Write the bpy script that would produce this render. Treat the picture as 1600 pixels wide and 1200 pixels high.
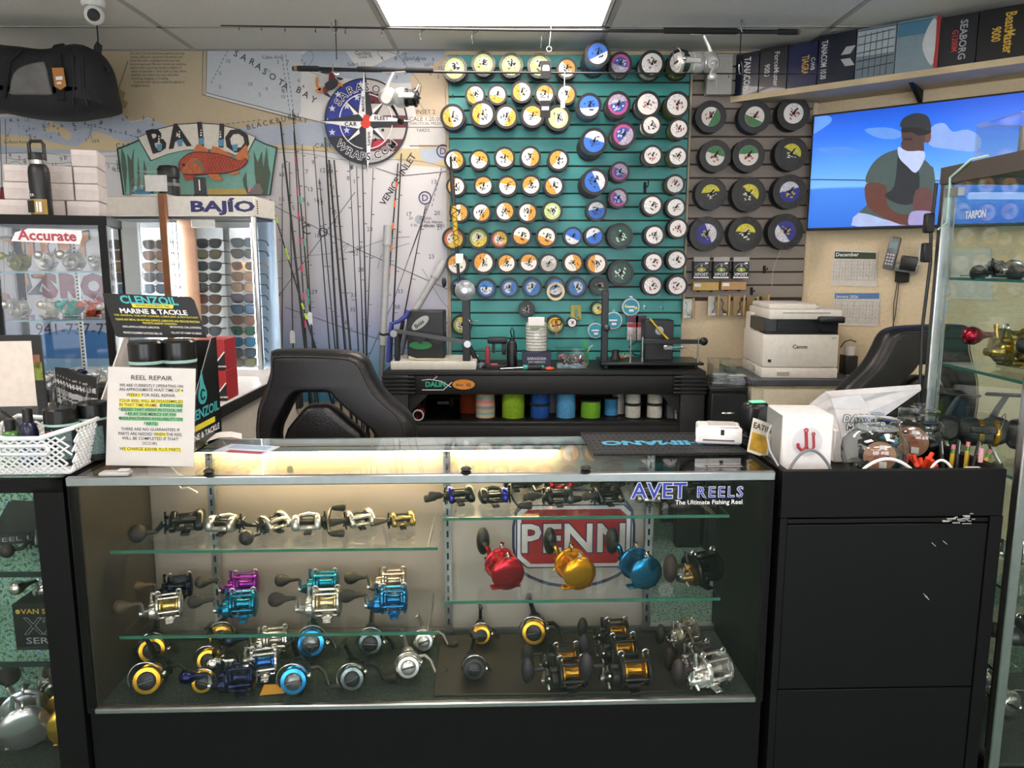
import bpy, bmesh, math, random
from mathutils import Vector, Matrix, Euler
for o in list(bpy.data.objects): bpy.data.objects.remove(o)
SC = bpy.context.scene; COL = SC.collection
rnd = random.Random(7); PI = math.pi; V = Vector
def R(d): return math.radians(d)
# ---------------- camera ----------------
FPX, PITCH, EYE = 1200.0, R(9.0), 1.5
cd = bpy.data.cameras.new('camera'); cam = bpy.data.objects.new('camera', cd); COL.objects.link(cam)
cd.sensor_width = 36; cd.lens = 36*FPX/1600; cd.clip_start = .05
cam.location = (0, 0, EYE); cam.rotation_euler = (R(90)-PITCH, 0, 0); SC.camera = cam
CP, SP = math.cos(PITCH), math.sin(PITCH)
def ray(px, py):
    a, b = (px-800)/FPX, (600-py)/FPX
    return V((a, CP+SP*b, -SP+CP*b))
def at(px, py, Y):                       # point of the photograph's pixel on the vertical plane Y
    d = ray(px, py); return V((0, 0, EYE))+d*(Y/d.y)
def on(px, py, z):                       # ... on the horizontal plane z
    d = ray(px, py); return V((0, 0, EYE))+d*((z-EYE)/d.z)
def hit(px, py, p, n):                   # ... on any plane
    d = ray(px, py); o = V((0, 0, EYE)); n = V(n); return o+d*((V(p)-o).dot(n)/d.dot(n))
# ---------------- view, world ----------------
SC.view_settings.view_transform = 'Standard'; SC.view_settings.look = 'None'
SC.view_settings.gamma = 1; SC.view_settings.use_curve_mapping = False; SC.view_settings.exposure = 0.95
SC.cycles.max_bounces = 6; SC.cycles.diffuse_bounces = 3; SC.cycles.glossy_bounces = 3; SC.cycles.transparent_max_bounces = 20; SC.cycles.sample_clamp_indirect = 6
SC.cycles.caustics_reflective = False; SC.cycles.caustics_refractive = False
w = bpy.data.worlds.new('sky'); SC.world = w; w.use_nodes = True
w.node_tree.nodes['Background'].inputs[0].default_value = (.9, .9, 1, 1); w.node_tree.nodes['Background'].inputs[1].default_value = 4.6
# ---------------- materials ----------------
MATS = {}
def srgb(c):
    if isinstance(c, str): c = tuple(int(c[i:i+2], 16)/255 for i in (0, 2, 4))
    return tuple((x/12.92 if x <= .04045 else ((x+.055)/1.055)**2.4) for x in c)
def mat(hexc, rough=.5, metal=0., var=.06, scale=40., bump=0., spec=.5, coat=0., emit=0., name=None):
    k = (hexc, rough, metal, var, scale, bump, spec, coat, emit)
    if k in MATS: return MATS[k]
    m = bpy.data.materials.new(name or 'paint_'+hexc); m.use_nodes = True; nt = m.node_tree; b = nt.nodes['Principled BSDF']
    c = srgb(hexc); b.inputs['Roughness'].default_value = rough; b.inputs['Metallic'].default_value = metal
    b.inputs['Specular IOR Level'].default_value = spec; b.inputs['Coat Weight'].default_value = coat
    tc = nt.nodes.new('ShaderNodeTexCoord'); n = nt.nodes.new('ShaderNodeTexNoise'); n.inputs['Scale'].default_value = scale; n.inputs['Detail'].default_value = 3
    nt.links.new(tc.outputs['Object'], n.inputs['Vector'])
    r = nt.nodes.new('ShaderNodeValToRGB'); nt.links.new(n.outputs['Fac'], r.inputs['Fac'])
    r.color_ramp.elements[0].color = (*[x*(1-var) for x in c], 1); r.color_ramp.elements[1].color = (*[min(1, x*(1+var)) for x in c], 1)
    r.color_ramp.elements[0].position = .3; r.color_ramp.elements[1].position = .7
    nt.links.new(r.outputs['Color'], b.inputs['Base Color'])
    if bump:
        bp = nt.nodes.new('ShaderNodeBump'); bp.inputs['Strength'].default_value = bump; bp.inputs['Distance'].default_value = .01
        nt.links.new(n.outputs['Fac'], bp.inputs['Height']); nt.links.new(bp.outputs['Normal'], b.inputs['Normal'])
    if emit:
        b.inputs['Emission Color'].default_value = (*c, 1); b.inputs['Emission Strength'].default_value = emit
    MATS[k] = m; return m
def ramp_mat(key, stops, axis=2, lo=0., hi=1., rough=.6, emit=0., noise=0., coat=0.):   # print that runs from colour to colour over local axis
    k = ('ramp', key)
    if k in MATS: return MATS[k]
    m = bpy.data.materials.new(key); m.use_nodes = True; nt = m.node_tree; b = nt.nodes['Principled BSDF']; b.inputs['Roughness'].default_value = rough; b.inputs['Coat Weight'].default_value = coat
    tc = nt.nodes.new('ShaderNodeTexCoord'); sx = nt.nodes.new('ShaderNodeSeparateXYZ'); nt.links.new(tc.outputs['Object'], sx.inputs[0])
    mr = nt.nodes.new('ShaderNodeMapRange'); mr.inputs['From Min'].default_value = lo; mr.inputs['From Max'].default_value = hi
    src = sx.outputs[axis]
    if noise:
        n = nt.nodes.new('ShaderNodeTexNoise'); n.inputs['Scale'].default_value = 3; nt.links.new(tc.outputs['Object'], n.inputs['Vector'])
        ma = nt.nodes.new('ShaderNodeMath'); ma.operation = 'MULTIPLY_ADD'; ma.inputs[1].default_value = noise; nt.links.new(n.outputs['Fac'], ma.inputs[0]); nt.links.new(src, ma.inputs[2]); src = ma.outputs[0]
    nt.links.new(src, mr.inputs['Value']); r = nt.nodes.new('ShaderNodeValToRGB'); nt.links.new(mr.outputs[0], r.inputs['Fac'])
    e = r.color_ramp.elements
    while len(e) < len(stops): e.new(.5)
    for i, (p, c) in enumerate(stops): e[i].position = p; e[i].color = (*srgb(c), 1)
    nt.links.new(r.outputs['Color'], b.inputs['Base Color'])
    if emit:
        nt.links.new(r.outputs['Color'], b.inputs['Emission Color']); b.inputs['Emission Strength'].default_value = emit
    MATS[k] = m; return m
def glass(key='pane', tint='f6f8f7', refl=1.0, rough=0.02, mul=1.):
    k = ('glass', key)
    if k in MATS: return MATS[k]
    m = bpy.data.materials.new('glass_'+key); m.use_nodes = True; nt = m.node_tree; nt.nodes.clear()
    o = nt.nodes.new('ShaderNodeOutputMaterial'); t = nt.nodes.new('ShaderNodeBsdfTransparent'); g = nt.nodes.new('ShaderNodeBsdfGlossy'); mx = nt.nodes.new('ShaderNodeMixShader'); f = nt.nodes.new('ShaderNodeLayerWeight')
    t.inputs[0].default_value = (*srgb(tint), 1); g.inputs['Roughness'].default_value = rough; g.inputs[0].default_value = (refl, refl, refl, 1)
    ma = nt.nodes.new('ShaderNodeMath'); ma.operation = 'MULTIPLY'; ma.inputs[1].default_value = mul; pw = nt.nodes.new('ShaderNodeMath'); pw.operation = 'POWER'; pw.inputs[1].default_value = 5; nt.links.new(f.outputs['Facing'], pw.inputs[0])
    sl = nt.nodes.new('ShaderNodeMath'); sl.operation = 'MULTIPLY_ADD'; sl.inputs[1].default_value = .96; sl.inputs[2].default_value = .04; nt.links.new(pw.outputs[0], sl.inputs[0]); nt.links.new(sl.outputs[0], ma.inputs[0])
    nt.links.new(ma.outputs[0], mx.inputs[0]); nt.links.new(t.outputs[0], mx.inputs[1]); nt.links.new(g.outputs[0], mx.inputs[2]); nt.links.new(mx.outputs[0], o.inputs[0])
    MATS[k] = m; return m
BLACK = mat('17191a', .45); MATTE = mat('141516', .7); CHROME = mat('d8d8d6', .18, 1.); ALU = mat('b9bcbd', .32, 1.); WHITE = mat('eceae6', .55); GLASS = glass(); GUN = mat('4a4d50', .3, .8)
CLEAR = glass('clear_plastic', 'f6f8f8', 1., .06); LEATHER = mat('121213', .38, bump=.15, scale=120)
# ---------------- mesh builder ----------------
def fr(d):                                # an orthonormal frame with z along d
    z = V(d).normalized(); x = (V((0, 0, 1)) if abs(z.z) < .9 else V((1, 0, 0))).cross(z).normalized(); return x, z.cross(x), z
class B:
    def __init__(s): s.v = []; s.f = []; s.M = None
    def add(s, vs, fs):
        k = len(s.v); s.v += [(s.M@V(q) if s.M else V(q)) for q in vs]; s.f += [tuple(i+k for i in f) for f in fs]; return s
    def box(s, a, b):
        (x, y, z), (X, Y, Z) = a, b
        return s.add([(x, y, z), (X, y, z), (X, Y, z), (x, Y, z), (x, y, Z), (X, y, Z), (X, Y, Z), (x, Y, Z)], [(3, 2, 1, 0), (4, 5, 6, 7), (0, 1, 5, 4), (1, 2, 6, 5), (2, 3, 7, 6), (3, 0, 4, 7)])
    def cbox(s, c, d): return s.box([c[i]-d[i]/2 for i in range(3)], [c[i]+d[i]/2 for i in range(3)])
    def rbox(s, a, b, r=.01, seg=2):
        bm = bmesh.new(); c = [(a[i]+b[i])/2 for i in range(3)]; d = [abs(b[i]-a[i]) for i in range(3)]
        bmesh.ops.create_cube(bm, size=1, matrix=Matrix.Translation(c)@Matrix.Diagonal((*d, 1)))
        bmesh.ops.bevel(bm, geom=bm.edges[:], offset=min(r, min(d)*.45), segments=seg, affect='EDGES', profile=.5); return s.bm(bm)
    def bm(s, bm):
        bm.verts.index_update(); s.add([v.co[:] for v in bm.verts], [[v.index for v in f.verts] for f in bm.faces]); bm.free(); return s
    def lathe(s, prof, o=(0, 0, 0), d=(0, 0, 1), n=20, cap=True):   # prof: (radius, height)
        x, y, z = fr(d); o = V(o); vs = []; fs = []
        for r, h in prof:
            for k in range(n):
                a = 2*PI*k/n; vs.append(o+z*h+x*(r*math.cos(a))+y*(r*math.sin(a)))
        for i in range(len(prof)-1):
            for k in range(n): fs.append((i*n+k, i*n+(k+1) % n, (i+1)*n+(k+1) % n, (i+1)*n+k))
        if cap: fs.append(tuple(reversed(range(n)))); fs.append(tuple(range((len(prof)-1)*n, len(prof)*n)))
        return s.add(vs, fs)
    def cyl(s, a, b, r, r2=None, n=16):
        a, b = V(a), V(b); return s.lathe([(r, 0), (r if r2 is None else r2, (b-a).length)], a, b-a, n)
    def tube(s, pts, r, n=8, closed=False):
        pts = [V(p) for p in pts]; m = len(pts); rs = r if isinstance(r, (list, tuple)) else [r]*m; vs = []; fs = []; px = None
        for i, p in enumerate(pts):
            d = (pts[(i+1) % m]-pts[i-1]) if closed or 0 < i < m-1 else (pts[1]-pts[0] if i == 0 else pts[-1]-pts[-2])
            if d.length < 1e-9: d = V((0, 0, 1))
            d = d.normalized()
            if px is None: x, y, _ = fr(d)
            else:
                x = px-d*px.dot(d); x = x.normalized() if x.length > 1e-6 else fr(d)[0]; y = d.cross(x)
            px = x
            for k in range(n): a = 2*PI*k/n; vs.append(p+x*(rs[i]*math.cos(a))+y*(rs[i]*math.sin(a)))
        for i in range(m if closed else m-1):
            j = (i+1) % m
            for k in range(n): fs.append((i*n+k, i*n+(k+1) % n, j*n+(k+1) % n, j*n+k))
        if not closed: fs.append(tuple(reversed(range(n)))); fs.append(tuple(range((m-1)*n, m*n)))
        return s.add(vs, fs)
    def prism(s, pts, o, u, v, t):         # 2-D outline, o + u*x + v*y, extruded by vector t
        o, u, v, t = V(o), V(u), V(v), V(t); n = len(pts); a = [o+u*p[0]+v*p[1] for p in pts]; bt = [p+t for p in a]
        if u.cross(v).dot(t) > 0: a, bt = bt, a
        return s.add(a+bt, [tuple(range(n)), tuple(reversed(range(n, 2*n)))]+[(i, i+n, (i+1) % n+n, (i+1) % n) for i in range(n)])
    def ball(s, c, r, n=14, sc=(1, 1, 1)):
        m = max(5, n//2); prof = [(max(1e-4, math.sin(PI*i/m)), -math.cos(PI*i/m)) for i in range(m+1)]
        k = len(s.v); M0 = s.M; s.M = (M0 or Matrix())@Matrix.Translation(V(c))@Matrix.Diagonal((r*sc[0], r*sc[1], r*sc[2], 1)); s.lathe(prof, n=n); s.M = M0; return s
    def torus(s, c, d, R_, r, n=24, k=8, a0=0., a1=2*PI):
        x, y, z = fr(d); c = V(c); full = abs(a1-a0-2*PI) < 1e-6; m = n if full else n+1
        return s.tube([c+x*(R_*math.cos(a0+(a1-a0)*i/n))+y*(R_*math.sin(a0+(a1-a0)*i/n)) for i in range(m)], r, k, full)
    def strip(s, pts, wd, nrm, lift=(0, 0, 0)):   # flat ribbon along a path
        pts = [V(p)+V(lift) for p in pts]; nrm = V(nrm); vs = []
        for i, p in enumerate(pts):
            d = (pts[min(i+1, len(pts)-1)]-pts[max(i-1, 0)]); q = nrm.cross(d).normalized()*wd/2; vs += [p-q, p+q]
        return s.add(vs, [(2*i, 2*i+2, 2*i+3, 2*i+1) for i in range(len(pts)-1)])
    def text(s, t, o, u, v, size, al='C', bold=0., sp=1., fit=None):
        o, u, v = V(o), V(u).normalized(), V(v).normalized()
        gl = [glyph(c, bold) for c in t]; W = sum(g[2]*sp for g in gl)*size; kx = fit/W if fit else 1.; W *= kx; sp *= kx; x = {'C': -W/2, 'L': 0, 'R': -W}[al]
        for vs, fs, adv in gl:
            if vs: s.add([o+u*(x+a*size*kx)+v*(b*size) for a, b in vs], fs)
            x += adv*size*sp
        return s
    def arctext(s, t, c, u, v, rad, a_mid, size, bold=0., sp=1., inward=False):
        c, u, v = V(c), V(u), V(v); gl = [glyph(ch, bold) for ch in t]; W = sum(g[2]*sp for g in gl)*size; sg = 1 if inward else -1; a = a_mid-sg*W/rad/2
        for vs, fs, adv in gl:
            am = a+sg*adv*size*sp/rad/2; rd = u*math.cos(am)+v*math.sin(am); tg = (u*-math.sin(am)+v*math.cos(am))*sg; up = -rd if inward else rd
            if vs: s.add([c+rd*rad+tg*((p-adv/2)*size)+up*(q*size) for p, q in vs], fs)
            a += sg*adv*size*sp/rad
        return s
GL = {}
def _gm(t, bold):
    cu = bpy.data.curves.new('glyph', 'FONT'); cu.body = t; cu.size = 1; cu.resolution_u = 2; cu.offset = bold; cu.fill_mode = 'FRONT'
    ob = bpy.data.objects.new('glyph', cu); me = bpy.data.meshes.new_from_object(ob); r = ([(v.co.x, v.co.y) for v in me.vertices], [tuple(p.vertices) for p in me.polygons])
    bpy.data.objects.remove(ob); bpy.data.meshes.remove(me); bpy.data.curves.remove(cu); return r
def glyph(c, bold=0.):
    k = (c, bold)
    if k not in GL:
        if 'bar' not in GL: GL['bar'] = max(p[0] for p in _gm('|', 0)[0])
        adv = max(p[0] for p in _gm(c+'|', 0)[0])-GL['bar']
        vs, fs = _gm(c, bold) if c != ' ' else ([], []); GL[k] = (vs, fs, adv)
    return GL[k]
# ---------------- objects ----------------
def obj(name, b, m, parent=None, smooth=True, ang=40):
    if isinstance(b, bpy.types.Mesh): me = b
    else:
        me = bpy.data.meshes.new(name); me.from_pydata([tuple(q) for q in b.v], [], b.f); me.materials.append(m)
        if smooth:
            me.polygons.foreach_set('use_smooth', [True]*len(me.polygons)); me.set_sharp_from_angle(angle=R(ang))
    o = bpy.data.objects.new(name, me); COL.objects.link(o); o.parent = parent
    if m and me.materials[0] != m: o.material_slots[0].link = 'OBJECT'; o.material_slots[0].material = m
    return o
def tag(o, label, cat, group=None, kind=None):
    o['label'] = label; o['category'] = cat
    if group: o['group'] = group
    if kind: o['kind'] = kind
    return o
def thing(name, label, cat, loc=(0, 0, 0), rz=0., group=None, rot=None, sc=1.):
    o = bpy.data.objects.new(name, None); COL.objects.link(o); o.location = loc; o.rotation_euler = rot or (0, 0, rz); o.scale = (sc, sc, sc); o.empty_display_size = .02
    return tag(o, label, cat, group)
def struct(name, b, m, parent=None, smooth=False):
    o = obj(name, b, m, parent, smooth)
    if not parent: o['kind'] = 'structure'
    return o
def dup(root, label, loc, rz=0., rot=None, sc=1., group=None, mats={}):     # a thing with its parts and sub-parts
    def cp(o, par):
        c = o.copy(); COL.objects.link(c); c.parent = par
        nm = o.name.split('.')[0]
        if nm in mats and c.type == 'MESH': c.material_slots[0].link = 'OBJECT'; c.material_slots[0].material = mats[nm]
        for k in KIDS.get(o.name, []): cp(k, c)
        return c
    r = cp(root, None); r.location = loc; r.rotation_euler = rot or (0, 0, rz); r.scale = (sc, sc, sc); r['label'] = label
    if group: r['group'] = group
    return r
KIDS = {}
def proto(root):                          # remember the family of a prototype
    def walk(o):
        KIDS[o.name] = list(o.children)
        for k in o.children: walk(k)
    bpy.context.view_layer.update(); walk(root); return root
def unproto(root):
    for k in KIDS.pop(root.name, []): unproto(k)
    bpy.data.objects.remove(root)
ORD = ['first', 'second', 'third', 'fourth', 'fifth', 'sixth', 'seventh', 'eighth', 'ninth', 'tenth', 'eleventh', 'twelfth', 'thirteenth', 'fourteenth', 'fifteenth', 'sixteenth', 'seventeenth', 'eighteenth', 'nineteenth', 'twentieth', 'twenty-first', 'twenty-second', 'twenty-third', 'twenty-fourth', 'twenty-fifth', 'twenty-sixth']
X, Yv, Z = V((1, 0, 0)), V((0, 1, 0)), V((0, 0, 1))
# ======================= the room =======================
WY, CZ = 4.4, 2.64                        # back wall, ceiling height
CX, DANG = 1.68, R(39)                    # corner where the diagonal wall starts, and its turn
DD = V((math.cos(DANG), -math.sin(DANG), 0)); DN = V((-math.sin(DANG), -math.cos(DANG), 0)); DC = V((CX, WY, 0))
carpet = bpy.data.materials.new('green_blue_carpet'); carpet.use_nodes = True; nt = carpet.node_tree; b_ = nt.nodes['Principled BSDF']; b_.inputs['Roughness'].default_value = .95
tc = nt.nodes.new('ShaderNodeTexCoord'); n_ = nt.nodes.new('ShaderNodeTexNoise'); n_.inputs['Scale'].default_value = 90; n_.inputs['Detail'].default_value = 2; r_ = nt.nodes.new('ShaderNodeValToRGB')
nt.links.new(tc.outputs['Object'], n_.inputs['Vector']); nt.links.new(n_.outputs['Fac'], r_.inputs['Fac']); nt.links.new(r_.outputs['Color'], b_.inputs['Base Color'])
e_ = r_.color_ramp.elements; e_.new(.5); e_.new(.6)
for i, (p, c) in enumerate([(.36, '22342f'), (.46, '466a5c'), (.54, '748c76'), (.66, '3c5674')]): e_[i].position = p; e_[i].color = (*srgb(c), 1)
bp_ = nt.nodes.new('ShaderNodeBump'); bp_.inputs['Distance'].default_value = .004; nt.links.new(n_.outputs['Fac'], bp_.inputs['Height']); nt.links.new(bp_.outputs['Normal'], b_.inputs['Normal'])
carpet_lit = carpet.copy(); carpet_lit.name = 'carpet_painted_lit'  # carpet copy with brighter light painted into its colours
for e2, c in zip([n for n in carpet_lit.node_tree.nodes if n.type == 'VALTORGB'][0].color_ramp.elements, ('3f5f55', '6a9a80', '9cc0a0', '5f86a8')): e2.color = (*srgb(c), 1)
dkcarpet = mat('2b3630', .95, var=.35, scale=160, bump=.5)
stucco = mat('e0cdaa', .8, var=.04, scale=55, bump=.55); plain = mat('c9c3b8', .8)
dend = DC+DD*3.0
struct('floor', B().add([(-3.3, -4.2, 0), (dend.x, -4.2, 0), (dend.x, dend.y, 0), (CX, WY, 0), (-3.3, WY, 0)], [(0, 1, 2, 3, 4)]), carpet)
struct('wall_back', B().box((-3.4, WY, 0), (CX+.02, WY+.1, CZ+.05)), stucco)
struct('wall_right', B().prism([(0, 0), (3.0, 0), (3.0, CZ+.05), (0, CZ+.05)], DC, DD, Z, -DN*.1), stucco)
struct('wall_side', B().box((dend.x, -4.2, 0), (dend.x+.1, dend.y+.05, CZ+.05)), plain)
struct('wall_left', B().box((-3.4, -4.2, 0), (-3.3, WY, CZ+.05)), plain)
wf = B()
for a, b2 in ((-3.4, -2.9), (-.25, .25), (3.4, dend.x+.1)): wf.box((a, -4.3, .4), (b2, -4.2, 2.3))
wf.box((-3.4, -4.3, 2.3), (dend.x+.1, -4.2, CZ+.05)); wf.box((-3.4, -4.3, 0), (dend.x+.1, -4.2, .4))
struct('wall_front', wf, plain)
for i, (a, b2) in enumerate(((-2.9, -.25), (.25, 3.4))):
    wn = struct('window_%d' % (i+1), B().box((a, -4.255, .4), (b2, -4.245, 2.3)), GLASS)
    f = B()
    for q in (a, (a+b2)/2-.02, b2-.04): f.box((q, -4.28, .4), (q+.04, -4.22, 2.3))
    obj('window_frame', f, ALU, wn)
# ceiling: slab, tile grid, panels
ce = struct('ceiling', B().box((-3.4, -4.3, CZ+.012), (dend.x+.1, WY+.1, CZ+.1)), mat('8f8d88', .9))
tile_m = mat('e4e2dc', .95, var=.1, scale=150, bump=.45); GX0, GW, GY0, GD = -.627, 1.097, 3.99, .552
lit = {(0, 0), (-2, 4), (0, 4), (2, 4), (-2, 8), (0, 8), (2, 8), (-2, 12), (0, 12), (2, 12)}
tm = None; g = B()
for i in range(-3, 5):
    x0, x1 = max(-3.3, GX0+i*GW), min(dend.x, GX0+(i+1)*GW)
    if x1 < x0: continue
    g.box((x0-.012, -4.2, CZ-.003), (x0+.012, WY, CZ+.013))
    for j in range(-1, 15):
        y1, y0 = min(WY, GY0-j*GD), max(-4.2, GY0-(j+1)*GD)
        if j == -1: y0, y1 = GY0, WY
        if (i, j) in lit or y0 > y1: continue
        if abs(x1-x0-GW) < .01 and abs(y1-y0-GD) < .01:
            if tm is None: tm = obj('ceiling_tile', B().rbox((-GW/2+.012, -GD/2+.012, 0), (GW/2-.012, GD/2-.012, .012), .003, 1), tile_m, ce).data; o = bpy.data.objects[-1] if False else [k for k in ce.children][-1]
            else: o = obj('ceiling_tile', tm, tile_m, ce)
            o.location = ((x0+x1)/2, (y0+y1)/2, CZ)
        else: obj('ceiling_tile', B().box((x0+.012, y0+.012, CZ), (x1-.012, y1-.012, CZ+.012)), tile_m, ce)
for j in range(0, 16): g.box((-3.3, GY0-j*GD-.012, CZ-.003), (dend.x, GY0-j*GD+.012, CZ+.013))
obj('grid', g, mat('b5b3ad', .6), ce)
struct('trim_1', B().box((-3.3, WY-.012, CZ-.007), (CX, WY, CZ)), mat('8f8c84', .6))
lamp_m = mat('fff0e6', .6, emit=9.5, var=0., name='lit_diffuser')
for n, (i, j) in enumerate(sorted(lit)):
    t = thing('ceiling_light', 'bright rectangular light panel set in the ceiling above the spools' if (i, j) == (0, 0) else 'ceiling light panel over the sales floor, %s row back, %s one' % (ORD[j//4-1], {-2: 'left', 0: 'middle', 2: 'right'}[i]), 'ceiling light', (GX0+(i+.5)*GW, GY0-(j+.5)*GD, CZ), group=None if (i, j) == (0, 0) else 'lights over the sales floor')
    fr_ = B()
    for a, b2 in (((-.53, -.258), (.53, -.24)), ((-.53, .24), (.53, .258)), ((-.53, -.258), (-.512, .258)), ((.512, -.258), (.53, .258))): fr_.box((a[0], a[1], -.006), (b2[0], b2[1], .01))
    obj('frame', fr_, WHITE, t); obj('diffuser', B().box((-.512, -.24, -.002), (.512, .24, .006)), lamp_m, t)
# security camera
t = thing('security_camera', 'white dome security camera on the ceiling above the duffel bag', 'camera', at(146, 4, 3.6))
c0 = at(146, 8, 3.6); t.location = (c0.x, c0.y, CZ)
obj('mount', B().lathe([(.05, 0), (.05, -.02), (.042, -.03)][::-1], n=24), WHITE, t); bd = obj('dome', B().ball((.0, 0, -.062), .042, 20), WHITE, t); obj('lens', B().cyl((.012, -.028, -.07), (.018, -.05, -.08), .026, .022, 20), BLACK, t)
# slatwalls
def slatwall(name, px0, px1, y0, y1, z0, z1, colr, label):
    t = thing(name, label, 'slatwall'); x0, x1 = at(px0, 300, y1).x, at(px1, 300, y1).x; pitch, gap = .0735, .007
    t.location = ((x0+x1)/2, y1, 0); hw = (x1-x0)/2
    obj('backing', B().box((-hw, -.006, z0), (hw, 0, z1)), mat('4a3a2c', .8), t); z = z1; pm = None
    while z-pitch > z0-.001:
        o = obj('plank', pm or B().rbox((-hw, -.02, -pitch+gap), (hw, -.004, 0), .003, 1), colr, t); pm = o.data; o.location.z = z; z -= pitch
    obj('edge_trim', B().box((-hw-.012, -.022, z0), (-hw, 0, z1)), mat('b9a98f', .6), t)
    return t
teal = mat('40a09b', .42, var=.05, scale=6); greyw = mat('8b8178', .5, var=.05, scale=6)
SW = slatwall('teal_slatwall', 703, 1071, 0, WY-.001, .75, at(800, 87, WY).z, teal, 'teal slatwall board covered with fishing line spools')
GWALL = slatwall('grey_slatwall', 1075, 1262, 0, WY-.001, at(1200, 470, WY).z, at(1200, 84, WY).z, greyw, 'warm grey slatwall board holding big black spools')
PW = WY-.022                               # front of the planks
# ======================= helpers for solid outlines =======================
def slab(b, loops, o, u, v, depth, bev=0., seg=2):     # filled outline with holes, extruded and rounded; o + u*x + v*y, depth along u x v
    cu = bpy.data.curves.new('slab', 'CURVE'); cu.dimensions = '2D'; cu.fill_mode = 'BOTH'; cu.extrude = max(1e-5, depth/2-bev); cu.bevel_depth = bev; cu.bevel_resolution = seg; cu.offset = -bev
    for lp in loops:
        s = cu.splines.new('POLY'); s.points.add(len(lp)-1); s.use_cyclic_u = True
        for p, q in zip(s.points, lp): p.co = (q[0], q[1], 0, 1)
    ob = bpy.data.objects.new('slab', cu); me = bpy.data.meshes.new_from_object(ob); o, u, v = V(o), V(u), V(v); n = u.cross(v).normalized()
    bm = bmesh.new(); bm.from_mesh(me); bmesh.ops.remove_doubles(bm, verts=bm.verts[:], dist=1e-6); bmesh.ops.recalc_face_normals(bm, faces=bm.faces[:])
    for q in bm.verts: q.co = o+u*q.co.x+v*q.co.y+n*q.co.z
    b.bm(bm); bpy.data.objects.remove(ob); bpy.data.meshes.remove(me); bpy.data.curves.remove(cu); return b
def smooth(pts, k=4, closed=True):
    out = []; n = len(pts)
    for i in range(n if closed else n-1):
        g = lambda j: V((*pts[j % n], 0)) if closed else V((*pts[max(0, min(n-1, j))], 0))
        a, b2, c, d = g(i-1), g(i), g(i+1), g(i+2)
        for s in range(k):
            t = s/k; p = .5*((2*b2)+(c-a)*t+(2*a-5*b2+4*c-d)*t*t+(3*b2-a-3*c+d)*t**3); out.append((p.x, p.y))
    if not closed: out.append(tuple(pts[-1]))
    return out
def ell(cx, cy, rx, ry, n=24, rot=0.): 
    c, s = math.cos(rot), math.sin(rot); return [(cx+rx*math.cos(2*PI*i/n)*c-ry*math.sin(2*PI*i/n)*s, cy+rx*math.cos(2*PI*i/n)*s+ry*math.sin(2*PI*i/n)*c) for i in range(n)]
# ======================= long glass counter =======================
CA, CY0 = R(1.8), 1.91; CH = .965
def CT(u, v, z): return V((u*math.cos(CA)-v*math.sin(CA), CY0+u*math.sin(CA)+v*math.cos(CA), z))
lam = mat('080909', .55, var=.1, scale=8, spec=.2); grl = mat('a0958a', .55, var=.04, scale=10); brn = mat('3a332b', .35, var=.15, scale=6)
wht_ = mat('d4d8dc', .4); U0, U1, VD = -1.125, .683, .42
t = CASE = thing('glass_display_counter', 'long black display counter with glass front, glass top and lit shelves of reels', 'counter', (0, CY0, 0), CA)
obj('base', B().box((U0, .012, 0), (U1, VD, .318)), lam, t)
obj('deck', B().box((U0+.02, .008, .318), (U1-.02, VD, .33)), dkcarpet, t)
obj('dark_mat', B().rbox((-.215, .03, .33), (.5, .37, .336), .003, 1), mat('2a2622', .6), t)
obj('end_panel', B().box((U0, 0, .318), (U0+.02, VD, CH)), lam, t)
obj('end_liner', B().box((U0+.02, .012, .33), (U0+.024, VD-.02, CH-.01)), brn, t)
obj('end_panel', B().box((U1-.02, 0, .318), (U1, VD, CH)), lam, t)
obj('front_pane', B().box((U0+.003, 0, .333), (U1-.003, .006, CH-.022)), glass('front', 'f8f9f8', 1., .01, .55), t)
obj('top_pane', B().box((U0+.002, .012, CH-.007), (U1-.002, VD-.01, CH)), glass('top', 'f6f8f7', 1., .01, .8), t)
obj('top_rail', B().rbox((U0, -.006, CH-.024), (U1, .012, CH), .003, 1), ALU, t)
obj('bottom_rail', B().rbox((U0+.02, -.006, .318), (U1-.02, .012, .333), .003, 1), ALU, t)
obj('back_rail', B().box((U0, VD-.012, CH-.022), (U1, VD, CH)), ALU, t)
obj('sliding_door', B().rbox((U0+.02, VD-.012, .345), (-.19, VD-.004, CH-.025), .002, 1), grl, t)
obj('sliding_door', B().rbox((-.2, VD-.022, .345), (.46, VD-.014, CH-.025), .002, 1), mat('ada69c', .5, var=.04, scale=8), t)
obj('door_track', B().box((U0+.02, VD-.03, .33), (U1-.02, VD, .345)), ALU, t)
sl = B(); led = B()
sl.box((-.98, VD-.05, CH-.03), (.16, VD-.025, CH-.022)); obj('light_channel', sl, ALU, t)
led.box((-.97, VD-.046, CH-.033), (.15, VD-.03, CH-.0305)); ledm = mat('ffe2a0', .5, emit=65., var=0., name='warm_led')
obj('light_strip', led, ledm, t)
for uu in (-.905, -.188, .44):
    s_ = B().box((uu-.011, VD-.045, .345), (uu+.011, VD-.028, CH-.02)); obj('upright', s_, ALU, t)
    s_ = B()
    for k in range(16): s_.box((uu-.003, VD-.0465, .37+k*.036), (uu+.003, VD-.0445, .39+k*.036))
    obj('slots', s_, MATTE, t)
SHELF = {}
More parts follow.
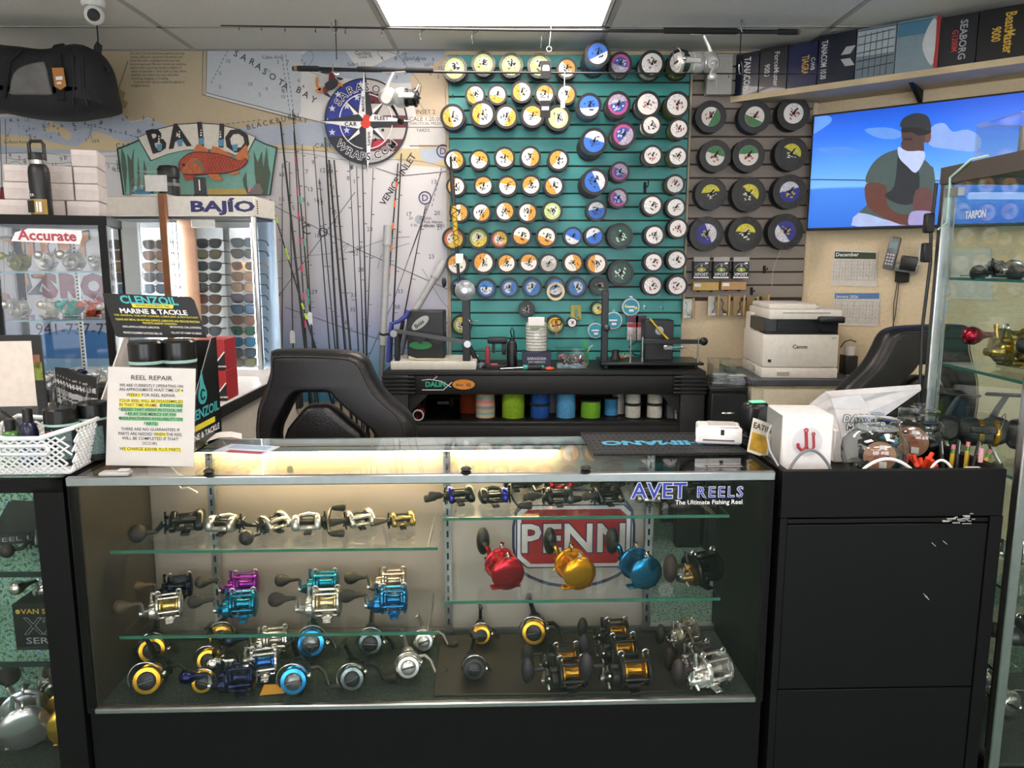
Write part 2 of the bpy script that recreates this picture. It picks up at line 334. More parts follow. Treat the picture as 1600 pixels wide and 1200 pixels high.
for nm, a, b2, z in (('L1', -1.08, -.2, .732), ('L2', -1.075, -.205, .486), ('R1', -.185, .6, .816), ('R2', -.185, .585, .575)):
    o = obj('glass_shelf', B().box((a, .1, z-.008), (b2, VD-.05, z)), glass('shelf', 'fafcfb', 1., .01, .7), t); SHELF[nm] = z
    obj('polished_edge', B().box((a, .096, z-.008), (b2, .1, z)), mat('376f5e', .2, var=.1), o)
    for q in (a+.03, b2-.03): obj('bracket', B().prism([(0, 0), (.26, 0), (.26, -.035), (0, -.008)], (q, .11, z-.008), (0, 1, 0), (0, 0, 1), (.003, 0, 0)), CLEAR if q < -1 or nm[0] == 'R' else ALU, o)
for uu in (-.77, -.118, .19): obj('bumper', B().lathe([(.012, 0), (.014, .004), (.008, .007), (.014, .011), (.011, .016)], CT(uu, .008, CH)*0+V((uu, .005, CH)), n=16), BLACK, t)
# adhesive lettering on the front pane
blue = mat('2c3aa0', .4); wht = mat('e8e8ea', .5)
def lab(t, txt, px, py, Y, size, m, bold=.0, name='lettering', al='C', sp=1.): return obj(name, B().text(txt, at(px, py, Y), X, Z, size, al, bold, sp), m, t, False)
k_ = B().text('AVET', (.355, -.0075, .895), X, Z, .062, 'C', .02, .95); 
lt = obj('lettering', B().text('AVET', (.382, -.0025, .897), X, Z, .058, 'C', .045, 1.05), wht, t, False); obj('lettering', B().text('AVET', (.382, -.0035, .897), X, Z, .058, 'C', .015, 1.05), blue, t, False)
obj('lettering', B().text('REELS', (.542, -.0025, .898), X, Z, .04, 'C', .03, 1.25), wht, t, False); obj('lettering', B().text('REELS', (.542, -.0035, .898), X, Z, .04, 'C', .0, 1.25), blue, t, False)
obj('lettering', B().text('The Ultimate Fishing Reel', (.512, -.003, .879), X, Z, .017, 'C', .01), wht, t, False)
# emblem on the sliding door
pv = VD-.0235; pu, pz = .207, .648
def oct_(w, h, c): return [(-w, -h+c), (-w+c, -h), (w-c, -h), (w, -h+c), (w, h-c), (w-c, h), (-w+c, h), (-w, h-c)]
def emb(name, lp, m, d): obj(name, B().prism([(a*.93, b2) for a, b2 in lp], (pu, pv-d, pz), X, Z, (0, -.0008, 0)), m, t, False)
red, navy = mat('a81f22', .35), mat('1d2a55', .4)
emb('emblem', smooth([(-.2, -.085), (-.12, -.15), (0, -.17), (.12, -.15), (.2, -.085), (.2, .085), (.12, .14), (0, .155), (-.12, .14), (-.2, .085)], 3), navy, 0); emb('emblem', smooth([(-.192, -.08), (-.115, -.14), (0, -.16), (.115, -.14), (.192, -.08), (.192, .08), (.115, .132), (0, .147), (-.115, .132), (-.192, .08)], 3), mat('b9b3aa', .5), .001)
hexa = [(-.178, -.06), (-.145, -.088), (.145, -.088), (.178, -.06), (.178, .07), (.155, .09), (-.155, .09), (-.178, .07)]
for kx, ky, m_, d_ in ((1.1, 1.17, navy, .0016), (1.075, 1.12, wht, .0024)): emb('plate_border', [(a*kx, (b2-.001)*ky+.001) for a, b2 in hexa], m_, d_)
emb('emblem', [(-.178, -.06), (-.145, -.088), (.145, -.088), (.178, -.06), (.178, .07), (.155, .09), (-.155, .09), (-.178, .07)], red, .0032)
obj('lettering', B().text('PENN', (pu, pv-.0045, pz-.048), X, Z, .13, 'C', .05, 1.02), navy, t, False); obj('lettering', B().text('PENN', (pu, pv-.0055, pz-.048), X, Z, .13, 'C', .022, 1.02), mat('dcd9d2', .5), t, False)
# dangling white cord of the light strip
obj('cord', B().tube([(-.96, .2, .955), (-.955, .26, .9), (-.95, .3, .88), (-.965, .33, .862), (-.985, .33, .85), (-.975, .33, .835), (-.95, .32, .84), (-.92, .31, .828)], .003, 6), WHITE, t)
obj('sticker', B().prism(ell(0, 0, .011, .013, 10), (-.66, pv-.03, .88), X, Z, (0, -.001, 0)), mat('d8c9a0', .7), t)
# ======================= low glass case at left =======================
t = LOW = thing('low_glass_case', 'black framed low display case at the left edge holding boxed reels', 'display case', (0, CY0, 0), CA)
a0, a1 = -2.1, -1.135
obj('base', B().box((a0, .012, 0), (a1, .45, .1)), lam, t); obj('deck', B().box((a0+.02, .01, .1), (a1-.02, .44, .112)), dkcarpet, t)
for q0, q1, v0, v1 in ((a1-.075, a1, 0, .05), (a0, a0+.07, 0, .05), (a1-.05, a1, .41, .45), (a0, a0+.05, .41, .45)): obj('post', B().box((q0, v0, .1), (q1, v1, CH-.03)), lam, t)
obj('top_frame', B().box((a0, 0, CH-.04), (a1, .03, CH-.008)).box((a0, .42, CH-.04), (a1, .45, CH-.008)).box((a0, 0, CH-.04), (a0+.03, .45, CH-.008)).box((a1-.03, 0, CH-.04), (a1, .45, CH-.008)), lam, t)
obj('top_pane', B().box((a0, 0, CH-.008), (a1, .45, CH)), glass('top2', 'eef2f0', 1., .02, .7), t)
obj('front_pane', B().box((a0+.07, .004, .112), (a1-.075, .009, CH-.04)), glass('front', 'f8f9f8', 1., .01, .55), t)
obj('back_panel', B().box((a0+.05, .435, .112), (a1-.05, .445, CH-.04)), carpet_lit, t)  # carpet panel stands in for floor beyond; brightness painted into its colours
for z in (.69, .435):
    o = obj('glass_shelf', B().box((a0+.03, .06, z-.01), (a1-.03, .42, z)), glass('shelf', 'fafcfb'), t); obj('polished_edge', B().box((a0+.03, .055, z-.012), (a1-.03, .06, z+.002)), mat('22302c', .25), o)
# ======================= black side counter with an open well =======================
t = WELL = thing('black_side_counter', 'black panelled counter with a sunken well of odds and ends on top', 'counter', (0, CY0, 0), CA)
c0, c1, cd_ = .703, 1.298, .5; WZ = .9
obj('carcass', B().box((c0, .02, 0), (c1, cd_, WZ-.02)), lam, t)
obj('well_floor', B().box((c0+.02, .02, WZ-.02), (c1-.02, cd_-.02, WZ)), lam, t)
for n_, a, b2 in (('well_wall', (c0, 0, .838), (c1, .02, CH)), ('well_wall', (c0, .02, WZ-.02), (c0+.02, cd_, CH)), ('well_wall', (c1-.02, .02, WZ-.02), (c1, cd_, CH)), ('well_wall', (c0+.02, cd_-.02, WZ-.02), (c1-.02, cd_, CH-.03))): obj(n_, B().rbox(a, b2, .002, 1), lam, t)
obj('corner_post', B().box((c1-.035, -.002, 0), (c1, .02, .838)), lam, t); obj('corner_post', B().box((c0, -.002, 0), (c0+.018, .02, .838)), lam, t)
for z0, z1 in ((.353, .818), (.822, .834), (.05, .349)): obj('front_panel', B().rbox((c0+.02, .001, z0), (c1-.037, .02, z1), .0015, 1), mat('070909', .5, var=.12, scale=5, spec=.22), t)
sc_ = B()
for q in range(22):
    x = c0+.43+rnd.random()*.1; z = .828+rnd.gauss(0, .006); sc_.box((x, -.0005, z), (x+.006+rnd.random()*.02, .0009, z+.0012+rnd.random()*.0015))
for x, z in ((.405, .615), (.4, .622), (.44, .77), (.41, .765)): sc_.prism([(0, 0), (.012, -.01), (.012, -.008), (0, .002)], (c0+x, .0005, z), X, Z, (0, -.0012, 0))
obj('scuff_marks', sc_, mat('a9adab', .7), t)['kind'] = 'stuff'
# ======================= tall showcase at right =======================
t = TALL = thing('tall_glass_showcase', 'tall aluminium framed glass showcase of reels at the right edge', 'showcase', (1.315, 1.925, 0)); TW, TD, TH = 1.0, .5, 1.785
for x, y in ((0, 0), (0, TD-.026), (TW-.03, 0), (TW-.03, TD-.026)): obj('post', B().rbox((x, y, 0), (x+.028, y+.026, TH-.05), .003, 1), ALU, t)
obj('base', B().box((.005, .01, 0), (TW-.005, TD-.01, .12)), lam, t); obj('deck', B().box((.02, .012, .12), (TW-.02, TD-.012, .13)), dkcarpet, t)
obj('top_frame', B().box((-.002, -.002, TH-.05), (TW, .03, TH)).box((-.002, TD-.03, TH-.05), (TW, TD, TH)).box((-.002, .03, TH-.05), (.03, TD-.03, TH)).box((TW-.03, .03, TH-.05), (TW, TD-.03, TH)), mat('4a423c', .5), t)
obj('top_panel', B().box((.03, .03, TH-.03), (TW-.03, TD-.03, TH-.02)), mat('6a625a', .6), t)
obj('side_pane', B().box((.01, .028, .13), (.015, TD-.026, TH-.05)), glass('side', 'f2f7f5', 1., .01, 1.), t); obj('side_pane', B().box((TW-.016, .028, .13), (TW-.011, TD-.026, TH-.05)), GLASS, t)
obj('front_pane', B().box((.03, .006, .13), (TW-.03, .011, TH-.05)), glass('front', 'f8f9f8', 1., .01, .55), t); obj('back_pane', B().box((.03, TD-.016, .13), (TW-.03, TD-.011, TH-.05)), glass('side2', 'f2f7f5', 1., .01, .6), t)
TSH = (1.455, 1.19, .93, .62, .38)
for z in TSH:
    o = obj('glass_shelf', B().box((.032, .03, z-.008), (TW-.032, TD-.03, z)), glass('shelf', 'fafcfb'), t); obj('polished_edge', B().box((.03, .03, z-.008), (.033, TD-.03, z)), mat('2f6f68', .2), o)
for y in (.05, TD-.05):
    s_ = B().box((.018, y-.006, .15), (.022, y+.006, TH-.06)); obj('shelf_standard', s_, ALU, t)
hn = B().box((.0, TD-.1, TH-.09), (.018, TD-.03, TH-.065)); obj('hinge', hn, ALU, t)
obj('light_tube', B().cyl((.25, .2, TH-.06), (.9, .2, TH-.06), .012), mat('f4fbff', .4, emit=5., var=0.), t)
obj('power_cable', B().tube([(-.012, TD+.0, 1.74), (-.014, TD+.005, 1.6), (-.01, TD, 1.5), (-.016, TD+.004, 1.3), (-.01, TD, 1.1), (-.013, TD, .99)], .005, 6), BLACK, t)
obj('power_cable', B().tube([(.0, TD-.01, 1.6), (.01, TD-.04, 1.62), (-.004, TD-.06, 1.75), (-.004, TD-.16, 1.79), (.02, TD-.2, 1.795)], .004, 6), mat('bfe8e0', .4), t)
p_ = hit(1508, 342, (1.325, 2.1, 0), (1, 0, 0)); p_ -= V((1.315, 1.925, 0)); obj('lettering', B().text('TARPON', (.0095, p_.y, p_.z), -Yv, Z, .03, 'L', .03, 1., .1), wht_, t, False)
for z in (1.62, 1.53): obj('switch_box', B().rbox((-.035, TD-.005, z-.03), (-.008, TD+.02, z+.03), .004, 1), BLACK, t)
# clutter on the showcase roof
p = V((1.315, 1.925, TH))
b3 = thing('clear_bin', 'clear plastic bin with grey pieces on top of the tall showcase', 'bin', p+V((.05, .22, .0015)))
w_ = B(); 
for a, c in (((0, 0, 0), (.3, .004, .11)), ((0, .2, 0), (.3, .204, .11)), ((0, 0, 0), (.004, .2, .11)), ((.296, 0, 0), (.3, .2, .11)), ((0, 0, 0), (.3, .2, .004))): w_.box(a, c)
obj('shell', w_, CLEAR, b3); obj('rim', B().tube([(0, 0, .11), (.3, 0, .11), (.3, .2, .11), (0, .2, .11)], .004, 6, True), CLEAR, b3)
tag(obj('grey_pad', B().rbox((.03, .03, .006), (.085, .05, .085), .006).v and B().rbox((1.395, 2.18, TH+.006), (1.445, 2.2, TH+.085), .006), mat('8d8985', .7), None), 'small upright grey pad inside the clear bin', 'pad')
sl_ = B(); sl_.M = Matrix.Translation(p+V((.6, .32, .002)))@Matrix.Rotation(R(20), 4, 'Y'); sl_.rbox((-.4, -.06, 0), (0, .06, .055), .004); o = tag(obj('grey_carton', sl_, mat('8f8b86', .7)), 'grey carton leaning over the roof of the tall showcase', 'carton')
# ======================= return counter at left =======================
t = RET = thing('return_counter', 'white topped counter with a black edge running back along the left', 'counter', (-2.25, 2.42, 0))
obj('cabinet', B().box((0, 0, 0), (1.13, 1.53, CH-.045)), mat('d3ccbf', .6), t); obj('worktop', B().rbox((-.01, -.02, CH-.045), (1.145, 1.55, CH), .004, 1), mat('d9d7d4', .35), t); obj('edge_band', B().box((1.145, -.02, CH-.047), (1.152, 1.55, CH-.006)), MATTE, t)
obj('corner_bracket', B().box((1.125, 1.49, .75), (1.153, 1.552, CH-.02)), BLACK, t)
RZ = CH
# ======================= workbench =======================
BY, BZ = 3.9, .95; bx0, bx1 = at(598, 578, BY).x, at(1104, 578, BY).x
t = BENCH = thing('workbench', 'black moulded plastic workbench below the teal board', 'workbench', ((bx0+bx1)/2, BY, 0)); hw = (bx1-bx0)/2
plas = mat('131415', .55, var=.1, scale=30)
obj('top', B().rbox((-hw, 0, BZ-.025), (hw, .47, BZ), .006, 1), plas, t); obj('apron', B().rbox((-hw+.1, .012, BZ-.125), (hw-.1, .04, BZ-.022), .006), plas, t)
obj('lower_shelf', B().rbox((-hw+.05, .02, .655), (hw-.05, .46, .68), .006, 1), plas, t); obj('lower_apron', B().rbox((-hw+.12, .01, .55), (hw-.12, .04, .66), .006), plas, t)
obj('back_panel', B().box((-hw+.05, .45, .1), (hw-.05, .47, BZ-.02)), plas, t)
for s in (-1, 1):
    for y in (.0, .4): obj('leg', B().rbox((s*hw-(s > 0)*.13, y, 0), (s*hw+(s < 0)*.13, y+.07, BZ-.02), .008), plas, t)
    rb = B()
    for k in range(5): rb.rbox((s*hw-(s > 0)*.16-.006, -.012, BZ-.04-k*.02), (s*hw+(s < 0)*.16+.006, .03, BZ-.026-k*.02), .004, 1)
    obj('ribbed_corner', rb, plas, t); obj('gusset', B().prism([(0, 0), (-s*.1, 0), (0, -.1)], (s*(hw-.13), .02, BZ-.125), X, Z, (0, .03, 0)), plas, t)
lx = at(686, 588, BY).x-t.location.x
pl = obj('decal', B().prism(ell(0, 0, .058, .026, 24), (lx+.125, .011, BZ-.072), X, Z, (0, -.0015, 0)), mat('d98a2a', .4), t)
obj('lettering', B().text('V2', (lx+.15, .0085, BZ-.082), X, Z, .022, 'C', .03).text('Boss', (lx+.105, .0085, BZ-.08), X, Z, .02, 'C', .01), mat('1a2a5a', .5), t, False)
obj('lettering', B().text('DALIN', (lx-.02, .0095, BZ-.083), X, Z, .036, 'C', .03), mat('37b89a', .4), t, False)
obj('decal', B().strip([(lx-.09, .0095, BZ-.05), (lx-.05, .0095, BZ-.045), (lx+.01, .0095, BZ-.055), (lx+.06, .0095, BZ-.085)], .004, Yv).strip([(lx-.09, .0095, BZ-.1), (lx-.04, .0095, BZ-.1), (lx+.02, .0095, BZ-.1), (lx+.065, .0095, BZ-.06)], .004, Yv).strip([(lx-.03, .0095, BZ-.045), (lx-.01, .0095, BZ-.03), (lx-.025, .0095, BZ-.022)], .004, Yv), wht, t, False)
# ======================= printer cabinet, black drawers =======================
FY = 3.83; q0, q1 = at(1177, 600, FY).x, 1.74
t = thing('printer_cabinet', 'cream drawer cabinet with a slate grey top under the printer', 'cabinet', (q0, FY, 0)); wd = q1-q0
obj('body', B().box((0, .02, .08), (wd, .48, .885)), mat('d6ccb2', .55), t); obj('plinth', B().box((.02, .05, 0), (wd-.02, .46, .08)), MATTE, t); obj('top', B().rbox((-.015, -.01, .885), (wd+.01, .5, .917), .004, 1), mat('4a4d52', .4, var=.2, scale=14), t)
for z0, z1 in ((.62, .865), (.36, .6), (.1, .34)):
    d_ = obj('drawer', B().rbox((.055, .004, z0), (wd-.03, .022, z1), .006), mat('dcd2b6', .5), t); zc = (z0*.35+z1*.65)
    obj('handle', B().tube([(wd*.33, .004, zc), (wd*.35, -.022, zc+.004), (wd*.45, -.027, zc+.006), (wd*.58, -.027, zc+.006), (wd*.68, -.022, zc+.004), (wd*.7, .004, zc)], .008, 8), mat('6d6a64', .3, .9), d_)
q0, q1 = bx1+.014, q0-.022
t = thing('black_drawer_unit', 'low black drawer unit between the workbench and the printer cabinet', 'drawers', (q0, 3.85, 0)); wd = q1-q0
obj('body', B().box((0, .02, 0), (wd, .45, .85)), BLACK, t); obj('top', B().rbox((-.004, 0, .85), (wd+.004, .46, .87), .003, 1), BLACK, t)
for z0, z1 in ((.57, .84), (.29, .56), (.01, .28)):
    d_ = obj('drawer', B().rbox((.006, .0, z0), (wd-.006, .02, z1), .004, 1), BLACK, t); obj('handle', B().ball((wd*.5, -.006, z1-.1), .03, 12, (1.2, .35, .3)), CHROME, d_)
# ======================= shelf and television on the diagonal wall =======================
SHZ = 2.36; SD = .33
t = thing('box_shelf', 'pale wooden shelf running along the diagonal wall above the television', 'shelf')
f0 = DC+DN*SD; ta = (WY-.026-f0.y)/DD.y
obj('board', B().prism([(DC.x-.01, WY-.026), ((f0+DD*ta).x, WY-.026), ((f0+DD*2.2).x, (f0+DD*2.2).y), ((DC+DD*2.2+DN*.004).x, (DC+DD*2.2+DN*.004).y), ((DC+DN*.004).x, (DC+DN*.004).y)], (0, 0, SHZ), X, Yv, (0, 0, .03)), mat('c9b592', .55, var=.12, scale=9), t)
for s in (.5, 1.5): obj('bracket', B().prism([(0, 0), (SD-.1, 0), (0, -.06)], DC+DD*s+DN*.004+V((0, 0, SHZ)), DN, Z, DD*.02), MATTE, t)
def DW(s, n, z): return DC+DD*s+DN*n+V((0, 0, z))
t = thing('television', 'large wall television showing an angler on blue water', 'television', DW(0, 0, 0), -DANG)      # local x along the wall, -y into the room
TW_, T0, T1 = 1.1, 1.672, 2.285; ty = -.1
obj('cabinet', B().rbox((.008, ty, T0), (.008+TW_, ty+.035, T1), .004, 1), BLACK, t); obj('mount', B().box((.4, ty+.035, 1.85), (.75, -.004, 2.15)), MATTE, t)
sky = ramp_mat('screen_sky', [(0, '1f5fc4'), (.38, '2f74d6'), (.40, '6aa6ea'), (.55, '4a92ee'), (.8, '1a6ae6'), (1, '0c4fc8')], 2, T0, T1, .25, .42, .03)
sc_ = obj('screen', B().box((.016, ty-.001, T0+.014), (TW_, ty, T1-.01)), sky, t)
def tvm(c): return mat(c, .3, emit=.3, var=.1, scale=25)
def tv(name, px, col, d, sm=0):                      # a piece of the picture on the screen, traced in photo pixels
    q = []
    P0 = DW(0, -ty+.001, 0)
    for a, b2 in px:
        h = hit(a, b2, P0, DN)-DW(0, 0, 0); q.append((h.dot(DD), h.z))
    q = [(min(max(a, .017), TW_-.001), min(max(b2, T0+.015), T1-.011)) for a, b2 in (smooth(q, sm) if sm else q)]
    obj(name, B().add([(a, ty-.001-d, b2) for a, b2 in q], [tuple(range(len(q)))]), tvm(col), sc_, False)
Z4 = lambda L: [(1060+a/2.963, b2/2.963) for a, b2 in L]
tv('cloud', Z4([(610, 540), (690, 535), (710, 560), (660, 600), (612, 620)]), '5f9cf0', .0003, 3); tv('cloud', Z4([(1170, 590), (1230, 570), (1270, 610), (1340, 600), (1400, 640), (1380, 700), (1250, 690), (1160, 670)]), '86a8ec', .0003, 3); tv('cloud', Z4([(860, 600), (960, 590), (1030, 610), (1020, 640), (930, 640)]), '5e96ea', .0003, 3); tv('cloud', Z4([(640, 690), (760, 680), (850, 700), (750, 715)]), '4a8eec', .0003, 3)
tv('far_shore', Z4([(608, 829), (900, 832), (1600, 836), (1600, 840), (900, 838), (608, 834)]), '16406e', .0004)
tv('angler_arm', Z4([(870, 850), (960, 860), (965, 940), (1010, 985), (1080, 1000), (1075, 1045), (1000, 1030), (900, 980), (868, 930)]), '59322c', .0009, 3)
tv('angler_shirt', Z4([(1000, 695), (940, 720), (890, 770), (868, 845), (960, 866), (850, 970), (840, 1000), (1010, 1040), (1180, 1000), (1185, 800), (1165, 765), (1140, 740), (1060, 690)]), '3e5252', .0006, 3); tv('angler_trousers', Z4([(835, 985), (1010, 1030), (1160, 1030), (1180, 1062), (830, 1068)]), '9fb0dc', .0008, 3)
tv('angler_vest', Z4([(1020, 700), (1050, 740), (1110, 790), (1115, 880), (1090, 940), (1020, 945), (955, 905), (1000, 860)]), '17202a', .001, 3); tv('angler_forearm', Z4([(1100, 880), (1170, 880), (1165, 990), (1090, 985)]), '5c3a3c', .0011, 3)
tv('angler_glove', Z4([(1075, 985), (1120, 975), (1175, 985), (1180, 1045), (1110, 1060), (1065, 1040)]), '9a93c8', .0014, 3); tv('angler_neck', Z4([(1040, 640), (1135, 650), (1120, 730), (1040, 700)]), '4a3432', .0011, 2)
tv('angler_gaiter', Z4([(1018, 680), (1060, 700), (1135, 700), (1138, 740), (1100, 800), (1060, 770), (1022, 730)]), 'b9c8f4', .0016, 3); tv('angler_face', Z4([(1040, 580), (1165, 590), (1150, 650), (1100, 680), (1045, 665)]), '4c3734', .0018, 3); tv('angler_ear', Z4([(1145, 625), (1170, 620), (1165, 655), (1145, 660)]), '6a4440', .002, 2)
tv('angler_glasses', Z4([(1035, 590), (1090, 588), (1165, 600), (1160, 620), (1110, 628), (1080, 612), (1040, 615)]), '10141a', .0022, 2); tv('angler_cap', Z4([(1026, 580), (1045, 545), (1100, 524), (1150, 535), (1168, 570), (1165, 605), (1110, 590), (1040, 590)]), '232b33', .0024, 3); tv('angler_moustache', Z4([(1040, 640), (1085, 638), (1082, 650), (1042, 650)]), '241c1c', .0024)
# ======================= reel prototypes =======================
def BW(root): b = B(); b.M = Matrix.Translation(-V(root.location)); return b
SIL = mat('c9c9c6', .25, .9); DKM = mat('2a2b2e', .3, .6); RUB = mat('26211d', .65)
def disc(b, x, r, t, dome=0., c=(0, .036), n=28):   # plate on the x axis
    o = (x, c[0], c[1]); s = 1 if t > 0 else -1; t = abs(t)
    return b.lathe([(r*.9, 0), (r, .0015), (r, t*.7), (r*.93, t)]+([(r*.6, t+dome*.7), (r*.15, t+dome)] if dome else []), o, (s, 0, 0), n)
def make_conv(bar=False):
    t = thing('conventional_reel', 'x', 'fishing reel'); c = (0, .036)
    obj('side_plate', disc(B(), -.021, .031, -.008), SIL, t); obj('side_plate', disc(B(), .021, .031, .007, .004), SIL, t)
    f = B()
    for a in (50, 118, 190, 262, 318): y, z = .0275*math.cos(R(a)), .036+.0275*math.sin(R(a)); f.cyl((-.022, y, z), (.022, y, z), .0032, n=8)
    f.rbox((-.013, -.012, .002), (.013, .016, .012), .003, 1).rbox((-.009, -.026, 0), (.009, .03, .004), .0015, 1); obj('frame', f, SIL, t)
    obj('spool', B().lathe([(.026, -.0195), (.026, -.017), (.013, -.013), (.011, 0), (.013, .013), (.026, .017), (.026, .0195)], (0, 0, .036), (1, 0, 0), 24), SIL, t)
    g = B().lathe([(.017, 0), (.018, .002), (.017, .014), (.012, .018), (.008, .03)], (-.028, -.008, .028), (-1, 0, 0), 20); g.lathe([(.009, 0), (.009, .012), (.006, .016)], (-.028, 0, .042), (-1, 0, 0), 16); obj('gear_case', g, SIL, t)
    lv = B().tube([(-.036, 0, .042), (-.038, .003, .062), (-.036, .006, .072)], [.004, .003, .0045], 8); obj('lever', lv, SIL, t)
    for s in (-1, 1): obj('harness_lug', B().torus((s*.023, .0, .0685), (0, 1, 0), .0055, .0018, 14, 6), SIL, t)
    a = B().tube([(-.056, -.008, .028), (-.059, -.012, .04), (-.059, -.016, .054), (-.062, -.018, .058)], [.0055, .005, .0045, .0045], 8); a.cyl((-.052, -.008, .028), (-.064, -.008, .028), .007, n=12); obj('handle_arm', a, SIL, t)
    if bar: k = B().cyl((-.06, -.018, .058), (-.08, -.018, .058), .004, .005, 10).ball((-.092, -.018, .058), .014, 16, (1, .95, 2.0))
    else: k = B().lathe([(.004, 0), (.005, .012), (.007, .022), (.0125, .031), (.0155, .04), (.014, .049), (.008, .055), (.001, .057)], (-.061, -.018, .058), (-1, 0, -.03), 18)
    obj('handle_knob', k, RUB, t)
    st = B()
    if bar:
        for i in range(5): a_ = 2*PI*i/5; st.cyl((-.05, -.008, .028), (-.05, -.008+.021*math.cos(a_), .028+.021*math.sin(a_)), .003, .0025, 6)
        obj('drag_star', st, SIL, t)
    return proto(t)
def make_bait():
    t = thing('baitcast_reel', 'x', 'fishing reel')
    side = [(-.03, .012), (-.026, .006), (.0, .004), (.024, .008), (.03, .016), (.026, .03), (.012, .038), (-.006, .036), (-.022, .026), (-.031, .018)]
    obj('handle_cover', slab(B(), [smooth(side, 3)], (-.022, 0, 0), Yv, Z, .013, .0045), SIL, t); obj('palm_cover', slab(B(), [smooth([(a*1.04, b2*1.02) for a, b2 in side], 3)], (.025, 0, 0), Yv, Z, .018, .007), SIL, t)
    h = B().tube([(-.02, -.02, .028), (0, -.024, .031), (.02, -.02, .028)], [.005, .005, .005], 8).rbox((-.02, -.028, .008), (.02, -.018, .016), .003, 1).rbox((-.02, .014, .008), (.02, .026, .018), .004, 1); obj('frame', h, SIL, t)
    obj('thumb_bar', B().rbox((-.017, .012, .024), (.017, .022, .03), .003, 1), DKM, t)
    obj('spool', B().lathe([(.0155, -.016), (.0155, -.014), (.008, -.012), (.008, .012), (.0155, .014), (.0155, .016)], (0, 0, .022), (1, 0, 0), 20), DKM, t)
    obj('foot', B().rbox((-.008, -.032, 0), (.008, .032, .005), .0015, 1), DKM, t)
    st = B().lathe([(.013, 0), (.014, .004), (.008, .009)], (-.028, -.004, .02), (-1, 0, 0), 16)
    for i in range(5): a_ = 2*PI*i/5+.3; st.cyl((-.036, -.004, .02), (-.036, -.004+.022*math.cos(a_), .02+.022*math.sin(a_)), .003, .002, 6)
    obj('drag_star', st, DKM, t); a = B()
    for s in (-1, 1): a.tube([(-.042, -.004, .02), (-.044, -.004+s*.022, .02-s*.01), (-.048, -.004+s*.042, .02-s*.016)], [.0045, .004, .0035], 6)
    obj('handle_arm', a, DKM, t)
    for s in (-1, 1): obj('handle_knob', B().lathe([(.004, 0), (.0075, .006), (.0085, .016), (.0105, .026), (.009, .031), (.003, .033)], (-.048, -.004+s*.042, .02-s*.016), (-1, 0, 0), 14), RUB, t)
    return proto(t)
def make_power():                          # low profile reel with one round power knob
    t = make_bait()
    ks = [o for o in KIDS[t.name] if o.name.startswith(('handle_knob', 'handle_arm'))]
    for o in ks: bpy.data.objects.remove(o)
    obj('handle_arm', B().tube([(-.04, -.004, .02), (-.046, -.012, .014), (-.052, -.022, .01)], [.006, .005, .0045], 8), DKM, t)
    obj('handle_knob', B().cyl((-.05, -.022, .01), (-.07, -.022, .01), .004, .005, 8).ball((-.083, -.022, .01), .0175, 16, (.95, 1, 1)), RUB, t)
    return proto(t)
def make_spin():
    t = thing('spinning_reel', 'x', 'fishing reel')
    obj('spool', B().lathe([(.019, -.001), (.0265, .0), (.028, .003), (.0275, .008), (.022, .011), (.022, .026), (.0265, .028), (.0265, .036)], (0, 0, 0), Yv, 32), SIL, t)
    obj('line', B().cyl((0, .011, 0), (0, .026, 0), .0235, n=24), mat('2c3a34', .6), t)
    dk = B().lathe([(.004, -.0055), (.016, -.005), (.0185, -.003), (.0195, .001)], (0, 0, 0), Yv, 28); k_ = obj('drag_knob', dk, DKM, t); obj('grip_ridge', B().rbox((-.016, -.0095, -.0022), (.016, -.004, .0022), .0015, 1), GUN, k_)
    r = B().lathe([(.024, .034), (.0285, .038), (.03, .05), (.027, .062), (.018, .07)], (0, 0, 0), Yv, 28)
    for s in (-1, 1): r.rbox((s*.029-.004, .006, -.008), (s*.029+.004, .055, .008), .003, 1)
    obj('rotor', r, DKM, t)
    w_ = B().tube([(.031*math.cos(a)*1.12, .004-.016*math.sin(a), .04*math.sin(a)) for a in [PI*i/16 for i in range(17)]], .0011, 6); w_.ball((.034, .006, .002), .006, 10); obj('bail', w_, CHROME, t)
    obj('body', B().ball((0, .088, .004), .024, 18, (.8, 1.25, 1.15)).cyl((-.02, .09, -.004), (.022, .09, -.004), .016, n=18), DKM, t)
    obj('stem', B().tube([(0, .095, .022), (0, .085, .045), (0, .07, .072)], [.007, .0055, .005], 8).rbox((-.006, .03, .071), (.006, .105, .077), .002, 1), DKM, t)
    obj('handle_arm', B().tube([(.02, .09, -.004), (.042, .09, -.006), (.054, .082, -.02), (.06, .066, -.05)], [.006, .005, .0048, .004], 8), DKM, t)
    obj('handle_knob', B().lathe([(.004, 0), (.006, .004), (.0085, .014), (.011, .022), (.0095, .03), (.003, .033)], (.059, .066, -.05), (1, 0, -.15), 14), RUB, t)
    return proto(t)
CONV, CONVB, BAIT, POWER, SPIN = make_conv(), make_conv(True), make_bait(), make_power(), make_spin()
def an(c, r=.22): return mat(c, r, .85, var=.05)      # anodised metal
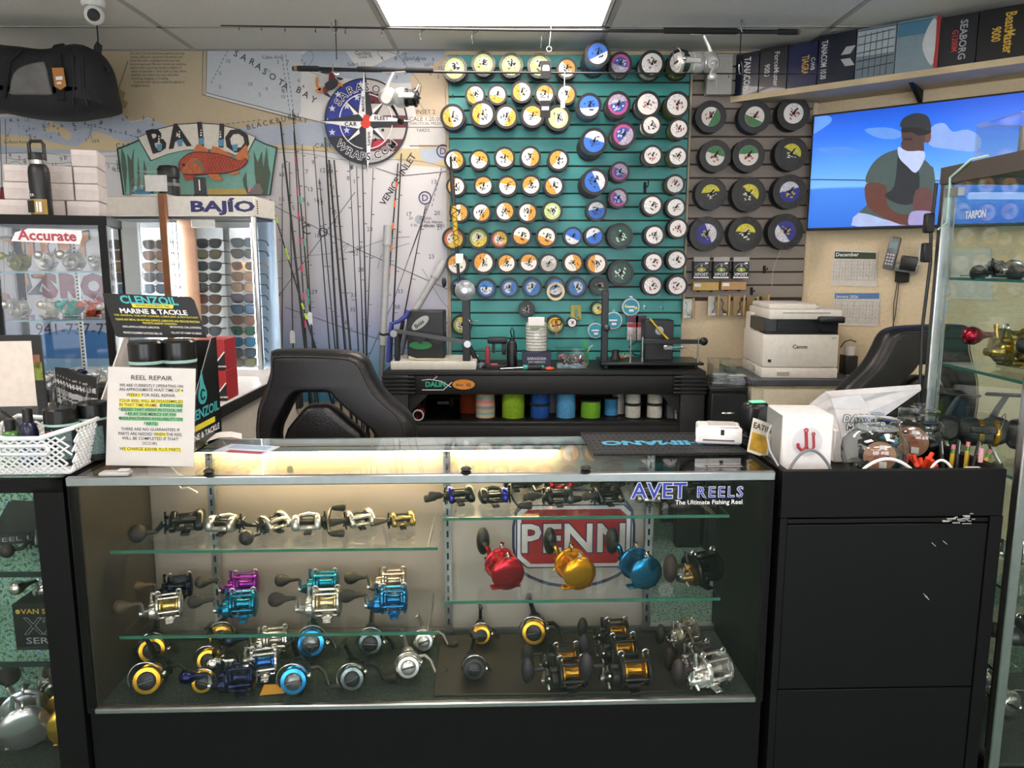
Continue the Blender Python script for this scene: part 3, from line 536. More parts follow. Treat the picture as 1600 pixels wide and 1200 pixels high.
def reel(kind, label, loc, rz=0., sc=1., col=None, spool=None, knob=None, arm=None, group='fishing reels in the long counter', rot=None, extra={}):
    m = {}
    if kind is SPIN:
        if col: m.update(body=col, stem=col, rotor=col)
        if spool: m['spool'] = spool
        if arm: m['handle_arm'] = arm; m['drag_knob'] = arm
    elif kind in (CONV, CONVB):
        if col: m.update(side_plate=col, frame=col, gear_case=col, lever=col, spool=col)
        if spool: m['spool'] = spool
    else:
        if col: m.update(handle_cover=col, palm_cover=col, frame=col)
        if spool: m['spool'] = spool; m['drag_star'] = spool
    if arm: m['handle_arm'] = arm
    if knob: m['handle_knob'] = knob
    m.update(extra); return dup(kind, label, loc, rz, rot, sc, group, m)
# ======================= printed chart mural on the back wall =======================
MY = WY-.006
mx0, mx1 = -3.28, at(702, 300, WY).x-.015; mz1 = CZ-.008
t = MUR = thing('nautical_chart_mural', 'pale nautical chart mural covering the back wall left of the teal board', 'mural', (mx0, MY, .7))
zz = lambda y: at(500, y, MY).z-.7
sheet = ramp_mat('chart_paper', [(0, '3f86a8'), (.13, '5f9fc0'), (.26, '9fb4d2'), (.36, 'bcbcd2'), (.48, 'cfcdd0'), (1, 'd4d2d0')], 2, zz(640), zz(200), .6, 0., .06)
obj('sheet', BW(t).box((mx0, MY, .7), (mx1, MY+.005, mz1)), sheet, t)
def MP(px, py, d=.001): 
    p = at(px, py, MY-d); p.x = min(max(p.x, mx0), mx1); p.z = min(p.z, mz1); return p
def patch(name, pts, col, d, sm=0):
    q = smooth(pts, sm) if sm else pts; obj(name, BW(t).add([MP(a, b2, d) for a, b2 in q], [tuple(range(len(q)))][::-1]), mat(col, .6, var=.03), t, False)
def lines(name, ls, col='3a3c44', wd=.0035, d=.0022, sm=0):
    b = BW(t)
    for l in ls: b.strip([MP(x, y, d) for x, y in (smooth(l, sm, False) if sm else l)], wd, -Yv)
    o = obj(name, b, mat(col, .6), t, False); o['kind'] = 'stuff'; return o
tan, pale, shal = 'b9a98c', 'cfbb94', 'aab2c0'
patch('land_print', [(0, 60), (322, 60), (322, 150), (460, 184), (560, 200), (560, 214), (430, 206), (400, 212), (330, 207), (255, 196), (232, 184), (205, 190), (180, 176), (120, 180), (0, 180)], tan, .0006)
patch('shoal_print', [(0, 182), (60, 186), (120, 176), (182, 174), (205, 191), (232, 185), (260, 197), (330, 206), (400, 196), (445, 196), (500, 190), (560, 214), (560, 228), (400, 232), (250, 234), (0, 240)], shal, .0008, 2)
patch('land_print', [(0, 210), (60, 216), (120, 230), (150, 205), (190, 220), (300, 232), (420, 226), (560, 232), (560, 238), (400, 234), (200, 236), (60, 232), (0, 226)], pale, .001, 2); patch('land_print', [(70, 187), (90, 195), (112, 208), (105, 220), (85, 205), (60, 208), (78, 198)], pale, .0012, 2)
patch('land_print', [(640, 120), (702, 90), (702, 232), (655, 232), (650, 180)], 'c6b498', .0008); patch('land_print', [(620, 232), (702, 232), (702, 262), (640, 258), (610, 245)], 'c9b890', .001)
patch('shoal_print', [(480, 70), (540, 80), (560, 110), (600, 95), (640, 80), (702, 75), (702, 120), (620, 130), (480, 110)], 'a9b3be', .0004, 2); patch('shoal_print', [(655, 235), (690, 232), (694, 248), (668, 255)], 'aebac8', .0014, 2)
patch('inset_print', [(322, 60), (470, 60), (470, 178), (460, 180), (322, 145)], 'bcc1c6', .001); patch('title_block', [(640, 182), (694, 182), (694, 197), (640, 197)], 'd8d4cc', .0014); patch('title_block', [(540, 196), (702, 196), (702, 226), (540, 226)], 'cfccc8', .0012); patch('tan_patch', [(176, 132), (196, 145), (193, 155), (200, 160), (196, 170), (172, 160)], '94825f', .0012)
lines('chart_lines', [[(322, 60), (322, 145), (460, 181), (560, 205)], [(316, 60), (316, 148), (460, 186)], [(200, 95), (178, 160)], [(0, 186), (6, 400), (9, 560)], [(8, 186), (14, 400)], [(640, 228), (702, 228)], [(540, 199), (702, 199)], [(555, 300), (430, 470), (424, 480)], [(425, 320), (560, 390), (702, 452)], [(445, 480), (560, 520), (640, 545)], [(668, 320), (615, 470), (575, 560)], [(690, 268), (640, 400)], [(586, 262), (625, 275), (702, 268)], [(660, 490), (702, 505)]])
lines('contour_lines', [[(0, 240), (60, 238), (120, 245), (200, 243), (300, 240)], [(10, 246), (30, 250), (50, 247), (80, 256), (130, 252), (200, 258)], [(10, 258), (25, 252), (40, 260), (60, 257), (90, 264), (140, 255)], [(430, 410), (480, 400), (520, 395), (545, 380), (540, 395), (600, 375), (640, 370)], [(590, 420), (600, 395), (640, 380)], [(660, 420), (690, 470), (702, 480)], [(430, 238), (480, 240), (540, 250), (640, 250), (700, 262)], [(430, 232), (500, 236), (560, 245)], [(480, 72), (490, 90), (480, 108), (500, 118)], [(600, 95), (590, 80), (620, 85), (640, 110), (655, 130), (650, 150), (665, 175)]], '6a6d78', .0025, .002, 4)
lines('dashed_lines', [[(x, y0), (x+dx*.6, y0+dy*.6)] for x0, y0_, dx, dy, n in ((330, 130, 3, -6, 9), (440, 85, 1, 7, 15), (446, 85, 1, 7, 15), (130, 193, 8, 2, 12), (250, 207, 8, -1, 20), (690, 262, -2, 8, 8)) for k in range(n) for x, y0 in [(x0+dx*k, y0_+dy*k)]], '3a3c44', .003)
b = BW(t)
for k in range(150):
    px, py = rnd.choice([(rnd.uniform(428, 698), rnd.uniform(262, 520)), (rnd.uniform(428, 560), rnd.uniform(245, 330)), (rnd.uniform(10, 210), rnd.uniform(244, 280)), (rnd.uniform(325, 480), rnd.uniform(85, 160)), (rnd.uniform(130, 250), rnd.uniform(185, 228)), (rnd.uniform(590, 700), rnd.uniform(82, 125))])
    if 322 < px < 470 and py > 140+(px-322)*.25 and py < 220: continue
    nmb = str(int(max(2, min(38, (py-230)/8+rnd.uniform(1, 8))))) if py > 235 else str(rnd.randint(3, 11))
    b.text(nmb, MP(px, py, .002), X, Z, .034 if py > 235 else .028, 'C', 0)
for k in range(60): b.text(rnd.choice('.:^*+'), MP(rnd.uniform(10, 130), rnd.uniform(185, 222), .002), X, Z, .04)
o = obj('depth_numbers', b, mat('4a4d57', .6), t, False); o['kind'] = 'stuff'
b = BW(t)
for c, px, py in zip('SARASOTA BAY', (367, 379, 392, 402, 412, 424, 437, 444, 0, 465, 476, 488), (88, 94, 101, 108, 116, 124, 133, 139, 0, 145, 152, 160)):
    if c != ' ': a = R(-28); b.text(c, MP(px, py, .002), (math.cos(a), 0, math.sin(a)), (-math.sin(a), 0, math.cos(a)), .048, 'C', .01)
for i, l in enumerate(['this chart. Not all submarine pipelines and sub-', 'marine cables are required to be buried, and', 'those that were originally buried may have', 'become exposed. Mariners should use extreme', 'caution when operating vessels in depths of', 'water comparable to their draft in areas where', 'pipelines and cables may exist, and when', 'anchoring, dragging, or trawling.', '   Covered wells may be marked by lighted or', 'unlighted buoys.']): b.text(l, MP(203+(i > 4)*2, 85+i*5.6, .002), X, Z, .0175, 'L', 0, .9)
a = R(56); b.text('VENICE  INLET', MP(601, 322, .002), (math.cos(a), 0, math.sin(a)), (-math.sin(a), 0, math.cos(a)), .05, 'L', .015)
a = R(12); b.text('BLACKBURN', MP(386, 203, .002), (math.cos(a), 0, math.sin(a)), (-math.sin(a), 0, math.cos(a)), .04, 'L', 0, 1.35); b.text('BAY', MP(458, 188, .002), (math.cos(-a), 0, math.sin(-a)), (math.sin(a), 0, math.cos(a)), .035, 'L', 0, 1.3)
b.text('CASEY  KEY', MP(492, 231, .002), X, Z, .035, 'L', 0, 1.2).text('CAS', MP(181, 231, .002), X, Z, .035, 'L', 0, 1.3).text('Cable Area', MP(426, 92, .002), X, Z, .025).text('Golden', MP(567, 86, .002), X, Z, .03).text('Gate Pt', MP(571, 91, .002), X, Z, .026).text('Spoil Area', MP(649, 94, .002), X, Z, .028).text('Subm 11', MP(557, 103, .002), X, Z, .028)
b.text('INSET 2', MP(665, 178, .002), X, Z, .032).text('SCALE 1:20,000', MP(665, 189, .002), X, Z, .032).text('NAUTICAL MILES', MP(665, 195, .0022), X, Z, .022).text('YARDS', MP(661, 206, .002), X, Z, .024).text('Obstn', MP(665, 343, .002), X, Z, .026).text('20', MP(642, 343, .002), X, Z, .022).text('Obstn  25', MP(676, 344+0, .002)+V((0, 0, -.04)), X, Z, .024).text('Fish Haven', MP(677, 349, .002), X, Z, .024).text('5 Sh  (auth min 12 ft)', MP(668, 354, .002), X, Z, .022).text('C', MP(479, 366, .002), X, Z, .075).text('O', MP(505, 370, .002), X, Z, .075).text('I', MP(455, 360, .002), X, Z, .075).text('Sunfaced Ramp', MP(25, 224, .002), X, Z, .022)
obj('lettering', b, mat('33353c', .6), t, False)['kind'] = 'stuff'
for px, py in ((664, 309), (692, 236)):
    obj('route_ring', BW(t).torus(MP(px, py, .003), Yv, .033, .003, 24, 4), mat('4b3d6a', .6), t); obj('lettering', BW(t).text('D', MP(px, py+5, .003), X, Z, .05, 'C', .01), mat('4b3d6a', .6), t, False)
obj('obstruction_print', BW(t).add([MP(655+7*math.cos(q*PI/8), 343+7*math.sin(q*PI/8), .0016) for q in range(16)], [tuple(range(16))[::-1]]), mat('a8abb0', .6), t, False)
# big painted shop lettering low on the mural, seen through the left cabinet
mar, org, ink = mat('7a1f28', .55), mat('c07a35', .55), mat('15171c', .55)
def big(txt, px, py, sz, m, bold=.02, ang=0., out=.05, d=.003, sp=1.):
    u, v = (math.cos(R(ang)), 0, math.sin(R(ang))), (-math.sin(R(ang)), 0, math.cos(R(ang)))
    if out: obj('lettering', BW(t).text(txt, MP(px, py, d), u, v, sz, 'L', out, sp), ink, t, False)
    obj('lettering', BW(t).text(txt, MP(px, py, d+.001), u, v, sz, 'L', bold, sp), m, t, False)
big('SRQ', 68, 463, .172, mar, .05, 0, .07, sp=1.2); big('941-737-7743', 56, 523, .095, mat('3c4450', .6), .0, 0, 0)
Zg = lambda L: [(a/5, 260+b2/5) for a, b2 in L]
for pts, m in (([(45, 25), (85, 30), (140, 60), (160, 250), (160, 370), (200, 500), (230, 520), (190, 545), (110, 490), (95, 340), (75, 80)], mar), ([(0, 170), (45, 160), (55, 300), (10, 350), (-20, 340)], mar), ([(-40, 560), (60, 550), (150, 580), (190, 560), (205, 800), (240, 930), (200, 980), (190, 800), (130, 650), (60, 590)], org), ([(205, 600), (260, 580), (270, 690), (240, 690), (240, 770), (215, 760)], org), ([(305, 570), (340, 560), (395, 555), (370, 620), (380, 690), (335, 760), (325, 680)], org), ([(440, 530), (545, 515), (555, 640), (520, 720), (460, 720), (450, 620)], org), ([(610, 520), (690, 500), (700, 570), (660, 600), (670, 700), (650, 740), (600, 660), (630, 610)], org), ([(755, 500), (830, 500), (880, 590), (850, 600), (790, 520)], org), ([(240, 840), (350, 850), (420, 640), (430, 690), (370, 870), (250, 870)], org), ([(-20, 980), (60, 1000), (80, 1040), (-20, 1050)], org), ([(330, 880), (215, 1000), (340, 1000), (300, 970)], ink), ([(550, 445), (600, 460), (590, 480), (560, 470)], ink), ([(160, 100), (205, 140), (200, 155), (170, 130)], ink)):
    q = Zg(pts); cx_, cy_ = sum(p[0] for p in q)/len(q), sum(p[1] for p in q)/len(q)
    for k, mm, d in ((1.0, ink, .003), (.86, m, .004)): obj('painted_stroke', BW(t).add([MP(cx_+(a-cx_)*(k if k < 1 else 1.08)+(1.2 if k == 1 else 0), cy_+(b2-cy_)*(k+.06), d) for a, b2 in q], [tuple(range(len(q)))[::-1]]), mm, t, False)
b = BW(t)
for y0, x0, x1 in ((500, 40, 190),): b.add([MP(x0, y0+40, .003), MP(x0+20, y0+24, .003), MP(x0+60, y0+14, .003), MP(x1-30, y0+18, .003), MP(x1, y0+30, .003), MP(x1, y0+60, .003), MP(x0, y0+60, .003)], [tuple(range(7))[::-1]])
obj('water_print', b, mat('3f78b4', .6), t, False)
# ======================= fish sign =======================
SY = WY-.03; t = thing('fish_sign', 'fan shaped cut-out sign with a red fish and a white name banner', 'sign', at(310, 300, SY)); Zs = lambda L: [(180+a/5.926, 170+b2/5.926) for a, b2 in L]
def cut(t, name, px, Y, m, th, sm=0, Zf=None):          # an outline of the photograph cut out of board at depth Y
    q = [at(a, b2, Y) for a, b2 in (Zf(px) if Zf else px)]; q = [(p.x, p.z) for p in q]; q = smooth(q, sm) if sm else q
    b = BW(t); slab(b, [q], (0, Y-th/2, 0), X, Z, th); return obj(name, b, m, t, False)
dk = mat('23262c', .5); fan = [(25, 372), (210, 318), (330, 480), (600, 370), (900, 385), (1150, 420), (1290, 310), (1497, 362), (1430, 800), (60, 800)]
cut(t, 'panel_edge', [(22, 370), (130, 330), (300, 255), (760, 230), (1250, 255), (1400, 325), (1502, 358), (1440, 800), (80, 800)], SY, dk, .012, 0, Zs); cut(t, 'panel', [(34, 378), (130, 342), (300, 265), (760, 240), (1250, 265), (1400, 338), (1490, 368), (1428, 795), (92, 795)], SY-.008, mat('74a99b', .5), .006, 0, Zs)
cut(t, 'sand', [(860, 742), (1200, 742), (1230, 795), (860, 795)], SY-.0125, mat('c2a75c', .6), .004, 0, Zs)
bn = [(208, 265), (400, 185), (580, 142), (770, 130), (950, 140), (1130, 185), (1305, 262), (1205, 470), (1050, 405), (850, 375), (650, 385), (480, 425), (330, 485)]
cut(t, 'banner_edge', bn, SY-.013, dk, .006, 0, Zs); cen = (760, 320); cut(t, 'banner', [(cen[0]+(a-cen[0])*.985, cen[1]+(b2-cen[1])*.95-1) for a, b2 in bn], SY-.018, mat('d6d0c4', .55), .004, 0, Zs)
def slant(t, txt, px, py, Y, sz, ang, m, bold, name='lettering', al='C', sp=1.): a = R(ang); return obj(name, BW(t).text(txt, at(px, py, Y), (math.cos(a), 0, math.sin(a)), (-math.sin(a), 0, math.cos(a)), sz, al, bold, sp), m, t, False)
for c, (x, y), a in zip('BAJIO', ((410, 392), (600, 350), (800, 335), (980, 350), (1110, 395)), (15, 8, 2, -6, -15)):
    (p,) = Zs([(x, y)]); slant(t, c, p[0], p[1], SY-.0245, .17, a, mat('1d1a1c', .5), .03)
    (p,) = Zs([(x-15, y-2)]); cut(t, 'letter_band', [(x-30, y-60), (x+25, y-70), (x+20, y-5), (x-15, y-2)], SY-.0246, mat('5590ae', .5), .001, 0, Zs)
    for k in range(3): cut(t, 'letter_dot', ell(x-5+a*.6*k*0, y-90-k*24, 9-k*1.5, 10-k*1.5, 10), SY-.0246, mat('e8e4da', .5), .001, 0, Zs)
grs = mat('4c5a4c', .6)
for pts in ([(60, 360), (90, 430), (110, 560), (100, 790), (60, 520)], [(115, 420), (150, 480), (175, 372), (170, 500), (180, 790), (140, 790)], [(215, 455), (225, 560), (235, 790), (205, 790)], [(268, 480), (290, 560), (300, 790), (262, 790)], [(1285, 395), (1320, 500), (1360, 395), (1370, 560), (1405, 360), (1420, 520), (1440, 600), (1410, 795), (1320, 795), (1295, 600)], [(1215, 585), (1185, 650), (1195, 720), (1230, 790), (1220, 690)]): cut(t, 'seaweed', pts, SY-.0125, grs, .005, 0, Zs)
cut(t, 'coral', [(1225, 790), (1240, 720), (1270, 740), (1300, 700), (1340, 690), (1370, 760), (1360, 795)], SY-.0155, mat('7d7370', .6), .004, 0, Zs); cut(t, 'pink_coral', [(1230, 770), (1240, 722), (1262, 728), (1250, 765)], SY-.018, mat('d98a90', .6), .003, 0, Zs)
fo = mat('4a231c', .55); fr1 = mat('a8442e', .5, var=.25, scale=90); fr2 = mat('c2703f', .5, var=.2, scale=120)
body = [(590, 500), (640, 440), (720, 400), (830, 400), (950, 415), (1060, 445), (1150, 480), (1200, 455), (1228, 480), (1200, 530), (1120, 575), (1000, 600), (880, 605), (740, 615), (640, 610), (595, 560)]
for pts, m, d in (([(715, 405), (760, 330), (800, 335), (870, 385), (860, 405)], fr2, 0), ([(885, 400), (905, 345), (960, 360), (1080, 430), (1100, 450)], fr2, 0), ([(1105, 445), (1130, 420), (1215, 330), (1225, 360), (1235, 460), (1215, 490), (1150, 480)], fr2, 0), ([(630, 605), (740, 600), (740, 650), (660, 665), (640, 640)], fr1, 0), ([(850, 600), (900, 590), (960, 610), (1000, 660), (960, 670), (900, 650)], fr2, .002), ([(1050, 595), (1150, 575), (1155, 600), (1090, 612)], fr2, 0)): cut(t, 'fin', pts, SY-.026-d, m, .004, 0, Zs)
cut(t, 'fish_edge', body, SY-.027, fo, .005, 2, Zs); cut(t, 'fish_body', [(910+(a-910)*.97, 505+(b2-505)*.92) for a, b2 in body], SY-.031, fr1, .004, 2, Zs); cut(t, 'gill', [(690, 470), (760, 460), (820, 530), (815, 590), (740, 600), (660, 600), (610, 580)], SY-.034, mat('b5623c', .5, var=.3, scale=100), .003, 2, Zs); cut(t, 'gill', [(720, 470), (790, 490), (830, 560), (815, 590), (790, 540)], SY-.0365, mat('7a6d52', .5), .002, 2, Zs)
sb = BW(t)
for i in range(12):
    for j in range(6):
        x, y = 850+i*29+(j % 2)*14, 430+j*27
        if y > 415+(x-850)*.2 and y < 590-(x-850)*.16:
            p, = Zs([(x, y)]); sb.torus(at(p[0], p[1], SY-.0355), Yv, .006, .0011, 6, 4, R(100), R(260))
o = obj('scales', sb, mat('6d2a1d', .5), t); o['kind'] = 'stuff'; cut(t, 'fish_eye', ell(635, 520, 14, 14, 12), SY-.036, dk, .003, 0, Zs)
# ======================= round compass sign =======================
SY = WY-.026; cc = at(572, 190, SY); rr = 65/1200*SY/1.04; t = thing('round_compass_sign', 'round star-and-stripe sign with a compass rose and shop lettering', 'sign', cc)
def D(name, b, m): return obj(name, b, m, t, False)
D('disc', B().cyl((0, .012, 0), (0, 0, 0), rr, n=64), mat('20222a', .45))
def seg(y0, y1, x0, r):      # horizontal band of a disc right of x0
    q = []; n = 10
    for i in range(n+1): z = y0+(y1-y0)*i/n; q.append((math.sqrt(max(0, r*r-z*z)), z))
    return [(x0, y0)]+q+[(x0, y1)]
R1 = rr*.96
for i in range(7):
    z0 = -R1+i*2*R1/7; D('stripe', B().prism(seg(z0+.001, z0+2*R1/7-.001, .0 if i > 2 else -R1*.05*i, R1), (0, 0, 0), X, Z, (0, -.0015, 0)), mat('5d1f28', .4) if i % 2 else mat('b9b4b0', .4))
D('field', B().prism([(0, -R1*.3)]+[(R1*math.cos(a), R1*math.sin(a)) for a in [PI*(.5+.62*i/20) for i in range(21)]], (0, 0, 0), X, Z, (0, -.002, 0)), mat('22308a', .35, var=.25, scale=20))
def star(b, x, z, r, y): b.prism([((r if i % 2 == 0 else r*.42)*math.sin(i*PI/5)+x, (r if i % 2 == 0 else r*.42)*math.cos(i*PI/5)+z) for i in range(10)], (0, y, 0), X, Z, (0, -.001, 0)); return b
for x, z in ((-.8, .3), (-.82, -.25), (-.2, .55), (-.47, -.2), (-.6, .02), (-.3, .1), (-.45, .35), (-.1, .85), (-.65, .62), (-.92, 0)): D('star', star(B(), x*rr, z*rr, rr*.085, -.002), mat('c9ccd4', .4))
D('red_panel', B().prism([(rr*.12, -rr*.62), (rr*.2, -rr*.42), (rr*.45, -rr*.44), (rr*.42, -rr*.5), (rr*.3, -rr*.6)], (0, -.002, 0), X, Z, (0, -.001, 0)), mat('b02434', .35))
D('ring', B().torus((0, -.004, 0), Yv, rr*.635, rr*.012, 48, 6), wht)
for k in range(4, 8):
    a = PI/4+k*PI/2; p = V((math.cos(a), math.sin(a))); q = V((-p.y, p.x)); L_, w_ = rr*.67, rr*.12
    for s, m in ((1, wht), (-1, dk)): D('compass_point', B().prism([(0, 0), tuple(p*L_), tuple(p*rr*.14+q*s*w_)], (0, -.0035, 0), X, Z, (0, -.0015, 0)), m)
for k in range(4):
    a = k*PI/2; p = V((math.cos(a), math.sin(a))); q = V((-p.y, p.x)); L_, w_ = rr*(1.13 if k % 2 == 0 else 1.2), rr*.17
    for s in (1, -1): D('compass_point', B().prism([(0, 0), tuple(p*L_), tuple(p*rr*.17+q*s*w_)], (0, -.005, 0), X, Z, (0, -.002, 0)), wht if s == 1 else dk)
for txt, a, ins in (('SARASOTA', 90, False), ('WRAPS.COM', -90, True)):
    for bold, m, y in ((.06, wht, -.0075), (.014, dk, -.0085)): D('lettering', B().arctext(txt, (0, y, 0), X, Z, rr*(.9 if ins else .7), R(a), rr*.25, bold, 1.22, ins), m)
inkm = mat('111214', .5); D('lettering', B().text('CAR', (-rr*.36, -.0085, -rr*.105), X, Z, rr*.13, 'C', .03, 1.2), inkm); D('lettering', B().text('FLEET', (rr*.38, -.0085, rr*.03), X, Z, rr*.13, 'C', .02, 1.05), inkm); D('lettering', B().text('MARINE', (-rr*.02, -.0085, rr*.4), Z, -X, rr*.1, 'C', .02), inkm); D('lettering', B().text('WRAPS', (rr*.03, -.0085, -rr*.4), -Z, X, rr*.1, 'C', .02), inkm)
D('red_emblem', B().prism([(a*rr*.16, b2*rr*.16) for a, b2 in smooth([(-.8, -.2), (-.4, .1), (-.35, .7), (.1, 1), (.7, .7), (.5, .2), (.75, -.4), (.3, -.95), (-.4, -.9)], 3)], (0, -.0085, 0), X, Z, (0, -.002, 0)), mat('d23a26', .4))
for x, z in ((.18, .45), (.4, -.2), (.22, -.42), (-.3, -.42)): D('bolt', B().cyl((x*rr, -.0035, z*rr), (x*rr, -.006, z*rr), rr*.035, n=12), inkm)
# painted crab plaque
t = thing('crab_plaque', 'small crab cut-out in maroon, black and orange above the round sign', 'ornament', at(514, 135, WY-.04)); Zc = lambda L: [(470+a/7.057, 100+b2/7.057) for a, b2 in L]; Yc = WY-.04
mr, og = mat('6f1d22', .4), mat('c8792f', .4)
cut(t, 'shell', [(320, 100), (370, 110), (385, 180), (340, 260), (270, 320), (250, 280), (310, 190)], Yc, mr, .012, 2, Zc); cut(t, 'shell', [(270, 225), (320, 190), (380, 160), (420, 210), (370, 270), (290, 290)], Yc-.003, dk, .012, 2, Zc); cut(t, 'shell', [(265, 250), (310, 215), (320, 260), (285, 290)], Yc-.008, og, .006, 0, Zc)
for pts in ([(165, 170), (185, 140), (195, 180), (190, 240), (230, 270), (210, 300), (170, 250)], [(160, 290), (220, 270), (260, 290), (210, 320)], [(380, 210), (430, 200), (465, 250), (430, 245)]): cut(t, 'leg', pts, Yc, og, .008, 2, Zc)
for pts in ([(215, 90), (260, 85), (330, 80), (320, 105), (250, 105)], [(390, 150), (430, 150), (470, 165), (430, 180)], [(250, 330), (300, 320), (330, 370), (300, 360)]): cut(t, 'claw', pts, Yc, dk, .008, 2, Zc)
# ======================= line spools on the boards =======================
FL = mat('141516', .42); CLR = glass('flange', 'b9bdb8', .8, .2)
def flange(b, y0, y1, ri, gear=0):
    b.lathe([(ri, y1), (ri, y0), (.93, y0), (.93, y0-.03), (1, y0-.03), (1, y1+.02), (.97, y1), (ri, y1)], (0, 0, 0), Yv, 36, False)
    if gear:
        for k in range(gear): a = 2*PI*k/gear; b.prism([(-.012, .0), (.012, 0), (.012, .2), (-.012, .2)], (math.cos(a)*.74, y0-.035, math.sin(a)*.74), (-math.sin(a), 0, math.cos(a)), (math.cos(a), 0, math.sin(a)), (0, .04, 0))
    return b
SPM = {}
for g, k in (('plain', 0), ('gear', 40), ('spoke', 12)):
    SPM[g] = [obj('front_flange', flange(B(), 0, .07, .2, k), FL).data, obj('back_flange', flange(B(), 1.0, 1.07, .2), FL).data]
SPM['line'] = obj('line', B().lathe([(.3, .07), (.86, .07), (.86, 1.0), (.3, 1.0)], (0, 0, 0), Yv, 32), WHITE).data
SPM['hub'] = obj('hub_hole', B().cyl((0, -.028, 0), (0, .0, 0), .1, n=14), MATTE).data
def lab_disc(r): return B().lathe([(.07, -.015), (r, -.015), (r, 0)], (0, 0, 0), Yv, 32, False)
def chord(r, c, a0=0.):  # segment of the label beyond chord c
    a = math.acos(c/r); return [(r*math.sin(-a+2*a*i/14), r*math.cos(-a+2*a*i/14)) for i in range(15)]
SPM['label'] = {r: obj('label', lab_disc(r), WHITE).data for r in (.78, .6)}
SPM['wedge'] = {r: obj('label_accent', B().prism(chord(r-.01, r*.18), (0, -.017, 0), X, Z, (0, -.004, 0)), WHITE).data for r in (.78, .6)}
SPM['ring'] = {r: obj('label_ring', B().lathe([(r*.72, -.017), (r, -.017), (r, -.014)], (0, 0, 0), Yv, 32, False), WHITE).data for r in (.78, .6)}
SPM['print'] = {}
for r in (.78, .6):
    for v_ in range(4):
        b = B(); q = random.Random(v_+5)
        for i in range(9):
            a = q.uniform(0, 2*PI); d = q.uniform(.22, .6)*r; w_, h_ = q.uniform(.05, .2)*r, q.uniform(.03, .09)*r; x, z = d*math.cos(a), d*math.sin(a)
            if x*x+z*z < (r*.85)**2: b.box((x-w_, -.0245, z-h_), (x+w_, -.0215, z+h_))
        SPM['print'][(r, v_)] = obj('label_print', b, MATTE, None, False).data
TMP = [o for o in COL.objects if o.parent is None and o.type == 'MESH' and 'label' not in o.keys() and 'kind' not in o.keys()]
for o in TMP: bpy.data.objects.remove(o)
LBL = {  # label colour, accent, ring, print, words
    'o': ('e9e4da', 'd8962e', None, '2a2a2a', 'orange and white'), 'g': ('e2e4d2', 'b9cf84', 'b4c884', '2a2d22', 'green and white'), 'b': ('2f6fd0', 'd9dde4', None, '16306a', 'bright blue'), 'p': ('2a4a9c', 'a9a0b4', 'b04a8a', 'd0d4dc', 'blue and pink'), 'w': ('e6e4e0', 'e6e4e0', None, '47323a', 'white'), 'wp': ('e6e4e0', 'e6e4e0', None, '9a3a44', 'white with red print'), 'n': ('e2e2de', '3f7fc0', '2f6cb4', '3a5a8a', 'white and blue'), 'y': ('e6dfc8', 'd9c244', '8fae4a', '5a5040', 'yellow and white'), 'r': ('e8e2d8', 'd9b63c', 'd07038', '5a4a44', 'rainbow rimmed'), 'k': ('1d4a3a', '33524a', None, 'd8dcd8', 'dark green'), 's': ('b5b2ac', 'c9c6c0', None, '4a4744', 'silver grey'), 'dg': ('20302c', '2a4a44', None, 'c0a09a', 'dark teal'), 'f': ('7fb0d8', 'd8dadc', '3a78b8', '284a7a', 'pale blue'), 'bg': ('e0ddd6', '3a7a4a', None, 'b03a34', 'red and green'), 'yb': ('262a26', 'c9c23a', None, 'd8d8cc', 'black and yellow'), 'bb': ('2a2f8a', 'c9c9d4', None, 'd4c83a', 'purple blue')}
def spool(px, py, rp, typ, where, L=.11, line=None, style='plain', wall=PW, rot=None, lr=.78, seq=0, grp='line spools on the teal board', behind=False, board=SW):
    Yf = wall-L; p = at(px, py, Yf); r = rp/FPX*(Yf/ray(px, py).y)
    Lb, ac, rg, pr, wd = LBL[typ]
    t = thing('line_spool', ('black spool with %s label, %s' % (wd.replace(' and ', '-and-'), where)), 'spool', p, group=grp, sc=r); a = rnd.uniform(0, 2*PI) if rot is None else R(rot)
    obj('front_flange', SPM[style][0], CLR if style == 'plain' and typ == 'g' and py < 120 else FL, t); o = obj('back_flange', SPM['plain'][1], FL, t); dep = min(1.5, (L-.012)/r/1.09 if not behind else 1.3); o.scale = (1, 1, 1); o.location.y = dep-1.0
    o = obj('line', SPM['line'], mat(line or '22262a', .5, var=.15, scale=3), t); o.scale.y = dep
    o = obj('label', SPM['label'][lr], mat(Lb, .5), t); 
    for nm, key, c in (('label_accent', SPM['wedge'][lr], ac), ('label_ring', SPM['ring'][lr] if rg else None, rg), ('label_print', SPM['print'][(lr, rnd.randint(0, 3))], pr)):
        if key: q = obj(nm, key, mat(c, .5, var=.4 if nm == 'label_accent' else .1, scale=9), t); q.rotation_euler.y = a+(0 if nm != 'label_print' else PI*.9)
    obj('hub_hole', SPM['hub'], MATTE, t)
    pg = B().tube([(p.x, wall+.002, p.z-r*.05), (p.x, p.y+.02, p.z-r*.05), (p.x+.004, p.y-.03*r/.06, p.z+r*.22)], [.0045, .0042, .0035], 6); pg.M = None
    o = obj('peg', pg, MATTE, board); o.location = -board.location
    return t
ZA = lambda x, y: (680+x/3.8095, 40+y/3.8095); ZB = lambda x, y: (680+x/3.8095, 300+y/3.8095)
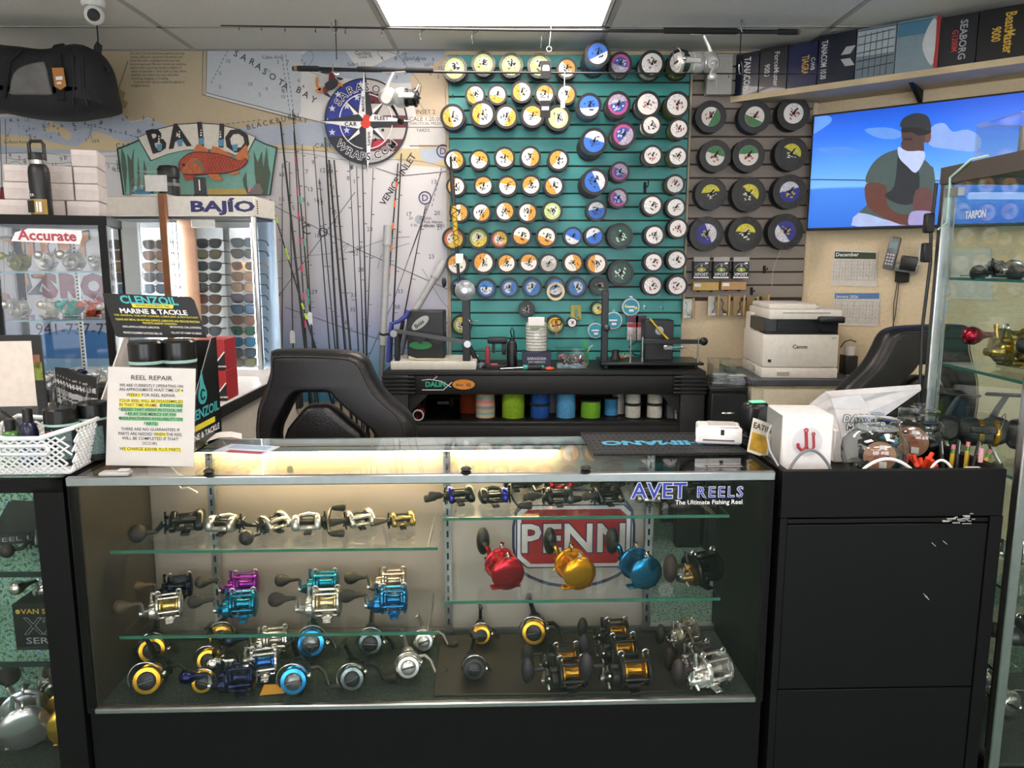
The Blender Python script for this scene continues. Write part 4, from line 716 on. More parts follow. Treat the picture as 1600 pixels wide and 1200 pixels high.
rows = [ZA, [(115, 255, 75, 'g'), (287, 228, 72, 'g'), (452, 237, 72, 'g'), (620, 240, 72, 'g'), (783, 255, 62, 'o')]], [ZA, [(238, 414, 62, 'o'), (370, 412, 60, 'o'), (515, 395, 65, 'o'), (652, 408, 62, 'o'), (781, 410, 62, 'o')]], [ZA, [(104, 543, 75, 'o', 'gear', .13, '2a5a9c'), (282, 527, 78, 'o', 'gear', .15), (424, 542, 70, 'o', 'plain', .15), (579, 537, 70, 'o', 'plain', .15), (733, 550, 76, 'g', 'gear', .13)]], \
    [ZA, [(115, 800, 63, 'o'), (262, 800, 62, 'o'), (413, 787, 65, 'o', 'plain', .15), (566, 783, 65, 'o', 'plain', .14), (733, 800, 65, 'o')]], [ZA, [(124, 957, 60, 'o'), (287, 952, 60, 'o'), (430, 955, 62, 'o'), (570, 950, 62, 'o'), (706, 955, 62, 'o')]], [ZA, [(143, 1113, 60, 'o'), (275, 1113, 60, 'o'), (415, 1105, 62, 'o'), (550, 1113, 62, 'o'), (697, 1105, 62, 'g')]], \
    [ZB, [(110, 278, 70, 'r', 'gear', .07), (257, 275, 66, 'y', 'gear', .07), (383, 280, 56, 'r', 'plain', .07), (515, 260, 62, 'o'), (662, 267, 64, 'o'), (820, 265, 58, 'b', 'plain', .16, '2f6fd0'), (945, 262, 60, 'b', 'plain', .16, '2f6fd0')]], [ZB, [(130, 430, 68, 'o', 'gear', .08), (287, 420, 70, 'o', 'gear', .09), (425, 425, 60, 'o'), (557, 420, 60, 'o'), (676, 425, 59, 's'), (820, 422, 62, 'o', 'plain', .14), (960, 427, 66, 'o', 'plain', .14)]], [ZB, [(150, 570, 60, 'n', 'plain', .07), (303, 575, 60, 'n', 'plain', .07), (440, 570, 58, 'n', 'plain', .07), (577, 568, 60, 'n', 'plain', .07), (715, 565, 60, 'f', 'plain', .07), (843, 567, 62, 'n', 'plain', .07), (977, 562, 57, 'dg', 'plain', .09)]]
for i, (f, L_) in enumerate(rows):
    for j, s in enumerate(L_):
        p = f(s[0], s[1]); spool(p[0], p[1], s[2]/3.8095, s[3], '%s from left, %s row, teal board' % (ORD[j], ORD[i]), s[5] if len(s) > 5 else .13, s[6] if len(s) > 6 else None, s[4] if len(s) > 4 else 'plain')
cols = [('blue', 'left blue column', [(ZA, 967, 167, 77, 'b', .24), (ZA, 917, 478, 75, 'b', .2), (ZA, 945, 690, 80, 'b', .24), (ZA, 950, 928, 79, 'b', .24), (ZA, 960, 1100, 62, 'b', .15)], 'gear', '5fa8dc'), ('mixed', 'second blue column', [(ZA, 1103, 228, 70, 'p', .16), (ZA, 1088, 470, 77, 'p', .17), (ZA, 1120, 650, 77, 'p', .24), (ZA, 1098, 870, 60, 'p', .11), (ZA, 1090, 1027, 60, 'p', .11), (ZB, 1100, 262, 77, 'k', .12), (ZB, 1105, 483, 77, 'k', .1)], 'gear', 'a59a94'), ('white', 'left white column', [(ZA, 1290, 228, 78, 'w', .16), (ZA, 1265, 468, 77, 'wp', .16), (ZA, 1287, 593, 62, 'w', .22), (ZA, 1293, 773, 62, 'wp', .2), (ZA, 1292, 1070, 64, 'w', .22), (ZB, 1305, 258, 63, 'w', .22), (ZB, 1300, 418, 60, 'wp', .22), (ZB, 1293, 557, 63, 'wp', .18)], 'plain', 'd9d8d2'), ('lime', 'right white column', [(ZA, 1458, 222, 78, 'w', .16), (ZA, 1440, 470, 77, 'wp', .16), (ZA, 1450, 615, 62, 'wp', .2), (ZA, 1443, 778, 62, 'w', .2), (ZA, 1428, 945, 60, 'wp', .11), (ZA, 1432, 1083, 62, 'w', .18), (ZB, 1445, 217, 62, 'wp', .2), (ZB, 1437, 405, 62, 'w', .18), (ZB, 1440, 557, 64, 'wp', .18)], 'plain', '9aa832')]
for nm, cw, L_, st, ln in cols:
    for j, (f, x, y, r_, ty, dp) in enumerate(L_):
        p = f(x, y); dark = ln if ty not in 'k' and (nm in ('blue', 'mixed') or p[1] < 300) else '22262a'; big_ = r_ > 70
        spool(p[0], p[1], r_/3.8095, ty, '%s down in the %s' % (ORD[j], cw), dp, dark, 'gear' if st == 'gear' and r_ > 70 else 'plain', seq=j)
# second spools on the long pegs, half hidden behind the front ones
for k, (x, y, r_, ln, wd) in enumerate(((945, 690, 80, '5fa8dc', 'third blue'), (950, 928, 79, '5fa8dc', 'fourth blue'), (967, 167, 77, '5fa8dc', 'first blue'))):
    p = ZA(x, y); Yf = PW-.11; q = at(*p, PW-.24); sc_ = r_/3.8095/FPX*(PW-.24); t = thing('line_spool', 'black spool of pale blue line behind the %s-label spool on the same peg' % wd, 'spool', (q.x, Yf, q.z), group='line spools on the teal board', sc=sc_)
    obj('front_flange', SPM['plain'][0], FL, t); o = obj('back_flange', SPM['plain'][1], FL, t); o.location.y = .3; o = obj('line', SPM['line'], mat(ln, .5), t); o.scale.y = 1.3
bigs = [(150, 540, 72, 'bg'), (353, 540, 75, 'bg'), (533, 525, 76, 'wp'), (170, 722, 73, 'bg'), (325, 720, 75, 'bg'), (522, 712, 77, 'yb'), (150, 898, 73, 'yb'), (325, 900, 79, 'yb'), (515, 888, 78, 'bb'), (130, 1083, 79, 'bb'), (310, 1083, 79, 'yb'), (495, 1073, 82, 'bb')]
for k, (x, y, r_, ty) in enumerate(bigs): spool(1060+x/2.963, y/2.963, r_/2.963, ty, '%s one, %s row, grey board' % (('left', 'middle', 'right')[k % 3], ORD[k//3]), .085, '2a5a9c' if k == 1 else None, 'spoke', lr=.6, grp='big spools on the grey board', board=GWALL)
# oddments on the lower teal board
def lowspool(px, py, rp, typ, lb, L=.06, **k): t = spool(px, py, rp, typ, 'x', L, **k); t['label'] = lb; return t
lowspool(*ZB(545, 700), 50/3.81, 'dg', 'dark spool half hidden by the bagged white line on the bench'); lowspool(*ZB(157, 792), 62/3.81, 'y', 'yellow labelled spool hanging low behind the left winder post'); lowspool(*ZB(715, 790), 56/3.81, 'y', 'yellow labelled spool low on the teal board behind the scissors'); lowspool(*ZB(815, 778), 31/3.81, 'w', 'small white leader spool low on the teal board'); lowspool(*ZB(968, 695), 42/3.81, 'y', 'small tan labelled spool beside the right winder post')
tl = mat('1f8fa6', .4)
for (x, y, r_), lb in zip(((1165, 685, 54), (1062, 765, 54), (955, 825, 48)), ('clear cased leader spool with teal label and yellow dots', 'clear cased teal leader spool right of the winder post', 'clear cased teal leader spool left of the winder post')):
    p = at(*ZB(x, y), PW-.05); r = r_/3.8095/FPX*4.3; t = thing('leader_spool', lb, 'spool', p, group='cased leader spools'); obj('case', B().lathe([(r*.96, .035), (r, .028), (r, .004), (r*.95, 0), (r*.3, 0)], (0, 0, 0), Yv, 32, False), mat('b9c4c4', .2, 0, coat=.5), t); obj('label', B().cyl((0, .001, 0), (0, -.002, 0), r*.84, n=32), tl, t); obj('label_print', B().box((-r*.5, -.003, -r*.05), (r*.4, -.002, r*.12)).box((-r*.2, -.003, -r*.5), (r*.3, -.002, -r*.25)), wht, t, False); obj('hang_tab', B().rbox((-.012, .005, r*.9), (.012, .012, r*1.25), .003, 1), CLEAR, t)
    if r_ == 54 and x == 1165:
        for s in (-1, 1): obj('yellow_dot', B().cyl((s*r*.55, -.001, -s*r*.1), (s*r*.55, -.0035, -s*r*.1), r*.16, n=12), mat('d9d23a', .5), t)
p = at(*ZB(717, 592), PW-.085); tag(obj('tape_ring', B().lathe([(.036, .008), (.036, -.008), (.05, -.008), (.05, .008), (.036, .008)], p, Yv, 32, False), mat('d8c9a4', .6)), 'cream ring of tape hanging over the pale blue spool label', 'tape')
t = thing('scissors', 'orange and black scissors hanging in front of a low yellow spool', 'scissors', at(*ZB(722, 775), PW-.09)); b = B()
for s in (-1, 1): obj('handle', B().torus((s*.012, 0, .0), (0, 1, 0), .016, .004, 18, 6), mat('d07a2a', .5) if s < 0 else MATTE, t); obj('blade', B().prism([(s*.003, -.012), (s*.012, -.016), (s*.002, -.085)], (0, 0, 0), X, Z, (0, .002, 0)), mat('d0762a', .4), t)
t = thing('carded_lure', 'yellow card with a small lure hanging beside the leader spool', 'card', at(*ZB(838, 720), PW-.02)); obj('card', B().rbox((-.03, 0, -.04), (.03, .004, .045), .002, 1), mat('b9b45a', .6), t); obj('lure', B().ball((0, -.006, 0), .009, 10, (.9, .6, 3)), mat('6aa0a8', .4), t); obj('hook', B().torus((.008, -.006, -.03), Yv, .01, .0015, 10, 5, 0, 4), CHROME, t)
for k, x in enumerate((1175, 1225)):
    t = thing('bait_packet', '%s glossy bait packet hanging behind the right winder box' % ('left' if k == 0 else 'right'), 'packet', at(*ZB(x, 810), PW-.05), group='bait packets'); obj('pouch', B().rbox((-.03, 0, -.07), (.03, .008, .07), .004), mat('c9c2c0', .25, .3, var=.3, scale=60), t); obj('header', B().box((-.03, -.001, .03), (.03, 0, .07)), mat('4a2a3a', .4), t); obj('band', B().box((-.028, -.0015, .005), (.028, -.0005, .028)), mat('a03040', .4), t)
for k, (x, y) in enumerate(((1243, 685), (1345, 690), (105, 425))):
    p = at(*(ZB(x, y) if k < 2 else ZA(x, y)), PW); t = thing('wire_hook', ('empty small hook right of the teal leader spool', 'empty small hook near the right edge of the teal board', 'empty clear hook at the upper left corner of the teal board')[k], 'hook', p); obj('clip', B().rbox((-.008, -.01, -.012), (.008, 0, .012), .002, 1), CLEAR, t); obj('wire', B().tube([(0, -.008, 0), (0, -.05, -.005), (0, -.055, .008)], .002, 6), CHROME, t)
p = at(*ZA(1248, 965), PW); t = thing('board_hook', 'bare black slatwall hook between the blue and white spools', 'hook', p); obj('plate', B().rbox((-.008, -.006, -.03), (.008, 0, .03), .002, 1), MATTE, t); obj('prong', B().tube([(0, -.004, .0), (.0, -.1, .0), (.0, -.12, .03)], .003, 6), MATTE, t)
# ======================= rods leaning on the mural =======================
RODM = mat('16171a', .35)
def rod(tip, low, label, r0=.0022, r1=.0055, Yt=WY-.03, Yl=WY-.13, col=RODM, bands=(), ng=7, grip=True, tags=(), zb=.02, gd=1):
    r0, r1 = r0*1.3, r1*1.3
    a, b = at(*tip, Yt), at(*low, Yl); d = (b-a); s = (zb-a.z)/d.z; base = a+d*s; t = thing('fishing_rod', label, 'fishing rod', base, group='rods leaning on the mural'); A = a-base; n = A.normalized()
    L = A.length; P = lambda f: A*(1-f)                      # f=0 tip, 1 base
    obj('blank', B().tube([P(0), P(.5), P(1)], [r0, (r0+r1)*.5, r1], 8), col, t)
    if grip: obj('grip', B().tube([P(.74), P(.78), P(.86), P(.98)], [.009, .012, .011, .012], 10), mat('1b1b1c', .8), t)
    sx = X if gd > 0 else -X
    for k in range(ng):
        f = .03+.62*(k/ng)**1.15; c = P(f); rg = .005+.008*k/ng; obj('guide', B().torus(c+sx*(rg+.004)-Yv*.004, n, rg, .0013, 12, 5).tube([c, c+sx*.004-Yv*.003], .002, 5), GUN, t)
    for (f, cl) in bands: obj('wrap', B().tube([P(f), P(f+.018)], r0+(r1-r0)*f+.0018, 8), mat(cl, .4), t)
    for f in tags:
        c = P(f); obj('price_tag', B().prism([(-.014, 0), (-.014, -.06), (.014, -.06), (.014, 0), (.006, .012), (-.006, .012)], c-Yv*.012, X, Z, (0, .001, 0)), WHITE, t)
    return t
pk = [(f, 'e0487a') for f in (.06, .14, .2, .26, .33, .4, .47)]; og_ = [(f, 'e8703a') for f in (.05, .1, .16, .22, .28, .34, .41, .48)]; lm = [(f, 'b8e03a') for f in (.05, .14, .155, .3, .33)]
rod((441, 256), (441, 525), 'thin black rod nearest the lit sunglasses cabinet', .0015, .004, ng=6, gd=-1)
rod((452, 253), (458, 545), 'slim black rod with two white tags, second from the sunglasses cabinet', .0016, .0045, ng=6, tags=(.46, .56))
rod((438, 190), (477, 543), 'thick black rod with a pale tip crossing behind the lime banded rod', .0035, .0075)
rod((459, 205), (479, 548), 'black rod with short hot pink wraps', .002, .005, bands=pk)
rod((457, 172), (489, 540), 'tall black rod with green wraps beside the pink wrapped rod', .002, .0055, bands=[(f, '4fae9a') for f in (.2, .3, .42, .44)], tags=(.48,))
rod((472, 225), (487, 520), 'thin plain rod just right of the green wrapped rod', .0015, .0045, ng=6)
rod((490, 228), (515, 545), 'thin black rod passing behind the printed letter on the chart', .0016, .0045, tags=(.68,), ng=6)
rod((499, 280), (524, 548), 'short black rod with a looped tip guide', .0018, .0045, ng=5)
rod((508, 215), (528, 548), 'thick black rod with a narrow white tag left of two twins', .0035, .0065, tags=(.62,))
rod((514, 250), (540, 550), 'thickest dark rod in the middle of the leaning row', .0038, .0075)
rod((522, 250), (548, 550), 'black rod carrying a large cream price tag', .003, .0062, tags=(.6,))
rod((546, 250), (560, 548), 'very thin rod right of the cream tagged rod', .0012, .0045, ng=5, gd=-1)
rod((557, 260), (568, 548), 'slim rod left of the yellow tagged rod', .0014, .0045, ng=6)
rod((566, 245), (573, 560), 'black rod with a small yellow tag beneath the round sign', .002, .006, tags=(), bands=[(.55, 'd8d060')])
rod((583, 262), (573, 545), 'thin rod slanting left beneath the round sign', .0013, .004, ng=5, gd=1)
rod((622, 255), (597, 560), 'rod with bright orange wraps left of the workbench', .0025, .0065, bands=og_)
rod((627, 240), (612, 545), 'plain black rod behind the orange wrapped rod', .0025, .006, ng=6)
rod((665, 320), (634, 480), 'thin rod slanting down to the left winder', .0015, .004, ng=4, Yl=WY-.08, zb=.956)
rod((422, 311), (492, 541), 'steeply slanting rod with lime green bands', .002, .007, Yt=WY-.3, Yl=WY-.25, bands=lm, ng=8)
for a_, b2, lb, r in (((606, 356), (598, 540), 'upright grey plastic pipe among the rods', .024), ((692, 412), (640, 500), 'slanting grey plastic pipe behind the left winder', .024)):
    p, q = at(*a_, WY-.06), at(*b2, WY-.2 if r else 0); d = (q-p).normalized(); t = thing('plastic_pipe', lb, 'pipe', q); e = p-q; obj('tube', B().lathe([(r*.8, 0), (r*.8, e.length), (r*.72, e.length), (r*.7, 0)], (0, 0, 0), e, 20), mat('9a9c9c', .5), t); obj('coupling', B().lathe([(r, 0), (r, .11), (r*.85, .11)], e-e.normalized()*.1, e, 20, False), mat('a8aaa9', .5), t)
    if a_[0] == 606: obj('shaft', B().cyl((0, 0, 0), -e.normalized()*.9, r*.6), mat('5c5f60', .5), t)
    else: obj('shaft', B().cyl((0, 0, 0), V((-.08, -.0, -.3)), r*.5), mat('5c5f60', .5), t)
# yellow gripped gaff standing on the bench in front of the spools
p, q = at(704, 245, WY-.25), at(719, 470, WY-.3); t = thing('gaff', 'yellow and black wrapped gaff with a white tag, in front of the left spools', 'gaff', q); e = p-q; P = lambda f: e*f
obj('shaft', B().tube([P(0), P(.4), P(1)], [.009, .008, .006], 10), RODM, t); obj('grip', B().cyl(P(.38), P(.66), .013), mat('c9a52a', .5), t); obj('sleeve', B().cyl(P(.66), P(.9), .012), mat('2c2d2f', .5), t)
w_ = B()
for s in (1, -1): w_.tube([P(.38+.28*i/40)+V((math.cos(s*i*.7)*.0135, math.sin(s*i*.7)*.0135, 0)) for i in range(41)], .002, 5)
obj('cord_wrap', w_, MATTE, t); obj('price_tag', B().rbox((-.02, -.03, P(.33).z-.05), (.02, -.027, P(.33).z), .003, 1), WHITE, t); obj('hook', B().tube([P(1), P(1)+V((.01, 0, .02)), P(1)+V((.035, 0, .0))], .003, 6), CHROME, t); obj('butt_cap', B().cyl(P(0), P(.1), .012), MATTE, t)
# ======================= rods and reels hung from the ceiling =======================
def hrod(pts, Y, label, butt_right, grips, guides, gs=-1):
    W = [at(x, y, Y) for x, y in pts]; t = thing('fishing_rod', label, 'fishing rod', W[0], group='rods hung from the ceiling'); Lc = lambda x: V((at(x, 45, Y).x, Y, W[0].z+(W[-1].z-W[0].z)*(at(x, 45, Y).x-W[0].x)/(W[-1].x-W[0].x)))-W[0]
    obj('blank', B().tube([q-W[0] for q in W], [.003, .006, .011] if butt_right else [.011, .006, .002], 8), RODM, t)
    for x0, x1, r, m in grips: obj('grip', B().tube([Lc(x0), Lc(x0+2), Lc(x1-2), Lc(x1)], [r*.85, r, r, r*.85], 12), mat(m, .8), t)
    for k, (x, s) in enumerate(guides): c = Lc(x); obj('guide', B().torus(c+V((gs*s*.5, -.0, -s-.006)), X, s*.45, .0016, 14, 5).tube([c, c+V((gs*s*.5, 0, -s*.6))], .0018, 5).tube([c+V((-gs*s*.6, 0, 0)), c+V((gs*s*.5, 0, -s*.6))], .0018, 5), GUN, t)
    return t, Lc, W[0]
HY = 3.86
t1, L1, w1 = hrod([(345, 40), (800, 47), (1247, 50)], HY, 'long dark rod hung just below the ceiling with its butt to the right', True, [(1037, 1152, .0145, '1a1c1e'), (1215, 1247, .014, '1a1c1e'), (1243, 1250, .013, '7a5a50')], [(375, .008), (410, .009), (447, .011), (495, .014), (542, .017), (600, .024), (662, .034), (745, .045), (855, .055)], -1)
t2, L2, w2 = hrod([(457, 107), (720, 113), (1305, 116)], HY, 'hanging rod with a cork butt to the left, crossing the top spools', False, [(462, 496, .0135, '1a1c1e'), (457, 463, .0125, '8f6f58'), (556, 590, .0135, '1a1c1e'), (632, 676, .0145, '1a1c1e'), (590, 632, .0115, '26282b')], [(960, .018), (1052, .014), (1140, .01), (1220, .007), (1285, .005)], 1)
silv = mat('d6d6d2', .35, .55)
o = reel(SPIN, 'silver spinning reel hanging under the upper rod at right', w1+L1(1098)+V((0, 0, -.2)), 0, 1.75, col=silv, spool=silv, arm=silv, knob=silv, group='reels on the hanging rods', rot=(0, 0, R(-82)))
o.location = w1+L1(1098)+V((-.11, 0, -.142))
o = reel(SPIN, 'silver and black spinning reel hanging under the lower rod at left', w2, 0, 1.6, col=silv, spool=DKM, arm=DKM, knob=RUB, group='reels on the hanging rods', rot=(0, R(0), R(88)), extra={'handle_arm': DKM})
o.location = w2+L2(617)+V((.1, 0, -.128))
for x, lb in ((523, 'black cord with two wire hooks carrying the rods at left'), (1160, 'black cord with two wire hooks carrying the rods at right')):
    p1, p2 = at(x, 46, HY), at(x, 112, HY); t = thing('rod_hanger', lb, 'cord', (p1.x, HY, CZ), group='rod hanging cords'); z1, z2 = p1.z-CZ, p2.z-CZ
    obj('cord', B().tube([(0, .02, -.0), (0, .022, z1+.02), (0, .02, z2+.06)], .0025, 6), MATTE, t)
    for z in (z1, z2): obj('hook', B().tube([(.006, .02, z+.05), (.012, .012, z+.02), (.008, 0, z-.014), (-.006, -.014, z-.014), (-.012, -.016, z+.0), (-.012, -.014, z+.03)], .0028, 6), CHROME, t)
hk = at(858, 75, HY); t = thing('hanging_tags', 'two black tags hanging on a wire ring in front of the top spools', 'tags', (hk.x, HY, CZ)); obj('wire', B().tube([(.01, 0, 0), (.008, 0, -.05), (0, 0, hk.z-CZ+.006)], .0012, 5).torus((0, 0, hk.z-CZ-.005), Yv, .012, .0013, 16, 5), CHROME, t)
for x, y0, y1 in ((853, 95, 123), (852, 157, 184)): a_, c_ = at(x-8, y0, HY-.02), at(x+8, y1, HY-.02); obj('tag', B().rbox((a_.x-hk.x, -.021, c_.z-CZ), (c_.x-hk.x, -.019, a_.z-CZ), .001, 1), BLACK, t); obj('tag_print', B().box((a_.x-hk.x+.008, -.0225, (a_.z+c_.z)/2-CZ-.005), (c_.x-hk.x-.008, -.0212, (a_.z+c_.z)/2-CZ+.012)), wht, t)
a_ = at(853, 112, HY-.02); obj('lettering', B().text('SP', (a_.x-hk.x, -.0235, a_.z-CZ+.008), X, Z, .03, 'C', .03), wht, t, False); obj('cord', B().tube([(0, -.015, at(853, 123, HY).z-CZ), (-.004, -.018, at(853, 157, HY).z-CZ)], .0015, 5), MATTE, t)
obj('price_strip', B().tube([(at(882, 115, HY).x-hk.x, -.02, at(882, 115, HY).z-CZ), (at(881, 150, HY).x-hk.x, -.02, at(881, 150, HY).z-CZ)], .002, 5).box((at(877, 1, HY).x-hk.x, -.021, at(880, 170, HY).z-CZ), (at(884, 1, HY).x-hk.x, -.019, at(880, 148, HY).z-CZ)), WHITE, t)
# ======================= black duffel bag =======================
BYd = 3.95; t = thing('duffel_bag', 'black duffel bag with a grey mesh pocket and orange tag, hanging high at left', 'bag', at(60, 180, BYd)); Zd = lambda L: [(a/6.667, 70+b2/6.667) for a, b2 in L]
def pslab(t, name, pts, Y, th, bev, m, sm=2, Zf=Zd): q = [at(a, b2, Y) for a, b2 in Zf(pts)]; q = [(p.x, p.z) for p in q]; q = smooth(q, sm) if sm else q; b = BW(t); slab(b, [q], (0, Y, 0), X, Z, th, bev, 4); return obj(name, b, m, t, True, 60)
fab = mat('181a1f', .75, var=.15, scale=30, bump=.3); pslab(t, 'body', [(-300, 60), (200, 50), (520, 85), (700, 65), (850, 35), (980, 55), (1070, 170), (1120, 290), (1160, 480), (1195, 640), (1150, 705), (900, 755), (700, 780), (400, 765), (200, 735), (-20, 690), (-300, 640)], BYd, .3, .09, fab, 3)
pslab(t, 'pocket', [(110, 470), (150, 300), (250, 220), (420, 180), (480, 200), (520, 380), (550, 500), (520, 525), (300, 520), (120, 520)], BYd-.15, .03, .012, mat('6a6866', .6, var=.25, scale=12, bump=.2), 2)
for pts in ([(20, 560), (60, 560), (120, 180), (240, 60), (190, 55), (80, 160)], [(545, 90), (640, 90), (680, 580), (600, 580)]): pslab(t, 'strap', pts, BYd-.155, .012, .004, mat('101114', .8), 1)
for pts in ([(740, 90), (775, 110), (780, 420), (775, 630), (755, 630), (760, 400)], [(840, 100), (865, 110), (880, 450), (920, 640), (900, 640), (860, 450)]): pslab(t, 'piping', pts, BYd-.148, .012, .004, mat('0d0e10', .6), 1)
q = [at(a, b2, BYd) for a, b2 in Zd([(560, 180), (565, 90), (600, 40), (650, 30), (690, 70)])]; obj('handle', BW(t).tube(q, .022, 8), fab, t)
q = [at(a, b2, BYd) for a, b2 in Zd([(1000, 110), (1005, 20), (1020, -10), (1040, 10), (1030, 90)])]; obj('loop', BW(t).tube(q, .012, 8), fab, t); q = [at(a, b2, BYd) for a, b2 in Zd([(1090, 210), (1140, 260), (1110, 310)])]; obj('loop', BW(t).tube(q, .01, 8), fab, t)
pslab(t, 'tag', [(540, 240), (660, 238), (690, 430), (630, 470), (570, 435)], BYd-.185, .002, 0, mat('b5793f', .7), 0); pslab(t, 'tag_sticker', [(578, 332), (650, 326), (652, 364), (582, 368)], BYd-.188, .001, 0, WHITE, 0); pslab(t, 'tag_sticker', [(592, 388), (638, 382), (640, 408), (594, 412)], BYd-.188, .001, 0, WHITE, 0)
obj('hanger', BW(t).tube([at(153, 70, BYd), at(153, 60, BYd), V((at(153, 60, BYd).x, BYd, CZ))], .003, 6).tube([at(-40, 80, BYd), V((at(-40, 60, BYd).x, BYd, CZ))], .003, 6), MATTE, t)
# ======================= sunglasses cabinet =======================
GY = 3.62; gx0, gx1, gz0, gz1 = -1.88, -1.185, RZ, 1.80; GDp = .31
t = thing('sunglasses_cabinet', 'white lit cabinet of sunglasses with a blue name on its header', 'cabinet', (gx0, GY, gz0)); W_, H_ = gx1-gx0, gz1-gz0; hb = .745
wh = mat('e9ebec', .4); glow = mat('f4f8ff', .5, emit=42., var=0., name='cabinet_tube')
obj('header', B().rbox((0, 0, hb), (W_, GDp, H_), .004, 1), mat('e0ddd2', .5), t); obj('back', B().box((.02, GDp-.012, .03), (W_-.02, GDp, hb)), wh, t); obj('floor_panel', B().box((0, 0, 0), (W_, GDp, .03)), wh, t); obj('ceiling_panel', B().box((.01, .01, hb-.012), (W_-.01, GDp-.01, hb)), mat('3a3c3e', .4), t)
for x in (0, W_-.024): obj('post', B().rbox((x, 0, .03), (x+.024, .022, hb), .004), ALU, t)
for x in (0, W_-.02): obj('post', B().rbox((x, GDp-.02, .03), (x+.02, GDp, hb), .004), wh, t)
obj('side_pane', B().box((W_-.008, .022, .03), (W_-.003, GDp-.02, hb)), glass('frost', 'e4eef6', .6, .2, .5), t); obj('side_pane', B().box((.003, .022, .03), (.008, GDp-.02, hb)), GLASS, t)
wx = at(262, 440, GY-.02).x-gx0
obj('divider', B().rbox((wx-.016, -.03, .0), (wx+.016, .0, H_+.01), .003, 1), mat('8a5a38', .55, var=.15, scale=12), t); obj('wood_panel', B().box((wx+.03, .05, .03), (wx+.11, .07, hb-.015)), mat('9a7056', .5, var=.12, scale=10), t)
obj('door_pane', B().box((wx+.02, .004, .03), (W_-.026, .008, hb)), GLASS, t); obj('door_pane', B().box((.026, .004, .03), (wx-.02, .008, hb)), GLASS, t)
for x in (.03, wx+.022, W_-.034): obj('light_tube', B().cyl((x+.004, .03, .05), (x+.004, .03, hb-.03), .005, n=8), glow, t)
obj('brand_plate', B().rbox((wx+.11, .02, hb-.05), (wx+.22, .024, hb-.012), .002, 1), WHITE, t)
obj('lettering', B().text('BAJÍO', (at(329, 1, GY).x-gx0, -.0015, hb+.022), X, Z, .066, 'C', .04, 1., .30), mat('191a5e', .4), t, False)
vt = B()
for k in range(6): vt.box((W_-.0005, .03, hb+.012+k*.011), (W_+.001, .045, hb+.018+k*.011))
obj('vent', vt, MATTE, t)['kind'] = 'stuff'
# sunglasses
t = thing('sunglasses', 'x', 'sunglasses'); lens = smooth([(.006, -.004), (.012, .016), (.036, .019), (.06, .015), (.062, .002), (.05, -.018), (.026, -.021), (.01, -.014)], 2)
for s in (1, -1):
    q = [(a*s, b2) for a, b2 in lens]; f = [((a-.034)*1.14*s+.034*s, b2*1.17) for a, b2 in lens]
    obj('lens', slab(B(), [q], (0, 0, 0), X, Z, .003), mat('2a3038', .15), t); obj('rim', slab(B(), [f, q], (0, 0, 0), X, Z, .005), BLACK, t); obj('temple', B().tube([(s*.064, .0, .012), (s*.068, .03, .012), (s*.066, .1, .008), (s*.064, .125, -.012)], [.0035, .003, .0028, .003], 6), BLACK, t)
obj('bridge', B().tube([(-.009, 0, .008), (0, -.003, .012), (.009, 0, .008)], .0032, 6), BLACK, t); SG = proto(t)
lc = ['27343c', '5a4038', '1f3a34', '2a2c30', '3a4a5a', '4a4a30', '6a5040', '24465c', '303030', '503c34', '2c3c44', '38343c']; fc = ['15171a', '3a2f28', '2a2420', '1a1c20', '4a3a2a']
for cn, px, cols_ in (('left', 243, [382, 399, 417, 433, 451]), ('middle', 326, [380, 397, 415.5, 433, 449.5, 467, 483, 500, 517, 534]), ('right', 381, [379, 396, 415.5, 432, 448.5, 466, 483, 500, 516.5, 534, 551, 566])):
    for k, y in enumerate(cols_):
        odd = cn == 'right' and k == 2; m = mat('d08a5a', .35) if odd else mat(fc[(k*3+len(cn)) % 5], .3); lm_ = mat(lc[(k*5+len(cn)*2) % 12], .12, 0., coat=1.)
        dup(SG, 'sunglasses %s, %s from the top in the %s display column' % ('with pale orange frames' if odd else 'with dark frames', ORD[k], cn), at(px, y, GY+.1), R(-8), group='sunglasses in the lit cabinet', mats={'rim': m, 'temple': m, 'bridge': m, 'lens': lm_})
unproto(SG)
cab = [o for o in COL.objects if o.name == 'sunglasses_cabinet'][0]
for px in (243, 326, 381): x = at(px, 450, GY+.1).x-gx0; obj('display_rail', B().rbox((x-.07, .135, .03), (x+.07, .14, .7), .002, 1), wh, cab)
# oddments on the cabinet roof
zt = gz1+.0005
p = on(182, 298, zt); t = thing('clear_card_box', 'clear plastic box with a white card on the sunglasses cabinet', 'box', (p.x, 3.72, zt)); obj('cover', B().prism([(-.075, .0), (.075, 0), (.06, .11), (-.06, .11)], (0, -.05, .01), X, Z, (0, .09, 0)), CLEAR, t); obj('tray', B().rbox((-.085, -.07, 0), (.085, .06, .012), .004, 1), mat('c9c9cc', .2), t); obj('card', B().rbox((-.05, .0, .03), (.055, .004, .105), .001, 1), WHITE, t)
p = at(265, 298, 3.8); t = thing('black_jar', 'black lidded jar on the sunglasses cabinet in front of the fish sign', 'jar', (p.x, 3.8, zt)); obj('body', B().lathe([(.045, 0), (.048, .01), (.048, .09), (.042, .1)], n=24), mat('2a2c2e', .35), t); obj('lid', B().lathe([(.05, 0), (.05, .04), (.04, .055), (.01, .06)], (0, 0, .1), n=24), BLACK, t); obj('band', B().lathe([(.0485, .06), (.0495, .06), (.0495, .075), (.0485, .075)], n=24), mat('8a8d90', .4), t)
